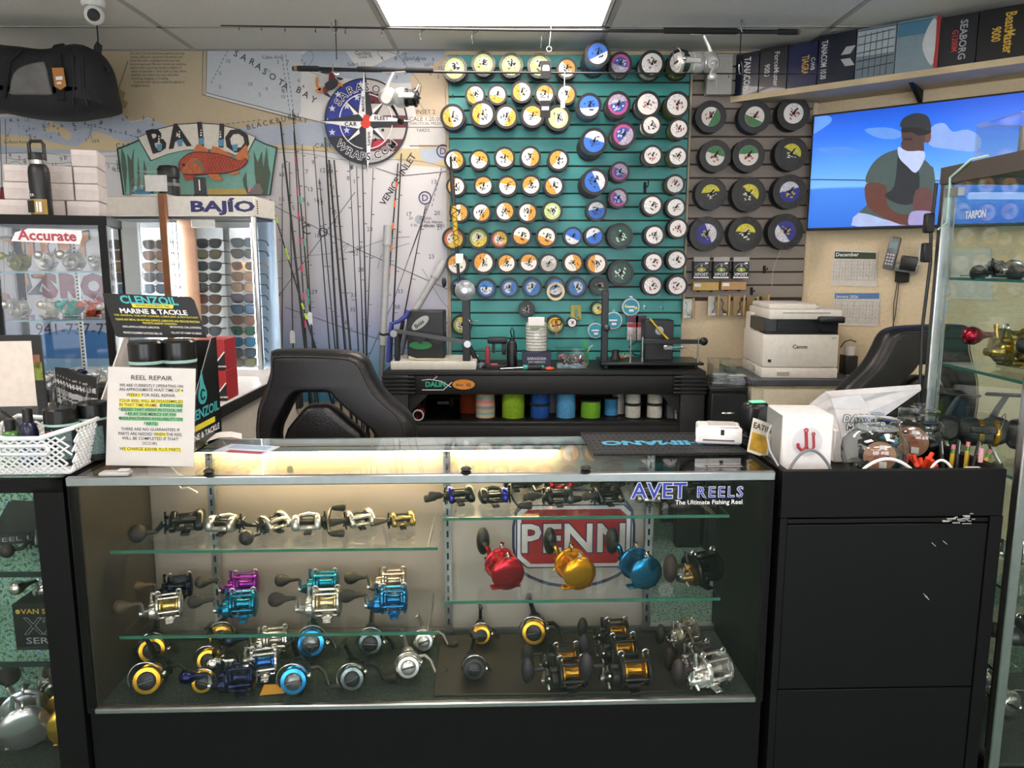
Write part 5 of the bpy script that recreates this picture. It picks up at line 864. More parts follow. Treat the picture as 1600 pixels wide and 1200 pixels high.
p = at(228, 298, 3.78); t = thing('blue_roll', 'small blue wrapped roll beside the black jar', 'roll', (p.x, 3.76, zt)); obj('roll', B().cyl((-.035, 0, .025), (.035, 0, .018), .02, n=16), mat('3f93bc', .5), t); obj('core', B().cyl((.0352, 0, .018), (.038, 0, .018), .008, n=12), WHITE, t)
p = at(214, 298, 3.8); t = thing('clear_bag', 'crumpled clear bag with dark tackle left of the black jar', 'bag', (p.x, 3.85, zt)); obj('film', B().ball((0, 0, .055), .055, 10, (1.1, .5, 1.0)), CLEAR, t); obj('tackle', B().rbox((.01, -.01, 0), (.05, .02, .07), .006), MATTE, t)
p = at(315, 298, 3.7); t = thing('small_black_display', 'small upright black card display on the sunglasses cabinet', 'display', (p.x, 3.68, zt)); obj('panel', B().rbox((-.028, 0, .012), (.028, .01, .09), .002, 1), BLACK, t); obj('foot', B().rbox((-.03, -.01, 0), (.03, .02, .012), .002, 1), BLACK, t); obj('chain', B().box((-.003, -.002, .03), (.003, 0, .08)), SIL, t)
# ======================= tall black framed cabinet at left =======================
ca = R(19); t = thing('black_framed_cabinet', 'black framed glass cabinet of round reels with a red and white name sticker', 'cabinet', (-1.555, 3.0, RZ), ca); CW, CDp, CHt = .40, .38, .71
for x, y in ((-.028, 0), (-CW, 0), (-.024, CDp-.024), (-CW, CDp-.024)): obj('post', B().box((x, y, .03), (x+(.028 if y == 0 else .024), y+.024, CHt-.035)), lam, t)
obj('base', B().box((-CW, 0, 0), (0, CDp, .03)), lam, t); obj('roof', B().box((-CW-.004, -.004, CHt-.035), (.004, CDp+.004, CHt)), lam, t)
obj('front_pane', B().box((-CW+.028, .004, .03), (-.028, .008, CHt-.035)), glass('cabinet', 'f8f9f9', 1., .01, .3), t); obj('side_pane', B().box((-.008, .024, .03), (-.004, CDp-.024, CHt-.035)), GLASS, t); obj('side_pane', B().box((-CW+.004, .024, .03), (-CW+.008, CDp-.024, CHt-.035)), GLASS, t); obj('back_pane', B().box((-CW+.024, CDp-.01, .03), (-.024, CDp-.006, CHt-.035)), glass('cabinet'), t)
s_ = B().box((-.19, CDp-.02, .04), (-.172, CDp-.012, CHt-.04)); st = obj('standard', s_, wh, t); s_ = B()
for k in range(40): s_.box((-.184, CDp-.0215, .05+k*.015), (-.178, CDp-.0195, .057+k*.015))
obj('slots', s_, MATTE, st)['kind'] = 'stuff'
for z in (1.466-RZ, 1.283-RZ): o = obj('glass_shelf', B().box((-CW+.01, .02, z-.006), (-.01, CDp-.02, z)), glass('shelf'), t); obj('polished_edge', B().box((-CW+.01, .018, z-.006), (-.01, .0205, z)), mat('4a7a80', .2), o)
sx, sz = -.205, .625; obj('sticker', B().prism([(-.115, -.012), (.11, -.022), (.12, .005), (.12, .03), (-.05, .035), (-.1, .02)], (sx, .003, sz), X, Z, (0, -.002, 0)), wht, t); obj('lettering', B().text('Accurate', (sx+.005, -.0005, sz-.008), V((1, 0, -.02)), Z, .052, 'C', .03), mat('a3242c', .4), t, False)
def CB(x, y, z): return V((-1.555, 3.0, RZ))+Matrix.Rotation(ca, 3, 'Z')@V((x, y, z))
z1_, z2_, z3_ = 1.467-RZ, 1.284-RZ, .031
for x, z, c, lb, sc_, kc in ((-.33, z1_, '8a8a3a', 'green and gold reel on the upper shelf of the black cabinet', 1.05, 'a0a040'), (-.235, z1_, 'c0c0bc', 'first silver reel on the upper shelf of the black cabinet', 1.1, 'c8c8c4'), (-.14, z1_, 'b4b4b0', 'second silver reel on the upper shelf of the black cabinet', 1.15, 'c8c8c4'), (-.06, z1_, 'a8a8a4', 'smaller silver reel at the right end of the upper cabinet shelf', .85, 'b0b0ac'), (-.345, z2_, 'b8b8b4', 'silver reel with a striped side on the middle cabinet shelf', 1.1, 'c0c0bc'), (-.24, z2_, 'c0bcae', 'pale silver reel left of the teal one on the middle cabinet shelf', 1.05, 'c8c4b4'), (-.165, z2_, '1f9a8a', 'teal green reel on the middle cabinet shelf', 1.05, '1f9a8a'), (-.09, z2_, 'b4482a', 'copper red reel on the middle cabinet shelf', 1.0, 'b4482a'), (-.03, z2_, 'bdb8a8', 'silver reel at the right end of the middle cabinet shelf', .8, 'c4c0b0'), (-.345, z3_, 'b4b4b2', 'silver reel at the left of the cabinet floor', 1.1, 'c4c4c2'), (-.25, z3_, '9a9c9e', 'grey silver reel on the cabinet floor', 1.2, 'b0b0b0'), (-.165, z3_, '1c2c5c', 'navy blue reel with silver rims on the cabinet floor', 1.2, '9c9ca0'), (-.06, z3_, 'c4c4c0', 'bright silver reel at the right of the cabinet floor', 1.15, 'd0d0cc')):
    reel(CONV, lb, CB(x-.0, .125, z), ca+R(72+rnd.uniform(-14, 14)), sc_*.95, col=an(c, .38), knob=an(kc, .38), group='reels in the black cabinet')
# water bottle and white cartons on its roof
zt = RZ+CHt+.0005; p = on(78, 333, zt); p.y = max(p.y, 3.0); t = thing('water_bottle', 'black insulated bottle with a loop handle on the black cabinet', 'bottle', CB(-.225, .075, CHt+.0005))
obj('body', B().lathe([(.036, 0), (.037, .004), (.037, .16), (.034, .178), (.027, .19)], n=28), mat('15171a', .4), t); obj('collar', B().lathe([(.027, .19), (.0275, .19), (.0275, .205), (.027, .205)], n=28), CHROME, t); obj('cap', B().lathe([(.031, .205), (.031, .228), (.028, .232)], n=28), BLACK, t)
obj('handle', B().tube([(-.027, 0, .225), (-.028, 0, .262), (-.02, 0, .275), (.02, 0, .275), (.028, 0, .262), (.027, 0, .225)], .0065, 8), BLACK, t)
b = B(); n = 10
for i in range(n):
    a0, a1 = R(-150+i*12), R(-150+(i+1)*12); r = .0374; b.add([(r*math.cos(a0), r*math.sin(a0), .004), (r*math.cos(a1), r*math.sin(a1), .004), (r*math.cos(a1), r*math.sin(a1), .06), (r*math.cos(a0), r*math.sin(a0), .06)], [(0, 1, 2, 3)])
obj('wrap_label', b, mat('a8893f', .5), t); obj('label_print', B().box((-.03, -.0385, .01), (-.006, -.0375, .055)), MATTE, t); obj('label_print', B().box((.002, -.039, .012), (.008, -.038, .05)).box((.012, -.039, .012), (.022, -.037, .05)), wht, t); obj('lettering', B().text('K', (-.02, -.039, .085), X, Z, .014, 'C').text('TER', (-.014, -.039, .07), X, Z, .014), wht, t, False)
crt = mat('d4c9c4', .7)
for r_, L_ in enumerate([[(-.395, -.165), (-.16, -.045)], [(-.37, -.13), (-.126, -.04)], [(-.365, -.13), (-.126, -.04)], [(-.13, -.035)]]):
    for c_, (x0, x1) in enumerate(L_):
        t = thing('white_carton', ('white carton, %s, %s row from the bottom of the stack' % (('wide left one', 'narrow right one')[c_], ORD[r_])) if r_ < 3 else 'single white carton topping the stack behind the bottle', 'carton', CB(x0, .17, CHt+.001+r_*.066), ca, group='white cartons behind the bottle'); h_ = .0645
        obj('box', B().rbox((0, 0, 0), (x1-x0, .19, h_), .003, 1), crt, t); obj('flap', B().box((.004, -.0015, .042), (x1-x0-.004, 0, h_-.002)), mat('dcd2cc', .7), t)
# ======================= cleaner display, notice, red boxes =======================
kb = mat('101314', .4); wb = mat('cfcac4', .7); t = DISP = thing('cleaner_display_box', 'black cardboard counter display of gun oil wipes with a slanted header card', 'display', (-1.17, 2.03, CH+.001)); X1 = .27
prof = [(0, 0), (.30, 0), (.30, .31), (.27, .31), (.03, .05), (0, .05)]
obj('side_panel', B().prism(prof, (X1-.004, 0, 0), Yv, Z, (.004, 0, 0)), kb, t); obj('side_panel', B().prism(prof, (0, 0, 0), Yv, Z, (.004, 0, 0)), wb, t); obj('tray', B().box((0, 0, 0), (X1, .3, .006)).box((0, 0, 0), (X1, .004, .045)).box((0, .296, 0), (X1, .3, .3)), kb, t); obj('riser', B().box((.006, .08, .006), (X1-.006, .294, .1)), wb, t); obj('inner_liner', B().prism(prof, (X1-.006, .002, .001), Yv, Z, (.0015, 0, 0)), wb, t)
tq, yl = mat('49b0b4', .4), mat('d9cf3a', .5)
def on_side(txt, y, z, sz, m, bold=.02, fw=None): return obj('lettering', B().text(txt, (X1+.0015, y, z), Yv, Z, sz, 'C', bold, 1., fw), m, t, False)
obj('drop_emblem', B().prism(smooth([(0, .085), (.014, .045), (.03, .02), (.028, 0), (.012, -.012), (-.012, -.012), (-.028, 0), (-.03, .02), (-.014, .045)], 2), (X1+.0002, .17, .14), Yv, Z, (.001, 0, 0)), tq, t); obj('drop_emblem', B().torus((X1+.0012, .17, .155), X, .014, .0032, 20, 6, R(40), R(320)), kb, t); on_side('CLENZOIL', .165, .09, .04, tq, .03, .24); obj('banner', B().box((X1, .08, .058), (X1+.001, .25, .074)), yl, t); on_side('MARINE & TACKLE', .15, .032, .024, wht, .02, .26)
obj('flag_badge', B().box((.07, -.0012, .012), (.15, 0, .036)), mat('2a3a8a', .5), t); obj('flag_stripe', B().box((.09, -.002, .022), (.14, -.001, .026)).box((.09, -.002, .03), (.13, -.001, .033)), mat('c04a50', .5), t)
HYd = 2.318; Zh = lambda L: [(a/3.478, 220+b2/3.478) for a, b2 in L]
def cutD(name, px, m, d, sm=0): q = [at(a, b2, HYd-d) for a, b2 in Zh(px)]; b = BW(t); slab(b, [[(p.x, p.z) for p in q]], (0, HYd-d, 0), X, Z, .003 if d == 0 else .0012); return obj(name, b, m, t, False)
cutD('header_card', [(556, 828), (1035, 848), (1055, 865), (1125, 1070), (650, 1068), (630, 1060)], kb, 0); cutD('banner', [(712, 882), (945, 890), (940, 912), (722, 905)], yl, .003)
def hd(txt, x, y, sz, m, bold=.02, fw=100): (p,) = Zh([(x, y)]); return obj('lettering', BW(t).text(txt, at(p[0], p[1], HYd-.004), V((1, 0, -.035)), V((-.3, 0, 1)), sz, 'C', bold, 1., fw/3.478/FPX*HYd), m, t, False)
hd('CLENZOIL', 815, 887, .034, tq, .03, 310); hd('PROTECTING SINCE 1948', 830, 903, .0085, kb, .01, 180); hd('MARINE & TACKLE', 838, 941, .021, wht, .03, 365); hd('THE ORIGINAL ONE-STEP CLEANER, LUBRICANT, & PROTECTANT', 850, 958, .0075, yl, .01, 455); hd('CLEANS ANY METAL OR NATURAL SURFACE, LUBRICATES AND REDUCES FRICTION', 858, 982, .0085, yl, .02, 455); hd('PROTECTS AGAINST OXIDATION', 870, 998, .0085, yl, .02, 185)
for l in (('LONG LASTING & SUPERIOR LUBRICATION', 768, 1017, 200), ('SAFE ON WOOD, CORK, & SYNTHETICS', 1010, 1019, 170), ('PROTECTS EQUIPMENT & EXTENDS REEL LIFE', 778, 1050, 210), ('WILL NOT GET GUMMY OR GREASY', 1015, 1050, 165)): hd(l[0], l[1], l[2], .0085, wht, .01, l[3])
def jar(label, px, py, Y, z, r, h, grp):
    p = on(px, py, z) if Y is None else V((at(px, py, Y).x, Y, z)); j = thing('wipes_jar', label, 'jar', p, group=grp); obj('body', B().lathe([(r*.97, 0), (r, .004), (r, h*.72)], n=28), mat('14191a', .35), j); obj('lid', B().lathe([(r*1.03, h*.74), (r*1.03, h*.97), (r*.9, h)], n=28), mat('0e0f10', .25), j); obj('neck_ring', B().lathe([(r*1.005, h*.7), (r*1.03, h*.7), (r*1.03, h*.74), (r, h*.74)], n=28, cap=False), mat('9fc4bc', .4), j)
    def curved(nm, a0, a1, z0, z1, m, rr_):
        b = B(); n = 8
        for i in range(n):
            q0, q1 = R(a0+(a1-a0)*i/n), R(a0+(a1-a0)*(i+1)/n); b.add([(rr_*math.cos(q0), rr_*math.sin(q0), z0), (rr_*math.cos(q1), rr_*math.sin(q1), z0), (rr_*math.cos(q1), rr_*math.sin(q1), z1), (rr_*math.cos(q0), rr_*math.sin(q0), z1)], [(0, 1, 2, 3)])
        obj(nm, b, m, j)
    curved('flag_badge', -125, -100, h*.52, h*.62, mat('a85058', .5), r+.0006); curved('text_panel', -80, -30, h*.12, h*.6, mat('5f7472', .6, var=.5, scale=220), r+.0006); curved('label_edge', -97, -94, h*.05, h*.66, tq, r+.0006); curved('drop_emblem', -150, -132, h*.3, h*.5, tq, r+.0006)
    return j
jar('left jar of black wipes inside the cardboard display', 228, 540, 2.17, CH+.101, .046, .215, 'jars of wipes'); jar('right jar of black wipes inside the cardboard display', 279, 540, 2.2, CH+.101, .046, .215, 'jars of wipes')
# the notice
bp = on(231, 731, CH+.001); t = thing('repair_notice', 'white paper notice about reel repair with yellow and green highlighting in an acrylic stand', 'notice', (bp.x, bp.y+.012, CH+.001), rot=(R(-9), R(1.6), R(2))); NW, NH = .228, .262; k_ = NW/590
obj('acrylic_stand', B().box((-NW/2-.002, .0, 0), (NW/2+.002, .004, NH+.004)).box((-.06, .0, 0), (.06, .06, .004)), CLEAR, t); obj('paper', B().box((-NW/2, -.0015, .002), (NW/2, -.0003, NH)), mat('c8c4c0', .6, var=.02), t)
ptx = mat('2b2b30', .6); hy, hg = mat('d8cc38', .6), mat('6fb07a', .6)
def nz(y): return NH-(y-505)*k_
def hl(x0, x1, y, m): obj('highlight', B().box(((x0-908)*k_, -.0021, nz(y+12)), ((x1-908)*k_, -.0016, nz(y-14))), m, t, False)
L_ = [('REEL REPAIR', 590, 34), ('WE ARE CURRENTLY OPERATING ON', 638, 22), ('AN APPROXIMATE WAIT TIME OF 4', 667, 22), ('WEEKS FOR REEL REPAIR.', 703, 22), ('YOUR REEL WILL BE DISASSEMBLED', 743, 22), ('IN THAT TIME FRAME.  IF PARTS ARE', 772, 22), ('NEEDED THAT ARENT IN STOCK, WE', 803, 22), ('ARE AT THE MERCY OF THE', 833, 22), ('MANUFACTURERS AVAILABILITY ON', 864, 22), ('PARTS.', 897, 22), ('THERE ARE NO GUARANTEES IF', 937, 22), ('PARTS ARE NEEDED WHEN THE REEL', 969, 22), ('WILL BE COMPLETED IF THAT', 1000, 22), ('OCCURS.', 1033, 22), ('WE CHARGE $30/HR PLUS PARTS', 1072, 22)]
for s, y, h in L_:
    wt = sum(glyph(c)[2] for c in s); tgt = {34: 280}.get(h, None) or min(430, 15.2*len(s)); sz = h*k_*1.32; obj('lettering', B().text(s, (0, -.0026, nz(y)), X, Z, sz, 'C', .006, 1., tgt*k_), ptx, t, False)
for x0, x1, y, m in ((1090, 1108, 660, hy), (760, 845, 696, hy), (692, 1124, 736, hy), (698, 948, 766, hy), (965, 1122, 762, hg), (706, 1116, 796, hg), (755, 1072, 826, hg), (700, 1126, 857, hg), (876, 960, 890, hg), (943, 1018, 962, hy), (722, 1118, 1065, hy)): hl(x0, x1, y, m)
# red product boxes on the return counter
for y0, y1, lb, z in ((605, 560, 'lower red and black product box beside the cardboard display', 0), (560, 515, 'upper red and black product box beside the cardboard display', .121)):
    t = thing('red_box', lb, 'box', (-1.212, 2.95, RZ+.0005+z), R(2), 'stacked red boxes'); obj('carton', B().rbox((0, 0, 0), (.1, .14, .12), .002, 1), mat('a8262a', .45), t); obj('black_corner', B().prism([(.1, 0), (.1, .07), (.07, .045), (.05, .02), (.045, 0)], (0, -.001, .0), X, Z, (0, -.0008, 0)), BLACK, t); obj('swoosh', B().strip([(.052, -.002, .0), (.058, -.002, .02), (.078, -.002, .045), (.1, -.002, .072)], .005, Yv), wht, t, False); obj('lettering', B().text('Accurate', (.082, -.0025, .012), X, Z, .012, 'C', .02), wht, t, False)
# folded leaflets on the counter glass
t = thing('folded_leaflet', 'curled white leaflet with a green patch lying beside the display box', 'leaflet', on(345, 690, CH+.0055), R(20)); obj('sheet', B().add([(x, y, .0+.02*math.sin(min(PI, max(0, (x+.06)*22)))) for x in (-.06, -.03, 0, .03, .06) for y in (-.03, .05)], [(2*i, 2*i+2, 2*i+3, 2*i+1) for i in range(4)]), WHITE, t); obj('green_patch', B().box((-.06, -.03, .0005), (-.035, .0, .006)), mat('6a8a4a', .6), t)
t = thing('flyer', 'printed flyer with red lettering under the counter glass edge', 'flyer', on(385, 702, CH+.0005), R(-12)); obj('sheet', B().box((-.08, -.05, 0), (.08, .05, .0008)), mat('c9d0da', .5), t); obj('print_block', B().box((-.04, -.045, .0008), (.07, -.02, .0012)), mat('9a2a3a', .5), t); obj('print_block', B().box((-.06, .0, .0008), (.06, .04, .0012)), mat('8fa8c4', .5), t)
# ======================= basket and bottles, carded tools =======================
t = thing('white_basket', 'white plastic lattice basket of bottles at the left edge', 'basket', on(45, 742, CH+.001)+V((0, .085, 0)), R(3)); bw, bd, bh = .1, .085, .105
def lattice(b, o, u, L0, L1, h, t0):   # leaning lattice panel
    o, u = V(o), V(u); n = 11
    for s in (1, -1):
        for i in range(-7, n+8):
            x0, x1 = i/n, i/n+s*.55; pts = []
            for f in (0, .25, .5, .75, 1):
                x = x0+(x1-x0)*f
                if 0 <= x <= 1: pts.append(o+u*((x-.5)*(L0+(L1-L0)*f))+Z*(h*f)+t0*f)
            if len(pts) > 1: b.tube(pts, .0028, 5)
    return b
for o_, u_, t0 in (((0, -bd, .006), X, V((0, -.018, 0))), ((0, bd, .006), -X, V((0, .018, 0)))): obj('lattice_side', lattice(B(), o_, u_, bw*2, bw*2+.05, bh-.01, t0), wh, t)
for s in (-1, 1): obj('lattice_side', lattice(B(), (s*bw, 0, .006), Yv*s, bd*2, bd*2+.036, bh+.005, V((s*.025, 0, 0))), wh, t)
obj('floor', B().rbox((-bw, -bd, 0), (bw, bd, .008), .003, 1), wh, t); rim = [(-bw-.025, -bd-.018, bh+.012), (-bw*.4, -bd-.02, bh-.006), (bw*.4, -bd-.02, bh-.006), (bw+.025, -bd-.018, bh+.02), (bw+.027, 0, bh+.018), (bw+.025, bd+.018, bh+.02), (0, bd+.02, bh), (-bw-.025, bd+.018, bh+.012), (-bw-.027, 0, bh)]
obj('rim', B().tube(rim, .006, 8, True), wh, t); obj('grip_slot', B().tube([(-.055, -bd-.016, .058), (.055, -bd-.016, .058), (.06, -bd-.018, .068), (.055, -bd-.02, .08), (-.055, -bd-.02, .08), (-.06, -bd-.018, .068)], .005, 6, True), wh, t); bo = t.location
jar('front jar of black wipes standing in the white basket', 1, 1, None, 1, .04, .15, 'jars of wipes').location = bo+V((.045, .0, .009)); jar('rear jar of black wipes standing in the white basket', 1, 1, None, 1, .038, .155, 'jars of wipes').location = bo+V((.1, .055, .009))
def bottle(label, loc, r, h, col, cap, labc, nm='oil_bottle', rot=None, clearcap=False):
    t = thing(nm, label, 'bottle', loc, rot=rot); obj('body', B().lathe([(r*.95, 0), (r, .003), (r, h*.6), (r*.8, h*.72), (r*.4, h*.78)], n=20), col, t); obj('label', B().lathe([(r*1.01, h*.12), (r*1.015, h*.12), (r*1.015, h*.5), (r*1.01, h*.5)], n=20, cap=False), labc, t); obj('cap', B().lathe([(r*.55, h*.78), (r*.55, h), (r*.4, h*1.02)], n=16), cap, t); return t
bottle('dark blue oil bottle with a white square logo in the basket', bo+V((-.03, -.02, .009)), .022, .15, mat('1a1f3c', .25), BLACK, mat('3a5f8c', .5)); bottle('green bottle at the left end of the basket', bo+V((-.078, -.02, .009)), .024, .12, mat('4a7a3a', .3), BLACK, mat('8fae8a', .5))
cc_ = glass('cap', 'd9dcdc', 1., .15)
for k, (dx, dy, ax, ay, lb) in enumerate(((-.06, .05, 0, 35, 'leaning'), (-.01, .05, 0, 4, 'left upright'), (.03, .06, 0, -2, 'middle upright'), (.06, .04, 0, 12, 'right tilted'))): bottle('black applicator bottle with a clear cap in the basket, the %s one' % lb, bo+V((dx, dy, .009)), .018, .2, BLACK, cc_, mat('33373a', .5), 'applicator_bottle', (R(ax), R(ay-(35 if k == 0 else 0)*2 if k == 0 else ay), 0))
cardm, cardw = mat('17191b', .5), mat('b4b6b8', .6)
for k in range(8):
    px = 46+k*12.5+(k > 5)*6; p = at(px+14, 640, 2.3+.02*(7-k)*0+.0); t = thing('carded_tool', 'black and grey carded tool, %s from left in the row behind the basket' % ORD[k], 'card', (p.x, 2.44-.026*k, CH+.0015), R(-24), 'carded tools'); obj('card', B().rbox((-.035, 0, 0), (.035, .003, .2), .004, 1), cardm, t); obj('panel', B().box((-.034, -.0012, .01), (.034, 0, .135)), cardw, t); obj('lettering', B().text('HI-LINE', (0, -.002, .15), X, Z, .02, 'C', .02).text('mini', (-.012, -.002, .172), X, Z, .012), wht, t, False); obj('text_block', B().box((-.03, -.002, .1), (.02, -.001, .106)).box((-.03, -.002, .112), (.024, -.001, .118)).box((-.03, -.0022, .075), (.012, -.001, .086)), cardm, t); obj('blister', B().rbox((-.02, -.012, .02), (.018, 0, .065), .004), CLEAR, t)
p = on(0, 742, CH); t = thing('taped_paper', 'cream paper sheet standing at the left edge above the basket', 'paper', (at(-15, 560, 2.1).x, 2.2, CH+.001), R(6)); obj('sheet', B().box((-.09, 0, .12), (.05, .002, .31)), mat('d9cdc2', .7), t); obj('stand', B().box((-.09, .003, 0), (.05, .006, .31)), CLEAR, t)
t = thing('dark_poster_board', 'dark printed board with a white word at the left edge behind the paper', 'poster', (at(8, 500, 2.45).x, 2.5, CH+.001), R(4)); obj('board', B().rbox((-.12, 0, 0), (.075, .006, .30), .002, 1), mat('1f2224', .5), t); obj('green_patch', B().box((.04, -.001, .15), (.07, 0, .21)), mat('7a8c3a', .6, var=.3, scale=80), t); obj('picture', B().box((-.06, -.001, .19), (.065, 0, .235)), mat('8a5a48', .6, var=.3, scale=40), t); obj('lettering', B().text('ERS', (.02, -.0015, .262), X, Z, .02, 'C', .02), wht, t, False)
# ======================= gaming chairs =======================
def chair(label, Yc, ox, oy, sc_, mirror=False, rz=0):
    f = lambda L: [((a/5.926+390), (b2/5.926+530)) for a, b2 in L]; base = at(520+ox, 620, Yc); t = thing('office_chair', label, 'chair', (base.x, Yc, 0), rz)
    def q(L, sm=3):
        r = []
        for a, b2 in f(L): p = at(520+(a-515), b2, Yc); o_ = at(520, b2, Yc); r.append(((p.x-o_.x)*sc_*(-1 if mirror else 1), (p.z-at(520, 545, Yc).z)*sc_+at(520, 545+oy, Yc).z))
        return smooth(r, sm)
    outer = [(205, 130), (240, 92), (560, 90), (900, 105), (1030, 140), (1090, 205), (1130, 300), (1180, 400), (1250, 500), (1380, 620), (1470, 720), (1510, 900), (1480, 1300), (1300, 1700), (1200, 2100), (400, 2100), (250, 1700), (100, 1300), (40, 900), (55, 700), (75, 600), (130, 470), (190, 300), (198, 180)]
    hole = [(470, 490), (600, 485), (740, 490), (800, 560), (960, 710), (1130, 880), (1060, 1150), (700, 1250), (330, 1150), (250, 880), (330, 680), (400, 560)]
    pad = [(530, 600), (640, 590), (740, 600), (900, 740), (1040, 880), (1000, 1120), (690, 1200), (390, 1120), (310, 880), (430, 700)]
    obj('backrest', slab(B(), [q(outer), q(hole)], (0, 0, 0), X, Z, .13, .045, 4), LEATHER, t, True, 60); obj('back_pad', slab(B(), [q(pad)], (0, -.015, 0), X, Z, .09, .03, 3), LEATHER, t, True, 60)
    ins = [((a-760)*.9+750, (b2-900)*.915+880) for a, b2 in outer]; r = q(ins, 3); obj('back_shell', slab(B(), [r, q([((a-690)*1.1+690, (b2-850)*1.08+850) for a, b2 in hole])], (0, -.05, 0), X, Z, .05, .012, 2), mat('18181a', .5, bump=.2, scale=200), t, True, 60); obj('seam', B().tube([(a, -.076, b2) for a, b2 in r], .0022, 5, True), mat('3a3a3c', .6), t)
    obj('seat', B().rbox((-.26, -.02+.02, .42), (.26, .5, .53), .04, 3), LEATHER, t); obj('gas_column', B().cyl((0, .24, .1), (0, .24, .43), .028), BLACK, t)
    for k in range(5): a = 2*PI*k/5+.3; e = V((.3*math.cos(a), .24+.3*math.sin(a), .075)); obj('base_spoke', B().tube([(0, .24, .11), e], [.025, .018], 8), BLACK, t); obj('caster', B().cyl(e+V((-.02, 0, -.045)), e+V((.02, 0, -.045)), .03, n=16), BLACK, t)
    for s in (-1, 1): obj('armrest', B().rbox((s*.3-.04, .05, .66), (s*.3+.04, .32, .69), .012), BLACK, t); obj('arm_post', B().rbox((s*.29-.02, .15, .47), (s*.29+.02, .22, .66), .006), BLACK, t)
    return t
chair('black leather gaming chair with a trapezoid back opening, behind the glass counter', 2.75, 0, 0, 1.0)
chair('black gaming chair at right in front of the printer corner', 3.3, 898, -38, .92, True, R(8))
# ======================= workbench top =======================
ZB_ = BZ+.0008
def lx(px, Y): return at(px, 560, Y).x
def zz_(py, Y): return at(800, py, Y).z
# left line winder
Yw = 4.0; t = thing('line_winder', 'line winder with a pale base and black uprights, left on the workbench', 'winder', (lx(613, Yw), Yw, ZB_)); w0 = t.location.x; WX = lambda px, Y=Yw: lx(px, Y)-w0; WZ_ = lambda py, Y=Yw: zz_(py, Y)-ZB_
obj('base', B().rbox((0, -.07, .0), (WX(745), .22, .045), .006), mat('d2cec2', .5), t)
obj('motor_box', B().rbox((WX(636), .02, .045), (WX(693), .2, WZ_(487)), .004, 1), BLACK, t)
def oval(name, px, py, rx, ry, a, m, d): obj(name, B().prism(ell(0, 0, rx, ry, 24, R(a)), (WX(px), .02-d, WZ_(py)), X, Z, (0, -.001, 0)), m, t)
oval('decal', 657, 505, .054, .024, 38, mat('a8aaa6', .4), .001); oval('decal', 657, 540, .06, .022, 0, mat('2e8a4a', .4), .001); obj('lettering', B().text('Boss', (WX(657), .0175, WZ_(509)), V((.8, 0, .6)), V((-.6, 0, .8)), .03, 'C', .03), mat('1d2a24', .5), t, False)
for px, w_, y0 in ((623, .026, 0), (730, .04, 1)): obj('upright', B().rbox((WX(px)-w_/2, -.06, .045), (WX(px)+w_/2, -.02, WZ_(447 if y0 else 518)), .003, 1), BLACK, t)
obj('feed_bar', B().prism([(WX(620), WZ_(518)), (WX(735), WZ_(537)), (WX(735), WZ_(530)), (WX(620), WZ_(512))], (0, -.065, 0), X, Z, (0, .008, 0)), mat('4a4d4c', .4), t); obj('guide_plate', B().prism([(WX(645), WZ_(524)), (WX(668), WZ_(526)), (WX(660), WZ_(536))], (0, -.07, 0), X, Z, (0, .02, 0)).prism([(WX(672), WZ_(527)), (WX(695), WZ_(531)), (WX(684), WZ_(538))], (0, -.07, 0), X, Z, (0, .02, 0)), BLACK, t)
for px, py in ((620, 519), (732, 535)): obj('knob', B().cyl((WX(px), -.06, WZ_(py)), (WX(px), -.09, WZ_(py)), .02, .018, 20), ALU, t)
obj('crank', B().tube([(WX(618), -.05, WZ_(519)), (WX(602), -.05, WZ_(522)), (WX(598), -.06, WZ_(520))], .007, 8), BLACK, t); obj('pistol_grip', B().tube([(WX(640), .0, WZ_(485)), (WX(637), 0, WZ_(493)), (WX(625), 0, WZ_(502)), (WX(613), 0, WZ_(506)), (WX(609), 0, WZ_(530)), (WX(606), 0, WZ_(566))], [.012, .014, .011, .012, .011, .01], 10), mat('33408c', .45), t)
wy = WZ_(453); obj('spool_wheel', B().lathe([(.05, 0), (.052, .004), (.052, .01), (.046, .014), (.012, .016)], (WX(729), -.065, wy), (0, -1, 0), 32), mat('8f9496', .2, .3), t); obj('wheel_hub', B().cyl((WX(729), -.06, wy), (WX(729), -.095, wy), .014, n=16), ALU, t)
obj('wheel_arm', B().tube([(WX(712), -.05, wy+.03), (WX(712), -.05, wy-.02), (WX(720), -.05, wy-.03)], .008, 8).ball((WX(697), -.055, wy+.04), .018, 12, (.7, .7, 1.4)), BLACK, t); obj('tension_clip', B().tube([(WX(734), -.065, WZ_(498)), (WX(738), -.07, WZ_(504)), (WX(742), -.07, WZ_(499)), (WX(748), -.07, WZ_(501))], .003, 6), CHROME, t)
tag(obj('hand_clamp', B().tube([(lx(640, Yw), Yw-.035, ZB_+.06), (lx(652, Yw), Yw-.04, ZB_+.052), (lx(700, Yw), Yw-.04, ZB_+.053)], [.01, .006, .004], 8), mat('cfc8a8', .5)), 'cream handled brush lying on the left winder base', 'brush')
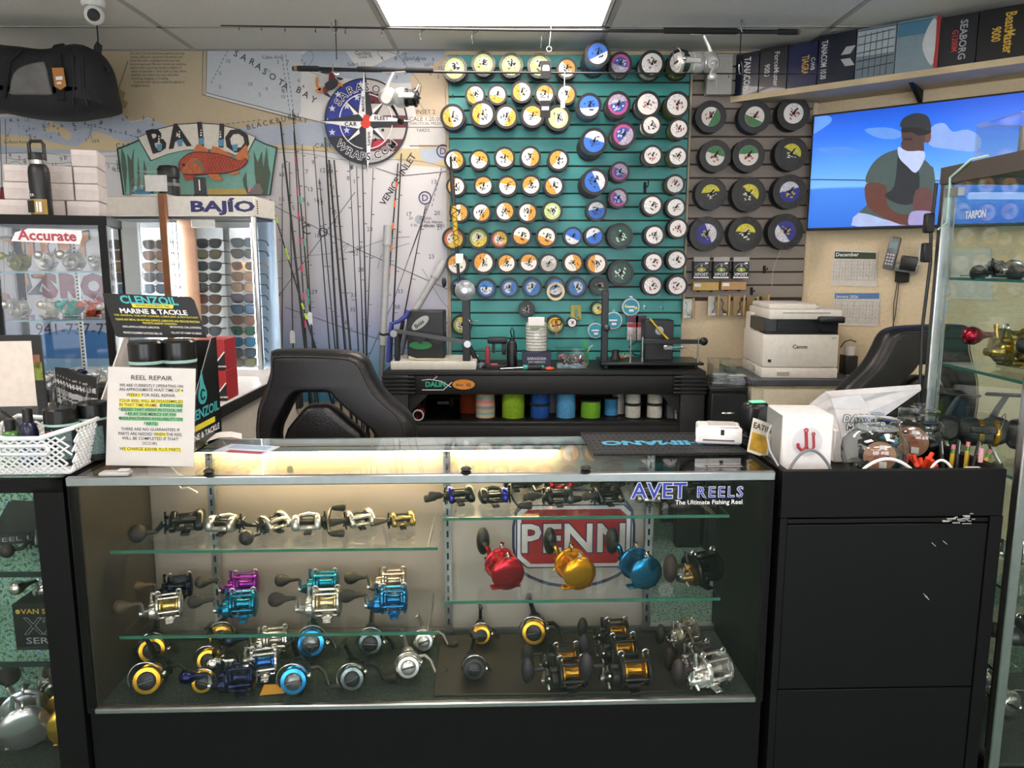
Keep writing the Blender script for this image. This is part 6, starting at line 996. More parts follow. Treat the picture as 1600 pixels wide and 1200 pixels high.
# right line winder
t = thing('bench_winder', 'black line winder with a tall post and motor box at the right of the workbench', 'winder', (lx(938, Yw), Yw, ZB_)); w0 = t.location.x; WX = lambda px, Y=Yw: lx(px, Y)-w0
for x in (.03, .5): obj('foot', B().cyl((x, 0, 0), (x, 0, .022), .012, n=12), BLACK, t)
obj('base', B().rbox((0, -.06, .022), (WX(1096), .2, .036), .003, 1), mat('151617', .35), t); obj('post', B().rbox((0, -.04, .036), (WX(948), -.005, WZ_(454)), .003, 1), BLACK, t); obj('knob', B().ball((WX(945), -.055, WZ_(511)), .019, 14), mat('55585a', .3, .6), t)
obj('motor_box', B().rbox((WX(1010), .06, .036), (WX(1055), .19, WZ_(502)), .003, 1), mat('191b1d', .45), t); obj('dial', B().cyl((WX(1032), .06, WZ_(518)), (WX(1032), .05, WZ_(518)), .022, n=24), mat('8a8d8e', .3, .8), t); obj('yellow_crank', B().tube([(WX(1016), .04, WZ_(499)), (WX(1032), .04, WZ_(518)), (WX(1045), .035, WZ_(531))], .0055, 8), mat('d0b52e', .45), t)
obj('feed_bar', B().rbox((WX(1002), -.05, WZ_(536)), (WX(1092), -.042, WZ_(529)), .002, 1), BLACK, t); obj('knob', B().ball((WX(1095), -.048, WZ_(532)), .022, 14), BLACK, t)
for px, y in ((984, -.02), (1001, -.046), (1087, -.046)): obj('rod_post', B().cyl((WX(px), y, .036), (WX(px), y, WZ_(525)), .0045, n=10).cyl((WX(px), y, .036), (WX(px), y, .06), .008, n=10), CHROME, t)
obj('clamp', B().rbox((WX(1033), -.06, WZ_(545)), (WX(1048), -.04, WZ_(538)), .003, 1).cyl((WX(1045), -.05, WZ_(541)), (WX(1075), -.05, WZ_(540)), .003).ball((WX(1062), -.05, WZ_(541)), .008, 8), CHROME, t); obj('wire', B().tube([(WX(1008), .1, .05), (WX(995), .1, .06), (WX(988), .12, .1), (WX(1000), .13, .13)], .004, 6), BLACK, t)
obj('speaker_cone', B().lathe([(.03, 0), (.02, .02), (.018, .05)], (WX(965), .09, .037), n=20), BLACK, t)
# small things between them
Yb = 4.06
t = thing('bagged_line_spool', 'big spool of white braided line in a clear bag on the blue box', 'spool', (lx(838, Yb), Yb, ZB_+.0885)); obj('braid', B().lathe([(.055, 0), (.056, .01)]+[(.054+.003*(i % 2), .01+i*.008) for i in range(16)]+[(.052, .145)], n=28), mat('dedcd2', .7, var=.15, scale=120, bump=.4), t); obj('bag', B().lathe([(.06, 0), (.066, .05), (.064, .12), (.05, .16), (.055, .175)], n=16, cap=False), CLEAR, t); obj('paper_label', B().rbox((-.045, -.068, .135), (.04, -.064, .18), .002, 1), WHITE, t); obj('green_label', B().ball((-.01, -.06, .125), .028, 12, (1, .15, .5)), mat('9aa88a', .5), t)
t = thing('navy_reel_box', 'dark navy carton with silver lettering under the bagged line spool', 'box', (lx(838, Yb), Yb, ZB_)); obj('carton', B().rbox((-.075, -.065, 0), (.075, .065, .085), .002, 1), mat('171b38', .4), t); obj('lid_edge', B().box((-.0755, -.0655, .07), (.0755, .0655, .072)), mat('0f1228', .4), t); obj('lettering', B().text('SARAGOSA', (0, -.0665, .045), X, Z, .02, 'C', .02, 1., .1).text('SW14000XG', (0, -.0665, .027), X, Z, .018, 'C', 0, 1., .09), mat('c4c6d0', .4), t, False)
t = thing('parts_bin', 'clear bin of tools with a red canister left of the spray bottle', 'bin', (lx(770, Yb), Yb, ZB_)); b = B()
for a, c in (((-.075, -.05, 0), (.075, -.047, .09)), ((-.075, .047, 0), (.075, .05, .09)), ((-.075, -.05, 0), (-.072, .05, .09)), ((.072, -.05, 0), (.075, .05, .09)), ((-.075, -.05, 0), (.075, .05, .003))): b.box(a, c)
obj('shell', b, CLEAR, t); obj('rim', B().tube([(-.077, -.052, .09), (.077, -.052, .09), (.077, .052, .09), (-.077, .052, .09)], .003, 6, True), CLEAR, t)
tag(obj('red_canister', B().lathe([(.014, 0), (.014, .085), (.012, .09), (.012, .105)], (lx(762, Yb), Yb-.01, ZB_+.004), n=16), mat('a83038', .4)), 'slim red canister standing in the clear parts bin', 'canister')
t = thing('heat_tool', 'black hand tool lying across the clear parts bin', 'tool', (lx(778, Yb), Yb, ZB_+.094)); obj('barrel', B().rbox((-.055, -.02, .03), (.05, .02, .065), .008), BLACK, t); obj('grip', B().rbox((.02, -.015, -.03), (.045, .015, .03), .006), BLACK, t); obj('stand', B().rbox((-.03, -.01, -.02), (-.015, .01, .03), .003, 1), BLACK, t)
t = thing('flashlight', 'white capped tool handle leaning beside the parts bin', 'flashlight', (lx(747, Yb), Yb, ZB_+.02), rot=(0, R(-28), 0)); obj('body', B().cyl((0, 0, 0), (0, 0, .1), .014), BLACK, t); obj('head', B().lathe([(.016, .1), (.022, .11), (.022, .135), (.018, .14)], n=18), mat('d4cdb8', .5), t)
t = thing('spray_bottle', 'tall black bottle with a looped hose in the middle of the workbench', 'bottle', (lx(800, Yb), Yb, ZB_)); obj('body', B().lathe([(.026, 0), (.027, .01), (.027, .12), (.02, .135), (.013, .14)], n=20), BLACK, t); obj('cap', B().cyl((0, 0, .14), (0, 0, .155), .012), BLACK, t); obj('hose', B().tube([(0, 0, .155), (-.008, 0, .19), (0, 0, .21), (.01, 0, .19), (.012, -.02, .1), (.03, -.05, .03), (.04, -.06, .003)], .004, 6), BLACK, t)
t = thing('coiled_cable', 'coil of black cable on the workbench front', 'cable', (lx(773, Yb-.09), Yb-.09, ZB_)); obj('coil', B().tube([((.06+.006*math.sin(i*1.3))*math.cos(i*.35), (.03)*math.sin(i*.35), .008+.012*abs(math.sin(i*.21))) for i in range(70)], .005, 6), BLACK, t); obj('red_plug', B().rbox((-.02, -.03, .02), (.015, -.015, .032), .003, 1), mat('b0404a', .5), t)
t = thing('screwdriver', 'screwdriver with a teal and black handle on the workbench edge', 'screwdriver', (lx(815, Yb-.12), Yb-.12, ZB_+.012), R(4)); obj('shaft', B().cyl((-.11, 0, -.006), (.02, 0, 0), .0035), CHROME, t); obj('handle', B().lathe([(.008, 0), (.013, .01), (.011, .03), (.014, .06), (.013, .085)], (.02, 0, 0), X, 14), mat('1f2222', .6), t); obj('end_cap', B().lathe([(.013, 0), (.009, .012)], (.105, 0, 0), X, 14), mat('2f9a80', .5), t); obj('collar', B().cyl((.008, 0, 0), (.03, 0, 0), .0135, n=14), mat('2f9a80', .5), t)
tag(obj('orange_washer', B().torus((lx(859, Yb-.12), Yb-.12, ZB_+.007), Z, .018, .007, 20, 8), mat('d0552a', .5)), 'orange rubber ring on the workbench edge', 'ring')
t = thing('swivel_bin', 'clear tub of silver and pink tackle hardware on the workbench', 'tub', (lx(893, Yb-.02), Yb-.02, ZB_)); b = B()
for a, c in (((-.08, -.05, 0), (.08, -.047, .1)), ((-.08, .047, 0), (.08, .05, .1)), ((-.08, -.05, 0), (-.077, .05, .1)), ((.077, -.05, 0), (.08, .05, .1)), ((-.08, -.05, 0), (.08, .05, .003))): b.box(a, c)
obj('shell', b, CLEAR, t); obj('rim', B().tube([(-.082, -.052, .1), (.082, -.052, .1), (.082, .052, .1), (-.082, .052, .1)], .003, 6, True), CLEAR, t)
b, b2_ = B(), B()
for k in range(46): c = V((rnd.uniform(-.065, .065), rnd.uniform(-.035, .035), rnd.uniform(.008, .06))); d = V((rnd.gauss(0, 1), rnd.gauss(0, 1), rnd.gauss(0, .7))).normalized(); c.z = max(c.z, .012+.02*abs(d.z)); (b2_ if k % 5 == 0 else b).tube([c-d*.018, c+V((0, 0, .006)), c+d*.018], [.003, .006, .002], 6)
tag(obj('tackle_hardware', b, mat('b9bab8', .2, .9)), 'tangle of silver swivels and spoons in the clear tub', 'hardware', kind='stuff').location = t.location; tag(obj('pink_hardware', b2_, mat('c85a78', .4)), 'pink tackle pieces mixed into the clear tub', 'hardware', kind='stuff').location = t.location
t = thing('green_lure', 'bright green plastic bait standing in the clear tub', 'lure', (lx(917, Yb), Yb-.0, ZB_)); obj('body', slab(B(), [smooth([(-.012, 0), (-.008, .07), (-.02, .13), (-.014, .14), (.01, .1), (.014, .04), (.012, 0)], 3)], (0, .045, 0), X, Z, .006, .002), mat('2f9a48', .4), t); obj('tail', B().tube([(.0, .045, .06), (.02, .04, .1), (.035, .04, .11)], .004, 6), mat('c9c8b8', .4), t)
t = thing('hair_rig', 'bundle of tan hair lures lying by the right winder post', 'lure', (lx(972, Yb+.02), Yb+.04, ZB_+.0375)); b = B()
for k in range(9): a = R(k*24-20); b.tube([(0, 0, .005), (.03*math.cos(a), .01*math.sin(a), .012), (.05*math.cos(a), .012, .014+.015*math.sin(a))], .003, 5)
obj('strands', b, mat('b09a6a', .7), t); obj('head', B().ball((0, 0, .008), .012, 10), mat('8a7040', .6), t)
# ======================= under the workbench =======================
zs = .6805; Yu = 4.02
def bulk(label, px, py0, py1, rp, col, Y=Yu, rim=BLACK, multi=None, z0=None):
    x = lx(px, Y); s = Y/1200; r = rp*s; h = (py1-py0)*s*1.0; z = zs if z0 is None else z0; t = thing('bulk_line_spool', label, 'spool', (x, Y, z), group='bulk spools under the workbench'); m = multi or mat(col, .22, .15, var=.12, scale=60)
    obj('line', B().lathe([(r*.88, .006), (r*.9, h*.3), (r*.9, h*.7), (r*.88, h-.006)], n=32), m, t); obj('flange', B().lathe([(r, 0), (r, .006), (r*.9, .007)], n=32), rim, t); obj('flange', B().lathe([(r*.9, 0), (r, .002), (r, .008), (r*.4, .008)], (0, 0, h-.008), n=32), rim, t); obj('hub', B().cyl((0, 0, h-.002), (0, 0, h+.001), r*.25), MATTE, t); return t, h
bands = ramp_mat('banded_line', [(0, 'd07a6a'), (.12, 'cfc6a8'), (.2, '6fa8b8'), (.3, 'd8b06a'), (.42, '4f8fb8'), (.52, 'd8a878'), (.62, 'd0707a'), (.74, '7fb0a8'), (.86, 'd8b890'), (1, 'c86a60')], 2, 0, .15, .4)
bulk('bulk spool banded in red, blue and cream line under the workbench', 758, 610, 656, 17, 'd07a6a', multi=bands); bulk('bulk spool of shiny yellow green line under the workbench', 802, 605, 655, 20, '8fb82e'); bulk('tall bulk spool of sky blue line under the workbench', 885, 608, 655, 17, '5aa4d8'); bulk('short bulk spool of lime green line under the workbench', 924, 625, 655, 17.5, '7ab832'); bulk('narrow bulk spool of light blue line behind the lime spool', 956, 622, 652, 12, '4a9ad0', Yu+.06)
for k, (px, cl, w_) in enumerate(((844, '2456a8', 'royal blue'), (991, 'd6d5cc', 'white'), (1025, 'd8d6ca', 'white'))):
    _, h = bulk('%s bulk line spool, lower of the pair %s' % (w_, ('beside the green spool', 'left in the white group', 'right in the white group')[k]), px, 633, 656, 16.5 if k == 0 else 13.5, cl); bulk('%s bulk line spool, upper of the pair %s' % (w_, ('beside the green spool', 'left in the white group', 'right in the white group')[k]), px, 606, 631, 16.5 if k == 0 else 13.5, cl, z0=zs+h+.0005)
bulk('white bulk spool half hidden behind the white pairs', 968, 606, 652, 12, 'c9c8c0', Yu+.1); bulk('grey bulk spool deep behind the blue pair', 862, 612, 652, 12, '9a9c9c', Yu+.13)
t = thing('orange_tub', 'large orange tub at the back under the workbench', 'tub', (lx(738, 4.2), 4.22, zs)); obj('body', B().lathe([(.085, 0), (.1, .13)], n=24), mat('b0481f', .5), t); obj('rim', B().lathe([(.1, .13), (.106, .132), (.106, .142), (.098, .144)], n=24), mat('b0481f', .5), t)
t = thing('red_tub', 'red tub at the back under the workbench', 'tub', (lx(888, 4.28), 4.27, zs)); obj('body', B().lathe([(.06, 0), (.07, .12)], n=24), mat('8a2a30', .5), t); obj('rim', B().lathe([(.07, .12), (.076, .122), (.076, .132)], n=24), mat('8a2a30', .5), t)
t = thing('clear_drawer_bin', 'clear plastic bin under the left end of the workbench', 'bin', (lx(693, Yu), Yu, zs)); b = B()
for a, c in (((-.09, -.06, 0), (.09, -.057, .12)), ((-.09, .057, 0), (.09, .06, .12)), ((-.09, -.06, 0), (-.087, .06, .12)), ((.087, -.06, 0), (.09, .06, .12)), ((-.09, -.06, 0), (.09, .06, .003))): b.box(a, c)
obj('shell', b, glass('smoke', '9aa4a4', .9, .08), t); obj('rim', B().tube([(-.095, -.064, .12), (.095, -.064, .12), (.095, .064, .12), (-.095, .064, .12)], .004, 6, True), CLEAR, t); obj('handle_slot', B().rbox((-.03, -.063, .085), (.03, -.06, .1), .002, 1), MATTE, t)
t = thing('rolled_mat', 'rolled red and grey mat under the left end of the workbench', 'roll', (lx(655, Yu), Yu-.02, zs+.032)); b = B(); pr = [(.032-.0012*i*.6)*1 for i in range(24)]; q = [V(((.031-.0009*i)*math.cos(i*.5), 0, (.031-.0009*i)*math.sin(i*.5))) for i in range(28)]; b.add([p+V((0, d, 0)) for d in (-.07, .09) for p in q], [(i, i+1, i+29, i+28) for i in range(27)]); obj('roll', b, mat('8a2f3a', .7, var=.4, scale=40), t); obj('lining', B().torus((0, -.07, 0), Yv, .027, .004, 20, 6), mat('b9bcbd', .7), t)
t = thing('patterned_box', 'small red, white and blue patterned box at the right end under the workbench', 'box', (lx(1065, Yu), Yu, zs)); obj('carton', B().rbox((-.03, -.03, 0), (.035, .05, .105), .002, 1), mat('c4c0c8', .5), t); b, c_ = B(), B()
for k in range(18): x, z = rnd.uniform(-.027, .02), rnd.uniform(.004, .09); (b if k % 2 else c_).box((x, -.0312, z), (x+.012, -.0302, z+.012))
obj('print_blocks', b, mat('b03a44', .5), t)['kind'] = 'stuff'; obj('print_blocks', c_, mat('2a3f8c', .5), t)['kind'] = 'stuff'
t = thing('grey_box', 'narrow dark grey box beside the patterned box under the workbench', 'box', (lx(1049, Yu+.02), Yu+.02, zs)); obj('carton', B().rbox((-.02, -.04, 0), (.015, .05, .1), .002, 1), mat('5f6266', .6), t); obj('flap', B().box((-.021, -.041, .095), (.016, .051, .102)), mat('6f7276', .6), t)
t = thing('carton_under_bench', 'brown cardboard carton standing deep under the left of the workbench', 'carton', (lx(700, 4.25), 4.2, zs)); obj('box', B().rbox((-.1, 0, 0), (.06, .12, .14), .003, 1), mat('6a5440', .7), t); obj('tape', B().box((-.03, -.001, .0), (-.005, 0, .14)), mat('8a7458', .5), t)
# ======================= printer =======================
Py = 3.875; x0, x1 = at(1191, 560, Py).x, at(1307, 560, Py).x; t = thing('office_printer', 'white multifunction laser printer with black output bay', 'printer', (x0, Py, .9175), R(-3)); pw = x1-x0; cr = mat('e2ddd2', .5); PX = lambda zx: (zx-60)/990*pw; PZ = lambda zy: (1140-zy)/1000*.375+.0
obj('body', B().rbox((0, 0, .055), (pw, .4, PZ(540)), .008), cr, t); obj('paper_drawer', B().rbox((-.002, -.002, 0), (pw+.002, .4, .053), .006), cr, t); obj('drawer_handle', B().rbox((pw*.2, -.004, .012), (pw*.37, .0, .032), .003, 1), mat('a9a59c', .5), t)
obj('output_bay', B().box((pw*.06, .05, PZ(540)), (pw*.96, .38, PZ(350))), mat('0d0e10', .4), t); obj('bay_floor', B().rbox((.005, -.002, PZ(545)), (pw-.005, .1, PZ(520)), .004, 1), mat('1c1d1f', .4), t); obj('side_post', B().rbox((.006, .006, PZ(520)), (pw*.18, .3, PZ(335)), .004, 1), mat('26272a', .35), t); obj('side_post', B().rbox((pw*.76, .006, PZ(520)), (pw*.985, .3, PZ(370)), .004, 1), mat('1a1b1d', .3), t); obj('rear_column', B().rbox((pw*.02, .28, PZ(560)), (pw*.99, .4, PZ(300)), .004, 1), cr, t)
obj('scanner', B().rbox((pw*.06, .0, PZ(345)), (pw*1.02, .4, PZ(210)), .008), cr, t); obj('scanner_gap', B().box((pw*.24, -.002, PZ(262)), (pw*.86, .001, PZ(250))), mat('8f8b84', .5), t); obj('feeder_lid', B().rbox((pw*.07, .02, PZ(212)), (pw*.7, .36, PZ(135)), .01), cr, t); obj('feeder_tray', B().rbox((pw*.5, .1, PZ(205)), (pw*.82, .34, PZ(185)), .006), cr, t)
obj('control_panel', B().rbox((pw*.7, -.035, PZ(385)), (pw*1.03, .06, PZ(300)), .006), mat('17181a', .3), t); obj('panel_screen', B().box((pw*.73, -.03, PZ(299)), (pw*1.0, .04, PZ(296))), mat('6a6e70', .25), t)
obj('lettering', B().text('Canon', (pw*.49, -.0015, PZ(735)), X, Z, .028, 'C', .02), mat('1a1a1c', .5), t, False); obj('energy_mark', B().box((pw*.075, -.001, PZ(925)), (pw*.118, 0, PZ(885))), mat('2a2a2c', .5), t); obj('badge', B().rbox((pw*.9, -.001, PZ(600)), (pw*.96, 0, PZ(580)), .0005, 1), mat('b8b4aa', .5), t); obj('lettering', B().text('imageCLASS', (pw*.88, -.0015, PZ(985)), X, Z, .011, 'C', 0), mat('8a96a4', .5), t, False)
t = thing('black_speaker', 'small black box behind the printer on the cabinet', 'speaker', (at(1330, 590, 3.98).x, 3.98, .9175)); obj('body', B().rbox((-.035, 0, 0), (.03, .08, .1), .004), BLACK, t); obj('cup', B().lathe([(.025, .1005), (.03, .15), (.028, .15)], (0, .04, 0), n=16), mat('d8d4ca', .6), t); obj('cable', B().tube([(-.05, .04, .14), (-.03, .04, .17), (.0, .04, .18), (.03, .04, .17)], .003, 6), BLACK, t)
# ======================= wall papers and phone (back wall and diagonal wall) =======================
def dwp(px, py, n=.004): return hit(px, py, DC+DN*n, DN)
def dl(px, py, n=.004): q = dwp(px, py, n)-DC; return q.dot(DD), q.z
def wallsheet(name, label, pts, m, cat):
    a = [dl(*p) for p in pts]; t = thing(name, label, cat, DC, -DANG); obj('page', B().prism(a, (0, -.006, 0), X, Z, (0, .003, 0)), m, t); return t, a
pap = mat('d6d1c8', .7); t, a = wallsheet('wall_calendar', 'wall calendar with a dark green December header', [(1303, 390), (1371, 393), (1370, 448), (1298, 446)], pap, 'calendar')
def onw(t, name, pts, m, d=.0075): q = [dl(*p) for p in pts]; obj(name, B().add([(x, -d, z) for x, z in q], [tuple(range(len(q)))[::-1]]), m, t, False)
onw(t, 'header', [(1305, 393), (1369, 395), (1369, 405), (1304, 404)], mat('36432c', .6)); x, z = dl(1306, 400.5); obj('lettering', B().text('December', (x, -.0085, z), X, Z, .028, 'L', .02), wht, t, False)
def grid(t, px0, px1, py0, py1, nx, ny, sk=0):
    (xa, za), (xb, zb_) = dl(px0, py0), dl(px1, py1); b, n = B(), 1
    for j in range(ny+1): b.box((xa, -.0078, za+(zb_-za)*j/ny-.0006), (xb, -.0072, za+(zb_-za)*j/ny+.0006))
    for i in range(nx+1): b.box((xa+(xb-xa)*i/nx-.0006, -.0078, zb_), (xa+(xb-xa)*i/nx+.0006, -.0072, za))
    for j in range(ny):
        for i in range(nx):
            if j == 0 and i < sk or n > 31: continue
            b.text(str(n), (xa+(xb-xa)*(i+.5)/nx, -.008, za+(zb_-za)*(j+.75)/ny), X, Z, abs(zb_-za)/ny*.55); n += 1
    obj('day_grid', b, mat('8f8c86', .6), t, False)['kind'] = 'stuff'
grid(t, 1304, 1367, 408, 438, 7, 5, 1); t, a = wallsheet('month_sheet', 'wall calendar page with a blue January header below the December one', [(1303, 457), (1376, 457), (1373, 510), (1303, 508)], pap, 'calendar'); onw(t, 'header', [(1304.5, 458), (1374, 458), (1374, 467), (1304.5, 467)], mat('5a7fb0', .6)); x, z = dl(1307, 465); obj('lettering', B().text('January 2026', (x, -.0085, z), X, Z, .022, 'L', .01), wht, t, False); grid(t, 1306, 1372, 470, 505, 7, 5, 4)
t, a = wallsheet('memo_sheet', 'white memo sheet on the wall behind the tall showcase', [(1488, 390), (1548, 388), (1550, 470), (1484, 466)], pap, 'paper'); onw(t, 'text_lines', [(1500, 430), (1525, 430), (1525, 431.5), (1500, 431.5)], mat('5a5a5c', .6))
q = dl(1410, 432); t = thing('cordless_phone', 'silver and black cordless phone in its wall cradle', 'phone', DW(q[0], .004, q[1]), -DANG)
k_ = .0031; sv = mat('9a9c9e', .35, .4); obj('wall_plate', B().rbox((-.03, -.03, -.03), (.035, 0, .06), .004, 1), MATTE, t)
b = B(); b.M = Matrix.Rotation(R(8), 4, 'Y'); b.rbox((-.075, -.06, .025), (.075, -.02, .07), .008); obj('cradle', b, sv, t); b = B(); b.M = Matrix.Rotation(R(8), 4, 'Y'); b.rbox((-.012, -.072, .035), (.068, -.05, .11), .006); obj('answering_unit', b, mat('18191b', .3), t); obj('antenna', B().tube([(.075, -.04, .05), (.083, -.04, .17)], [.006, .005], 8), mat('c0c2c4', .35), t)
b = B(); b.M = Matrix.Translation((-.042, 0, .12))@Matrix.Rotation(R(10), 4, 'Y'); b.rbox((-.027, -.09, -.085), (.027, -.055, .085), .01); hs = obj('handset', b, mat('6f7173', .35, .3), t); b = B(); b.M = Matrix.Translation((-.042, 0, .12))@Matrix.Rotation(R(10), 4, 'Y'); b.box((-.02, -.0915, .025), (.02, -.0895, .06)); obj('screen', b, mat('7fa0a4', .3), hs); b = B(); b.M = Matrix.Translation((-.042, 0, .12))@Matrix.Rotation(R(10), 4, 'Y')
for i in range(3):
    for j in range(4): b.rbox((-.018+i*.0135, -.0925, -.06+j*.016), (-.009+i*.0135, -.0895, -.05+j*.016), .001, 1)
obj('keypad', b, mat('d0d2d2', .5), hs)['kind'] = 'stuff'; obj('phone_cord', B().tube([(-.02, -.01, -.03), (-.03, -.008, -.15), (-.02, -.008, -.3), (-.03, -.01, -.45), (-.01, -.01, -.5)], .0025, 6).tube([(-.012, -.01, -.03), (-.018, -.008, -.2), (-.03, -.008, -.3), (-.02, -.01, -.48)], .0025, 6), mat('4a4a4c', .5), t)
# ======================= goods low on the grey board =======================
for k, px in enumerate((1096, 1127, 1158)):
    p = at(px, 420, PW-.06); t = thing('braid_box', '%s of three black braided line boxes with a yellow green oval' % ('left', 'middle', 'right')[k], 'box', p, group='braided line boxes'); a_ = .0445; obj('carton', B().rbox((-a_, 0, -.055), (a_, .035, .04), .002, 1), mat('15171a', .4), t); obj('hang_tab', B().box((-a_, .0, .04), (a_, .004, .065)), mat('a8a6a6', .5), t); obj('oval', B().prism([(c*.026, s*.012) for c, s in ell(0, 0, 1, 1, 20)], (0, -.001, -.005), X, Z, (0, -.001, 0)), mat(('b8a83a', '8a9a3a', '94a03a')[k], .4), t); obj('arc', B().torus((0, -.0015, -.008), Yv, .037, .0015, 20, 4, R(20), R(160)), mat('b0b2b4', .4), t); obj('lettering', B().text('XPOST', (0, -.0022, -.038), X, Z, .022, 'C', .03, 1., .075).text('8', (0, -.0028, -.012), X, Z, .022, 'C', .02).text('X', (0, -.0022, .012), X, Z, .018, 'C', .02), wht, t, False); obj('stripe', B().box((-a_+.002, -.002, -.052), (a_-.002, -.001, -.044)), wht, t); obj('price_sticker', B().box((.018, -.002, .026), (.036, -.001, .035)), WHITE, t)
for k, (a_, b_2, y0, y1) in enumerate(((1083, 1123, 441, 454), (1127, 1166, 440, 453))):
    p, q = at(a_, y0, PW-.05), at(b_2, y1, PW-.05); t = thing('kraft_box', ('left yellow kraft parts box under the braid boxes', 'right tan kraft parts box under the braid boxes')[k], 'box', (p.x, PW-.05, q.z), group='kraft boxes'); obj('carton', B().rbox((0, 0, 0), (q.x-p.x, .045, p.z-q.z), .002, 1), mat(('c9a55a', 'b98f62')[k], .55), t); obj('sticker', B().box((.008, -.001, (p.z-q.z)*.45), (.045, 0, (p.z-q.z)*.85)), WHITE, t)
    for s in (.25, .75): obj('hook', B().cyl(((q.x-p.x)*s, -.004, -.004), ((q.x-p.x)*s, .05, -.004), .003, n=8), MATTE, t)
kf = mat('a88858', .6)
for k, (px, py, fl) in enumerate(((1075, 482, 0), (1114, 478, 1), (1131, 478, 0), (1154, 478, 1), (1175, 480, 1), (1192, 477, 2))):
    p = at(px, py, PW-.04); t = thing('handle_pack', 'spare reel handle in a kraft and clear pack, %s from left under the grey board' % ORD[k], 'pack', p, group='spare handle packs'); obj('card', B().rbox((-.03, 0, -.055), (.022, .008, .055), .002, 1), kf, t); obj('spine', B().rbox((.022, -.012, -.055), (.034, .01, .06), .002, 1), mat('bd9a66', .6), t); obj('window', B().box((-.03, -.012, -.055), (.022, -.0105, .055)), CLEAR, t); s = -1 if fl == 1 else 1
    obj('handle_arm', B().tube([(-.018*s, -.004, .04), (-.004*s, -.004, .015), (-.012*s, -.004, -.01), (.006*s, -.004, -.04)], [.004, .0035, .0035, .005], 6), MATTE, t); obj('handle_knob', B().ball((-.018*s, -.005, .04) if fl else (.006*s, -.005, -.04), .011, 10, (1, .6, 1)), BLACK, t); obj('sticker', B().box((-.005, -.013, -.05), (.012, -.012, -.042)), WHITE, t)
for k, (px, py) in enumerate(((1194, 421), (1174, 455))): p = at(px, py, PW); t = thing('empty_board_hook', ('tall bare black hook plate on the grey board', 'short bare black hook plate above the handle packs')[k], 'hook', p); obj('plate', B().rbox((-.008, -.006, -.022), (.008, 0, .022), .002, 1), MATTE, t); obj('prong', B().tube([(0, -.004, 0), (0, -.05, 0), (0, -.06, .01)], .003, 6), MATTE, t)
obj('line_end', BW(GWALL).tube([at(1230, 365, PW-.01), at(1218, 395, PW-.008), at(1208, 420, PW-.006), at(1206, 448, PW-.006)], .0012, 5), mat('c9c8c0', .5), GWALL)
# clear trays on the black drawers
for k, (px, y, z0) in enumerate(((1126, 3.98, .8705), (1150, 3.94, .8705))):
    x = at(px, 600, y).x; t = thing('clear_tray', ('rear clear tray of loose packets on the black drawer unit', 'front clear tray of loose packets on the black drawer unit')[k], 'tray', (x, y, z0)); b = B(); hx = .075 if k else .06
    for a, c in (((-hx, -.06, 0), (hx, -.057, .09)), ((-hx, .057, 0), (hx, .06, .13)), ((-hx, -.06, 0), (-hx+.003, .06, .11)), ((hx-.003, -.06, 0), (hx, .06, .11)), ((-hx, -.06, 0), (hx, .06, .003))): b.box(a, c)
    obj('shell', b, CLEAR, t); obj('rim', B().tube([(-hx, -.06, .09), (hx, -.06, .09), (hx, .06, .13), (-hx, .06, .13)], .003, 6, True), CLEAR, t)
    for j in range(5):
        pk_ = thing('small_packet', '%s loose packet from the bottom in the %s clear tray' % (ORD[j], ('rear', 'front')[k]), 'packet', (x+rnd.uniform(-.01, .01), y+rnd.uniform(-.01, .01), z0+.004+j*.0105), rnd.uniform(-.3, .3), 'packets in the clear trays'); obj('pouch', B().rbox((-.042, -.032, 0), (.042, .032, .009), .003, 1), mat(('c9c4c4', '9aa4c0', 'd0b8b4', 'b8bcc4', 'd6d2cc')[j], .3, var=.2, scale=60), pk_); obj('header', B().box((-.042, .018, .009), (.042, .032, .0102)), mat(('a04050', '4a6aa0', 'c07050', '505458', '3a78a0')[j], .5), pk_)
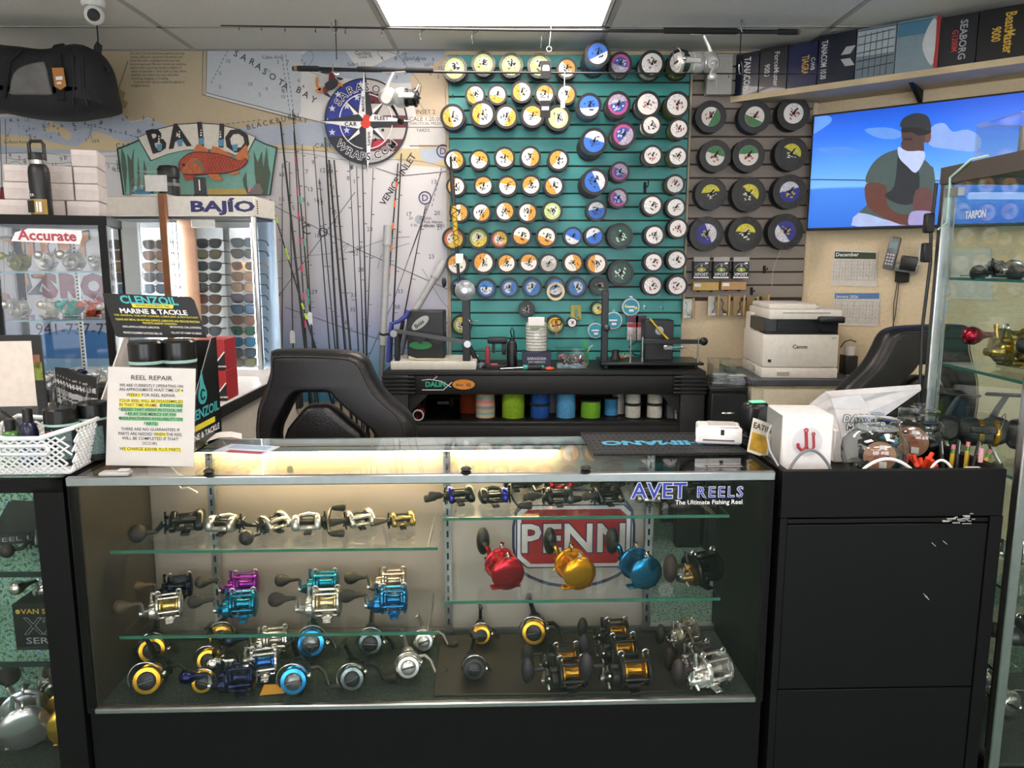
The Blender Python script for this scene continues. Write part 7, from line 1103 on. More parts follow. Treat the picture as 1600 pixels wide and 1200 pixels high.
# ======================= cartons on the diagonal shelf =======================
ZS4 = SHZ+.0305
def fline(px, py): q = hit(px, py, f0+DN*-.01, DN)-f0; return q.dot(DD)
p, q = at(1106, 84, WY-.085), at(1143, 147, WY-.085); t = thing('reel_carton', 'plain grey carton at the left end of the high shelf', 'carton', (p.x, WY-.085, ZS4), group='cartons on the high shelf'); obj('carton', B().rbox((0, 0, 0), (q.x-p.x, .055, p.z-ZS4), .002, 1), mat('a9a8a2', .5), t); obj('lid_edge', B().box((-.0005, -.0008, p.z-ZS4-.014), (q.x-p.x+.0005, 0, p.z-ZS4-.0125)), mat('7a7974', .5), t); obj('text_line', B().box((.05, -.0008, .03), (.054, 0, .09)), mat('c9c8c4', .5), t)
bxs = [(1143, 1184, 145, 83, '1c2436', 'navy carton with vertical white lettering on the high shelf', [('TANACOM', .6, .5, 'dfe2e6', 0)]), (1184, 1228, 141, 74, '26272c', 'black carton reading along its height next to the navy one', [('ForceMaster', .45, .6, 'c9cbd0', 0), ('9000', .5, .25, 'c9cbd0', 0)]), (1228, 1275, 135, 68, '16204a', 'blue carton with a gold name on the high shelf', [('TIAGRA', .6, .55, 'c9a24a', 0), ('C-WB', .35, .85, 'c9cbd0', 0)]), (1275, 1334, 127, 44, '1a2030', 'tall navy carton with a white double-wedge emblem', [('TANACOM 1000', .5, .15, 'c9cbd0', 0)]), (1334, 1396, 122, 30, '6f7f88', 'carton printed with a row of rods on grey water', []), (1396, 1464, 115, 18, '7f939c', 'carton with a pale sea picture and a red edge', []), (1464, 1523, 107, 24, '1d1e22', 'black carton with red and grey vertical lettering', [('SEABORG', .5, .6, 'a8aab0', 0), ('G1200M', .42, .4, 'c04040', 0)]), (1523, 1600, 99, 12, '101114', 'large black carton with gold vertical lettering at the right end', [('BeastMaster', .7, .62, 'd0a83a', 0), ('9000', .6, .36, 'd0a83a', 0)])]
for pxa, pxb, yb, yt, c, lb, tx in bxs:
    sa, sb = fline(pxa, yb), fline(pxb, yb); org_ = f0+DD*sa-DN*.02; org_.z = ZS4; w_ = sb-sa-.004; hb_ = hit((pxa+pxb)/2, yt, org_, DN).z-ZS4; hb_ = min(hb_, CZ-.012-ZS4)
    if org_.y > WY-.14: dpt = max(.04, (WY-.03-org_.y-0*w_)/math.cos(DANG)-0*.0)*1.0
    else: dpt = .2
    lim = (WY-.03-org_.y)/math.cos(DANG); dpt = min(.22, max(.03, lim)); t = thing('reel_carton', lb, 'carton', org_, -DANG, 'cartons on the high shelf'); obj('carton', B().rbox((0, 0, 0), (w_, dpt, hb_), .002, 1), mat(c, .3, coat=.3), t); obj('lid_edge', B().box((-.0005, -.0008, hb_-.012), (w_+.0005, .0, hb_-.0105)), mat('0c0d10', .4), t)
    for s_, sz, fx, cl, _ in tx: obj('lettering', B().text(s_, (w_*(fx-.06), -.0015, hb_*.5), -Z, X, min(.05, w_*.36)*(sz/.6), 'C', .02, 1., hb_*.78*(len(s_)/11 if len(s_) < 7 else 1)), mat(cl, .4), t, False)
    if 'emblem' in lb:
        for d in (0, .03):
            for s in (1, -1): obj('emblem', B().prism([(0, 0), (.045, 0), (.068, .036*s), (.023, .036*s)], (w_*.62, -.0003, hb_*.5+s*.01), X, Z, (0, -.001, 0)), wht, t)
    if 'rods' in lb:
        obj('sky_print', B().box((.004, -.0008, hb_*.45), (w_-.004, 0, hb_-.014)), mat('a8b4ba', .4), t)
        for j in range(5): obj('rod_print', B().tube([(.006, -.002, hb_*(.2+.16*j)), (w_-.006, -.002, hb_*(.24+.16*j))], .002, 5), mat('2a2526', .5), t); obj('rod_print', B().tube([(w_*(.2+.15*j), -.001, .01), (w_*(.22+.15*j), -.001, hb_*.9)], .0015, 5), mat('4a4a4c', .5), t)
    if 'sea' in lb: obj('red_edge', B().box((w_-.016, -.001, .0), (w_, 0, hb_)), mat('a8302c', .4), t); obj('wave_print', B().prism(smooth([(w_*.75, hb_*.85), (w_*.62, hb_*.5), (w_*.75, hb_*.2), (w_-.018, hb_*.12), (w_-.018, hb_*.9)], 3), (0, -.0002, 0), X, Z, (0, -.001, 0)), mat('c9ced0', .4), t); obj('sky_print', B().box((.004, -.0003, hb_*.7), (w_*.8, .0, hb_*.97)), mat('4a7a94', .4), t)
# ======================= reels in the long counter =======================
sv, ch2, bk, nb = an('b9b9b4', .28), an('c9c4b4', .25), mat('131416', .28, .3), mat('16161a', .25, .4)
def put(kind, label, px, py, shelf, deg, sc_, col=None, **k):
    z = (SHELF[shelf] if shelf in SHELF else shelf)+.0006; return reel(kind, label, on(px, py, z), R(deg)+CA, sc_, col, **k)
put(POWER, 'black low-profile reel with a big round knob, leftmost on the upper left shelf', 292, 829, 'L1', 14, 1.5, bk, spool=mat('3a3a3c', .2, .9))
put(POWER, 'silver low-profile reel with its round knob at right, upper left shelf', 352, 831, 'L1', 172, 1.3, sv, knob=BLACK)
put(POWER, 'silver low-profile reel with its black knob in front, upper left shelf', 428, 828, 'L1', 48, 1.25, ch2, knob=BLACK)
put(BAIT, 'large silver low-profile reel with paddle handles at right, upper left shelf', 482, 829, 'L1', 188, 1.3, sv)
put(BAIT, 'pale silver low-profile reel fifth along the upper left shelf', 562, 822, 'L1', 25, 1.25, ch2)
put(BAIT, 'olive gold low-profile reel at the right end of the upper left shelf', 628, 822, 'L1', 15, 1.1, an('8a7a4a', .3), knob=mat('5a4a38', .6))
brk = mat('4a3d2e', .5)
put(CONV, 'dark navy lever reel at the back left of the lower left shelf', 283, 936, 'L2', 18, 1.15, an('1b2038'), knob=brk); put(CONV, 'bright silver lever reel at the front left of the lower left shelf', 266, 968, 'L2', 18, 1.2, an('c4c4be'), knob=brk, spool=an('c0a860'))
put(CONV, 'vivid purple lever reel at the back of the lower left shelf', 386, 934, 'L2', 8, 1.22, an('8a2aa0'), knob=RUB); put(CONV, 'teal blue lever reel in front of the purple one', 382, 966, 'L2', 8, 1.25, an('1a7898'), knob=RUB)
put(CONV, 'turquoise lever reel behind a large silver one on the lower left shelf', 510, 933, 'L2', 6, 1.25, an('1f86a4'), knob=RUB); put(CONV, 'large silver lever reel in front of the turquoise one', 512, 966, 'L2', 6, 1.35, an('c8c8c2'), knob=RUB, spool=an('c8b890'))
put(CONV, 'champagne silver lever reel at the back right of the lower left shelf', 616, 930, 'L2', 4, 1.25, an('b4a898'), knob=RUB); put(CONV, 'deep blue lever reel in front of the champagne silver one', 616, 960, 'L2', 4, 1.3, an('1f6a9c'), knob=RUB)
bl, rd = an('2a2a9a'), an('a82028')
put(BAIT, 'black and violet baitcast reel, front left of the upper right shelf', 718, 785, 'R1', 12, 1.2, bk, extra={'handle_cover': bl}); put(BAIT, 'black and violet baitcast reel with handles at right, upper right shelf', 772, 787, 'R1', 190, 1.25, bk, extra={'handle_cover': bl}); put(BAIT, 'black baitcast reel with grey trim in front of the red one', 872, 787, 'R1', 4, 1.2, nb, extra={'palm_cover': GUN}); put(BAIT, 'black baitcast reel with olive trim, front row of the upper right shelf', 948, 786, 'R1', 14, 1.2, nb, extra={'palm_cover': an('4a4a3a')}); put(BAIT, 'dull silver baitcast reel behind the blue sticker lettering', 1012, 786, 'R1', 180, 1.15, an('8f8c84'))
put(BAIT, 'black baitcast reel at the back left of the upper right shelf', 806, 764, 'R1', 184, 1.15, nb); put(BAIT, 'bright red baitcast reel at the back of the upper right shelf', 874, 764, 'R1', 4, 1.2, rd); put(BAIT, 'black and gold baitcast reel at the back of the upper right shelf', 946, 763, 'R1', 6, 1.2, nb, spool=an('a08a4a')); put(BAIT, 'dark reel at the back behind the first sticker letters', 1012, 762, 'R1', 10, 1.15, an('5a5348')); put(BAIT, 'dark reel at the back behind the last sticker letters', 1090, 762, 'R1', -8, 1.15, nb); put(BAIT, 'black reel at the right front end of the upper right shelf', 1104, 784, 'R1', 184, 1.15, nb)
bigk = {'handle_knob': BLACK}
for px, py, c, nm in ((788, 917, 'b02530', 'metallic red'), (898, 917, 'd09018', 'metallic gold'), (1000, 916, '1f6f96', 'metallic blue')): put(CONVB, '%s two-speed reel turned side-on on the lower right shelf' % nm, px, py, 'R2', -76, 1.55, an(c, .2), extra={'handle_knob': BLACK, 'handle_arm': an(c, .2), 'drag_star': an(c, .2)})
put(CONVB, 'glossy black two-speed reel at the right of the lower right shelf', 1096, 914, 'R2', 25, 1.5, mat('101214', .2, .5), knob=mat('2a1f18', .6), arm=CHROME, extra={'gear_case': an('7a5f35')})
# deck of the case
gold, blu = an('c9962a', .2), an('2f8fd0', .2); dk_ = mat('1c2220', .35, .5)
def spin(label, px, py, rp, ring, tilt, col=dk_, knobc=None, yaw=0, **k):
    z = .335+.05; p = on(px, py, z); s = rp/FPX*p.y/.93/.0275; p = on(px, py, .336+.046*s); return reel(SPIN, label, p, 0, s, col, spool=ring, knob=knobc or RUB, rot=(R(-14), R(tilt), R(yaw)), **k)
L_ = [('gold rimmed spinning reel at the back left of the case floor', 237, 1016, 19, gold, 10, 20), ('gold rimmed spinning reel at the very front left of the case floor', 229, 1064, 21, gold, -15, 14), ('gold rimmed spinning reel behind the glass shelf edge, third from left', 345, 996, 17, gold, 15, 16), ('gold rimmed spinning reel in the middle of the left gold group', 325, 1033, 17, gold, -8, 12), ('small gold rimmed spinning reel at the front of the left gold group', 316, 1067, 16, gold, 22, 10), ('blue rimmed spinning reel at the back of the case floor', 486, 1006, 20, blu, 10, 12), ('blue rimmed spinning reel at the front of the case floor', 458, 1065, 20, blu, -12, 10), ('dark green spinning reel with a pale rim at the back of the case floor', 578, 1006, 18, an('5c6a68'), 4, 8), ('dark green spinning reel with a pale rim at the front of the case floor', 550, 1061, 18, an('6a7674'), -20, 12), ('bright silver spinning reel at the back beside the middle upright', 662, 1003, 14, sv, -18, 8), ('bright silver spinning reel at the front beside the middle upright', 638, 1043, 17, sv, -12, 10), ('all black spinning reel on the left of the dark mat', 741, 1046, 16, mat('1d1e20', .35, .4), 6, 6), ('black spinning reel with a thin gold rim above the all black one', 752, 993, 14, gold, 0, 4), ('larger black and gold spinning reel in the middle of the case floor', 834, 989, 18, gold, -14, -2)]
for lb, px, py, rp, ring, ti, yw in L_: spin(lb, px, py, rp, ring, ti, sv if 'bright silver' in lb else (mat('17181a', .3, .4) if 'black' in lb else dk_), yaw=yw, arm=an('6a6c6c') if 'blue' in lb else (sv if 'bright' in lb else None))
put(CONV, 'polished silver conventional reel at the back of the case floor left', 432, 1022, .336, 12, 1.25, an('c0bfb8', .15), knob=an('20304c')); put(CONV, 'polished silver conventional reel with a blue spool on the case floor', 414, 1058, .336, 14, 1.3, an('cfcec8', .15), spool=an('2a60a0'), knob=CHROME); put(CONV, 'dark navy conventional reel at the front of the case floor', 378, 1082, .336, 10, 1.3, an('1a2040'), knob=an('1a2040'))
gp = lambda: dict(spool=an('b8862a', .25), knob=mat('17181a', .6), arm=an('8a8478'))
for lb, px, py, s in (('back', 962, 1006, 1.2), ('second', 972, 1036, 1.3), ('left rear', 884, 1050, 1.25), ('left front', 892, 1076, 1.35), ('largest front', 988, 1074, 1.5)): put(CONVB, 'black and gold star drag reel, the %s one of the black group' % lb, px, py, .337, 6, s, mat('17181a', .35, .4), **gp())
for lb, px, py, s, c in (('back', 1070, 1008, 1.15, 'c4c0b4'), ('middle two-tone', 1090, 1048, 1.25, '8a8a88'), ('front', 1112, 1072, 1.45, 'cfcfcc')): put(CONVB, 'silver star drag reel at the right of the case floor, the %s one' % lb, px, py, .337, 22, s, an(c, .2), knob=mat('1a1612', .6), arm=CHROME)
tag(obj('orange_tag', B().prism([(-.03, -.02), (.035, -.012), (.03, .02), (-.028, .018)], on(426, 1078, .337), X, V((0, .9, .3)), (0, 0, .001)), mat('c08a2a', .6)), 'orange hang tag lying by the silver reels on the case floor', 'tag')
tag(obj('clear_rod', B().tube([CT(.52, .32, .345), CT(.535, .3, .42), CT(.56, .12, .345)], .004, 8), mat('8a7a5a', .3, .6)), 'thin bent metal rod at the right end of the case floor', 'rod')
# ======================= low case at left =======================
p = V((0, 0, 0)); zq = .4355
bx_ = on(18, 1022, zq); t = thing('reel_box', 'black carton with gold and outlined lettering in the low case', 'box', (bx_.x, bx_.y+.02, zq), CA); obj('carton', B().rbox((0, 0, 0), (.155, .13, .135), .002, 1), mat('0f1011', .4), t); obj('lettering', B().text('VAN STAAL', (.025, -.0012, .108), X, Z, .02, 'L', .02, 1., .125), mat('b59a3a', .4), t, False); obj('lettering', B().text('X2', (.03, -.0012, .048), X, Z, .07, 'L', .018), mat('8a8c8e', .4), t, False); obj('lettering', B().text('X2', (.03, -.0018, .048), X, Z, .07, 'L', -.004), mat('0f1011', .4), t, False); obj('lettering', B().text('SERIES', (.03, -.0012, .02), X, Z, .026, 'L', .01, 1., .11), mat('8a8c8e', .4), t, False); obj('emblem', B().ball((.016, -.001, .114), .007, 10, (1, .1, 1)), mat('b59a3a', .4), t)
reel(CONV, 'chrome reel with a drilled side resting on the black carton', (bx_.x+.1, bx_.y+.09, zq+.136), R(60), 1.25, SIL, knob=CHROME, group='reels in the low case')
reel(CONV, 'large polished gold reel on the floor of the low case', on(85, 1188, .1125)+V((0, .1, 0)), R(-58), 2.1, an('c9a23a', .2), group='reels in the low case'); reel(CONV, 'large polished silver reel on the floor of the low case', on(8, 1195, .1125)+V((0, .1, 0)), R(-58), 2.1, an('b4b6b8', .2), group='reels in the low case'); reel(SPIN, 'grey spinning reel lying behind the large gold reel', V((-1.42, 2.2, .19)), 0, 1.3, SIL, spool=SIL, arm=SIL, knob=SIL, rot=(0, R(60), R(40)), group='reels in the low case')
bt = on(8, 866, .6905); t = thing('reel_tray', 'black lettered tray on the top shelf of the low case', 'tray', (bt.x-.08, bt.y+.06, .6905), R(18)); obj('tray', B().prism([(0, 0), (.2, 0), (.2, .08), (0, .03)], (0, 0, 0), Yv, Z, (.2, 0, 0)), mat('17181a', .4), t); obj('lettering', B().text('FEEL EVERY', (.1, -.001, .01), X, Z, .018, 'C', 0, 1., .18), mat('9a9c9e', .5), t, False); obj('foam', B().prism([(0, .0305), (.2, .0805), (.2, .085), (0, .035)], (.01, 0, 0), Yv, Z, (.18, 0, 0)), mat('2a2c2e', .8), t)
reel(POWER, 'dark grey reel on the top shelf of the low case', on(60, 862, .6905)+V((0, .05, 0)), R(30), 1.2, GUN, group='reels in the low case'); tag(obj('silver_strap', B().strip([(-1.285, 2.06, .93), (-1.28, 2.05, .9), (-1.265, 2.03, .87), (-1.255, 2.02, .84)], .012, Yv), CHROME), 'shiny curled strap hanging in the top of the low case', 'strap')
# ======================= tall showcase at right =======================
def tp(px, py, z): return on(px, py, z+.0006)
G_ = 'reels in the tall showcase'
def tin(x, y, z): return V((1.315+x, 1.925+y, z+.0006))
reel(POWER, 'silver reel with a black ball knob, far one on the top showcase shelf', tin(.15, .38, TSH[0]), R(8), 1.35, CHROME, knob=mat('1a1715', .5), group=G_); reel(POWER, 'silver reel with a black ball knob, near one on the top showcase shelf', tin(.17, .25, TSH[0]), R(8), 1.3, CHROME, knob=mat('1a1715', .5), group=G_); reel(CONV, 'grey reel at the right of the top showcase shelf', tin(.3, .3, TSH[0]), R(20), 1.4, GUN, knob=CHROME, group=G_)
reel(CONV, 'gold reel with a red and gold knob on the second showcase shelf', tin(.19, .36, TSH[1]), R(10), 1.75, an('a8904a', .2), knob=an('8a1f30'), arm=an('c0a860'), group=G_); reel(CONV, 'gold and black reel with a black knob on the second showcase shelf', tin(.23, .22, TSH[1]), R(12), 1.5, an('8f7a40', .2), knob=BLACK, arm=an('c0a860'), group=G_)
for k, (x, y, s) in enumerate(((.15, .34, 1.5), (.28, .3, 1.6), (.33, .2, 1.3))): reel(SPIN, '%s black and gold spinning reel on the lower showcase shelf' % ('far', 'middle', 'near')[k], tin(x, y, TSH[2]+.06), 0, s, BLACK, spool=gold, arm=SIL, knob=RUB, rot=(0, R(20), R(70)), group=G_)
reel(CONV, 'silver reel low in the tall showcase beyond the near post', tin(.2, .2, TSH[3]), R(-20), 1.4, SIL, group=G_); reel(SPIN, 'silver spinning reel on the bottom level of the tall showcase', tin(.18, .2, .13+.06), 0, 1.4, SIL, spool=SIL, arm=SIL, rot=(0, R(30), R(10)), group=G_); reel(CONV, 'grey reel on the second lowest level of the tall showcase', tin(.2, .2, TSH[4]), R(15), 1.4, GUN, group=G_)
t = thing('spec_card', 'printed white specification card inside the tall showcase', 'card', tin(.285, .06, TSH[1]-.02)); obj('card', B().rbox((0, 0, .02), (.09, .002, .19), .001, 1), mat('d6d2c4', .6), t); obj('text_lines', B().box((.008, -.001, .03), (.08, 0, .05)).box((.008, -.001, .06), (.08, 0, .1)).box((.008, -.001, .11), (.08, 0, .16)), mat('8a8880', .6), t)
for p_ in (SPIN, CONV, CONVB, BAIT, POWER): unproto(p_)
# ======================= counter top =======================
mt = glass('x') and mat('15171a', .6, var=.2, scale=200, bump=.4); zt = CH+.0008; c4 = [on(928, 713, zt), on(1166, 710, zt), on(1122, 680, zt), on(908, 680, zt)]
t = thing('counter_mat', 'black rubber counter mat with pale blue upside-down lettering', 'mat', c4[0]); obj('mat', B().add([q-c4[0]+V((0, 0, d)) for d in (0, .005) for q in c4], [(3, 2, 1, 0), (4, 5, 6, 7), (0, 1, 5, 4), (1, 2, 6, 5), (2, 3, 7, 6), (3, 0, 4, 7)]), mt, t, False)
e = [c4[i]-c4[0] for i in range(4)]; b = B()
for s in range(4): a_, c_ = e[s], e[(s+1) % 4]; b.tube([a_+V((0, 0, .006)), c_+V((0, 0, .006))], .003, 6)
obj('raised_border', b, mt, t); ma, mb = on(938, 690, zt+.0062)-c4[0], on(1112, 689, zt+.0062)-c4[0]; obj('lettering', B().text('SHIMANO', (ma+mb)/2+V((0, .006, 0)), ma-mb, -Yv, .07, 'C', .05, 1., (mb-ma).length), mat('4fa8cc', .5), t, False)
b = B()
for i in range(26):
    for j in range(7): q = e[0].lerp(e[1], (i+.5)/26).lerp(e[3].lerp(e[2], (i+.5)/26), (j+.5)/7); b.box((q.x-.0035, q.y-.004, .004), (q.x+.0035, q.y+.004, .0062))
obj('studs', b, mt, t)['kind'] = 'stuff'
p = on(1120, 690, zt+.0072); t = thing('card_reader', 'white card payment terminal lying on the counter mat', 'card reader', (p.x, p.y-.005, zt+.0075), R(170)); b = B(); obj('body', slab(B(), [smooth([(-.062, -.03), (-.055, -.04), (.05, -.042), (.06, -.034), (.062, .034), (.055, .04), (-.055, .04), (-.062, .03)], 2)], (0, 0, .028), X, Yv, .054, .009), mat('e8e6e4', .4), t, True, 60); obj('screen', B().rbox((-.05, -.034, .054), (.03, .034, .0565), .001, 1), mat('d4d2ce', .2), t); obj('card_slot', B().rbox((-.045, .0395, .012), (.045, .0425, .016), .0008, 1), mat('4a4a4c', .5), t); obj('sensor_window', B().rbox((-.015, .0395, .03), (-.005, .0425, .046), .0008, 1), MATTE, t); obj('paper_bay', B().rbox((-.055, .03, .052), (.0, .042, .057), .002, 1), mat('dcdad8', .4), t)
p = on(1184, 690, zt); t = thing('barcode_scanner', 'black upright scanner with a green light at the end of the glass counter', 'scanner', (p.x+.005, p.y+.05, zt), R(6)); obj('base', B().lathe([(.036, 0), (.036, .008), (.02, .016)], n=24), BLACK, t); obj('head', B().rbox((-.04, -.03, .016), (.04, .03, .115), .022, 3), mat('131416', .3), t); obj('status_light', B().rbox((-.022, -.02, .1135), (.022, .005, .1165), .001, 1), mat('5fd08a', .4, emit=1.2, var=0.), t); obj('cable', B().tube([(-.01, -.03, .03), (-.02, -.06, .012), (-.05, -.075, .007)], .003, 6), BLACK, t)
t = thing('postcard', 'yellow and black card leaning at the corner of the side counter', 'card', on(1196, 714, zt)+V((-.015, .02, 0)), rot=(R(-20), R(20), R(10))); obj('card', B().box((-.035, 0, 0), (.03, .0015, .1)), mat('cfc8b8', .6), t); obj('picture', B().box((-.03, -.001, .008), (.025, 0, .06)), mat('b08a2a', .5, var=.4, scale=30), t); obj('lettering', B().text('EATIN', (-.002, -.0015, .072), X, Z, .024, 'C', .02, 1., .06), mat('1a1a1c', .5), t, False)
t = thing('glass_label', 'small printed label stuck to the right end of the counter glass', 'label', CT(.565, .05, CH+.0004), CA); obj('strip', B().box((-.05, -.012, 0), (.05, .012, .0006)), mat('2a2a2c', .5), t); obj('text_line', B().box((-.045, -.004, .0006), (.045, .001, .0009)), mat('b8b8b4', .5), t)
t = thing('rail_clip', 'grey plastic clip on the left end of the counter rail', 'clip', CT(-1.0, .02, CH+.0004), CA); obj('pad', B().rbox((-.045, -.02, 0), (.03, .01, .01), .003, 1), mat('a9a9a6', .5), t); obj('tab', B().rbox((.0, -.015, .01), (.028, .005, .016), .002, 1), mat('b4b4b0', .5), t)
# ======================= things in the well =======================
wz = WZ+.0008; pet = mat('e6e4e2', .45)
def wl(px, py, Y): q = at(px, py, Y); return q
Y0 = 2.03; xa, xb = at(1222, 690, Y0).x, at(1300, 690, Y0).x; zt_ = at(1260, 648, Y0).z
t = thing('hook_logo_box', 'white clear-fronted box with a red fish hook emblem in the side counter well', 'box', (xa, Y0, wz), R(-2)); w_, h_ = xb-xa, zt_-wz; obj('carton', B().rbox((.0, 0, 0), (w_, .15, h_), .004, 1), pet, t); obj('clear_hood', B().prism([(0, .02), (-.03, .05), (-.035, h_*.6), (-.02, h_*.9), (0, h_*.98)], (0, .01, 0), X, Z, (0, .14, 0)), glass('hood', 'e4e6e6', 1., .12), t)
cx, cz = w_*.5, h_*.62; obj('round_sticker', B().cyl((cx, -.0002, cz), (cx, -.0015, cz), .04, n=32), mat('cfcdd0', .4), t); hk_ = mat('a8323c', .4)
for dx, dz, s in ((-.006, .004, 1), (.014, -.001, .82)):
    pts = [(cx+dx, -.0035, cz+dz+.024*s), (cx+dx+.002, -.0035, cz+dz), (cx+dx+.003, -.0035, cz+dz-.016*s), (cx+dx-.002, -.0035, cz+dz-.025*s), (cx+dx-.011*s, -.0035, cz+dz-.026*s), (cx+dx-.019*s, -.0035, cz+dz-.018*s), (cx+dx-.02*s, -.0035, cz+dz-.008*s)]; obj('hook_emblem', B().tube(pts, .0042*s, 8).torus((cx+dx, -.0035, cz+dz+.028*s), Yv, .0045*s, .0019*s, 14, 6), hk_, t)
def cab(label, pts, m, r=.004, nm='charging_cable'): q = [at(*p) for p in pts]; o = tag(obj(nm, B().tube([q[0]]+[V((a.x, a.y, a.z)) for a in q[1:]], r, 8), m), label, 'cable'); return o
def arc(px0, px1, pyb, pyt, Y, n=14): return [(px0+(px1-px0)*i/n, pyb-(pyb-pyt)*math.sin(PI*i/n)**.8, Y) for i in range(n+1)]
cab('grey cable arching in front of the hook emblem box', arc(1232, 1300, 738, 703, 1.97), mat('6f7274', .5)); cab('white cable loop in front of the glass jars', arc(1345, 1428, 738, 717, 1.985), WHITE, .0045); cab('thin white cable loop beside the pencils', arc(1452, 1490, 738, 719, 1.99, 10), WHITE, .0035); cab('thin grey cable hanging beside the hook emblem box', [(1205, 664, 2.0), (1198, 680, 1.995), (1203, 705, 1.99), (1220, 735, 1.985)], mat('a9abac', .5), .0028)
# flip-lid bait box
Yd = 2.24; t = thing('bait_carton', 'white flip-lid carton with bold black outlined lettering in the well', 'carton', (at(1352, 700, Yd).x, Yd, wz)); o3 = t.location
Zw = lambda L: [(1130+a/4.1026, 590+b2/4.1026) for a, b2 in L]
def face(name, pts, Y, m, th=.003, Yb_=None):
    q = [at(a, b2, Y if Yb_ is None else (Y if i < len(pts)/2 else Yb_)) for i, (a, b2) in enumerate(Zw(pts))]; n = (q[1]-q[0]).cross(q[2]-q[0]).normalized()*th; b = BW(t); b.add([a for a in q]+[a+n for a in q], [tuple(range(len(q)))[::-1], tuple(range(len(q), 2*len(q)))]+[(i, (i+1) % len(q), (i+1) % len(q)+len(q), i+len(q)) for i in range(len(q))]); return obj(name, b, m, t, False)
face('front_panel', [(715, 205), (930, 200), (1000, 500), (790, 520)], Yd, pet); face('top_flap', [(690, 135), (880, 110), (935, 195), (715, 210)], Yd+.02, mat('d6d6da', .5)); obj('carcass', BW(t).rbox((at(1308, 700, Yd).x, Yd+.02, wz), (at(1385, 700, Yd).x, Yd+.16, wz+.1), .003, 1), pet, t)
face('lid', [(490, 225), (655, 95), (1268, 62), (1268, 82), (1030, 250), (700, 320)], Yd+.2, mat('cfd0d2', .4), .003, Yd+.1); face('lid_rim', [(655, 90), (1265, 45), (1270, 75), (690, 122)], Yd+.12, pet, .006); face('lid_web', [(490, 225), (650, 95), (690, 130), (560, 215)], Yd+.13, mat('dcdcde', .5), .002)
a_ = R(-6)
for bold, m, d in ((.07, mat('121214', .5), .006), (.02, wht, .008)):
    for tx, x, y in (('DARK', 766, 284), ('MATTER', 786, 334)): (p,) = Zw([(x, y)]); obj('lettering', BW(t).text(tx, at(p[0], p[1], Yd-d), V((math.cos(a_), 0, -math.sin(a_)*.2)), V((.15, 0, 1)), .03, 'L', bold, 1.05), m, t, False)
# fishbowl jars
jg = glass('bowl', 'eef2f2', 1., .02, 2.0)
def bowl(label, px, Y, rp):
    x = at(px, 690, Y).x; r = rp/FPX*Y; t = thing('fishbowl_jar', label, 'jar', (x, Y, wz), group='fishbowl jars'); zc = r*.95; top = max(zc+r*.62, at(px, 668, Y).z-wz)
    obj('bowl', B().lathe([(r*.55, 0), (r*.85, r*.2), (r*.98, r*.62), (r*1.0, zc), (r*.95, zc+r*.27), (r*.8, zc+r*.48), (r*.62, zc+r*.6), (r*.6, top)], n=40, cap=False), jg, t); obj('lid', B().lathe([(r*.66, 0), (r*.68, .004), (r*.68, .022), (r*.62, .026), (r*.1, .028)], (0, 0, top), n=40), glass('lid2', 'e9eded', 1., .05, 1.4), t); obj('lid_knob', B().lathe([(r*.06, .028), (r*.06, .034), (r*.2, .036), (r*.2, .042), (r*.05, .044)], (0, 0, top), n=20), glass('lid2'), t); obj('neck_rim', B().torus((0, 0, top-.004), Z, r*.61, .003, 40, 6), glass('lid2'), t); return V((x, Y, wz)), r
o1, r1 = bowl('front fishbowl jar full of black lures with a kraft tag', 1368, 2.1, 51); o2, r2 = bowl('rear fishbowl jar with a lidded top and silver lures', 1432, 2.3, 44)
kf2 = mat('a5765a', .7)
def kraft(label, o, r, ang, z, rr_):
    t = thing('round_hang_tag', label, 'tag', o+V((math.sin(ang)*r*.72, -math.cos(ang)*r*.72, z)), ang); obj('disc', B().cyl((0, 0, 0), (0, .002, 0), rr_, n=32), kf2, t); obj('lettering', B().text('LURE', (0, -.001, rr_*.15), X, Z, rr_*.3, 'C', .02).text('SNAPS', (0, -.001, -rr_*.15), X, Z, rr_*.28, 'C', .02), mat('a8432e', .5), t, False); obj('barcode', B().box((.0, -.001, -rr_*.75), (rr_*.45, 0, -rr_*.35)), WHITE, t); obj('price_sticker', B().box((-.002, -.001, rr_*.5), (rr_*.4, 0, rr_*.75)), WHITE, t); return t
kraft('round kraft tag facing out of the front fishbowl jar', o1, r1, R(-14), r1*.85, r1*.47); kraft('round kraft tag behind the glass of the rear fishbowl jar', o2, r2, R(-40), r2*.8, r2*.55)
for j, (o_, r_, n_, cl) in enumerate(((o1, r1, 16, ('1c1e20', '26282a', '3a6a78', '1a1c1e')), (o2, r2, 10, ('2a2422', '1f3a4a', '6a4a42', '22262a')))):
    for k in range(n_):
        a, d, z = rnd.uniform(0, 2*PI), rnd.uniform(.1, .68)*r_, .025+rnd.uniform(.1, 1.15)*r_; dr = V((rnd.gauss(0, 1), rnd.gauss(0, 1), rnd.gauss(0, .6))).normalized()*r_*.3; c = o_+V((d*math.cos(a), d*math.sin(a)-r_*.1, z)); tt = thing('jar_lure', 'small dark lure, %s piled up in the %s fishbowl jar' % (ORD[k], ('front', 'rear')[j]), 'lure', c, group='lures in the jars'); obj('body', B().tube([-dr, V((0, 0, 0)), dr*.8], [.005, .014, .006], 8), mat(cl[k % 4], .4), tt); obj('tail', B().tube([dr*.8, dr*1.1+V((.004, 0, .006)), dr*1.3+V((0, .006, -.004))], [.004, .003, .0015], 6), mat(cl[(k+1) % 4], .4), tt)
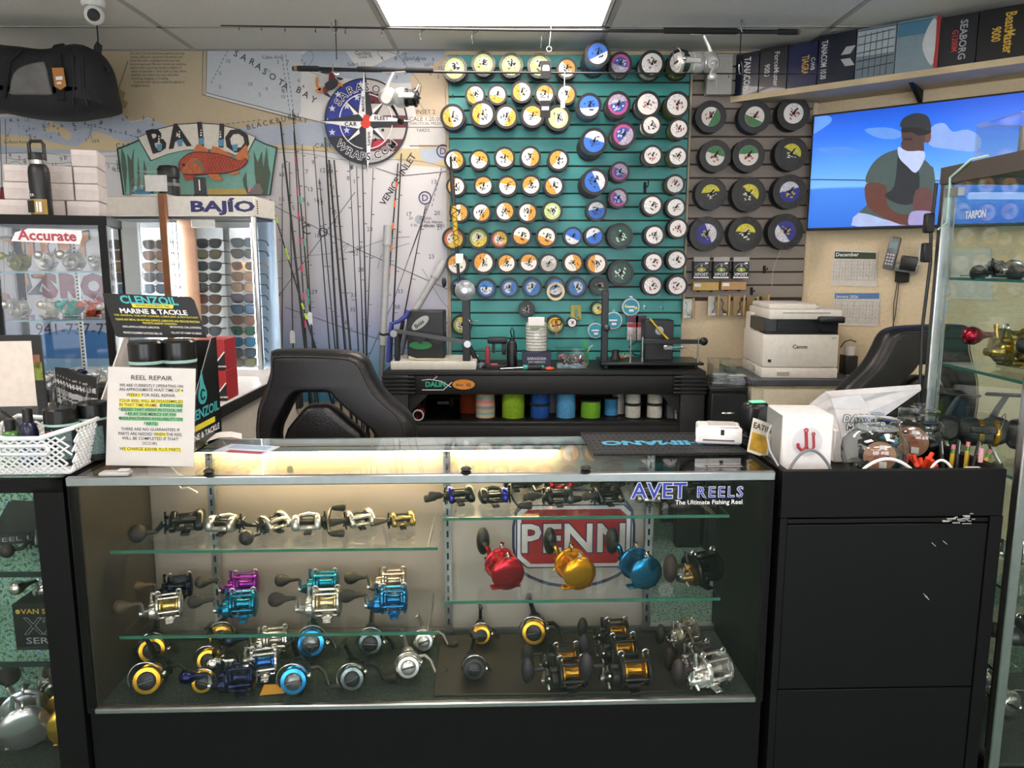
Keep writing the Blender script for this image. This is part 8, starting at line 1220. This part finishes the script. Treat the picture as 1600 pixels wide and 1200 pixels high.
t = thing('orange_baits', 'bundle of bright orange soft baits in front of the rear jar', 'bait', at(1440, 738, 2.05)*1.0); t.location.z = wz; q0 = t.location; top = at(1440, 712, 2.05).z-wz
for k in range(11): a = R(k*33); obj('bait', B().tube([(0, 0, .0), (.012*math.cos(a), .012*math.sin(a), top*.6), ((.03+.012*math.sin(k*2))*math.cos(a), .03*math.sin(a), top*(.85+.2*math.sin(k*1.7)))], [.008, .007, .006], 8), mat('d8401f', .5), t)
for k, (px, py, tl_) in enumerate(((1484, 702, 5), (1508, 698, 3), (1527, 706, 24))):
    b = at(px, 738, 2.08); tpz = at(px, py, 2.08).z-wz; t = thing('pencil', 'yellow pencil with a pink eraser, %s of three in the well' % ('left', 'middle', 'right')[k], 'pencil', (b.x, 2.08, wz), rot=(R(-4), R(tl_), 0), group='pencils'); obj('shaft', B().cyl((0, 0, 0), (0, 0, tpz-.012), .0058, n=6), mat('d0aa2c', .45), t); obj('ferrule', B().cyl((0, 0, tpz-.012), (0, 0, tpz), .006, n=12), mat('5a8a4a', .3, .6), t); obj('eraser', B().cyl((0, 0, tpz), (0, 0, tpz+.012), .0055, .005, 12), mat('cf7f86', .7), t)
for k, px in enumerate((1476, 1494, 1516)): b = at(px, 738, 2.05); t = thing('black_pen', 'black pen, %s of three among the pencils in the well' % ('left', 'middle', 'right')[k], 'pen', (b.x, 2.05, wz), rot=(R(-6), R(-6+9*k), 0), group='pens'); obj('barrel', B().cyl((0, 0, 0), (0, 0, .118), .005, n=10), BLACK, t); obj('clip', B().box((-.001, -.0075, .08), (.001, -.005, .115)), SIL, t)
b = at(1530, 741, 2.03); t = thing('white_charger', 'white rounded plastic plug at the front right of the well', 'charger', (b.x, 2.03, wz)); obj('body', B().rbox((-.04, -.02, 0), (.035, .02, at(1530, 730, 2.03).z-wz), .012, 3), WHITE, t); obj('pin', B().cyl((.0, 0, .1), (.0, 0, at(1530, 722, 2.03).z-wz), .006), mat('d9a0a4', .5), t)
for o in list(COL.objects):
    if o.type == 'MESH' and o.parent is None and 'label' not in o.keys() and o.get('kind') is None: print('LOOSE', o.name)
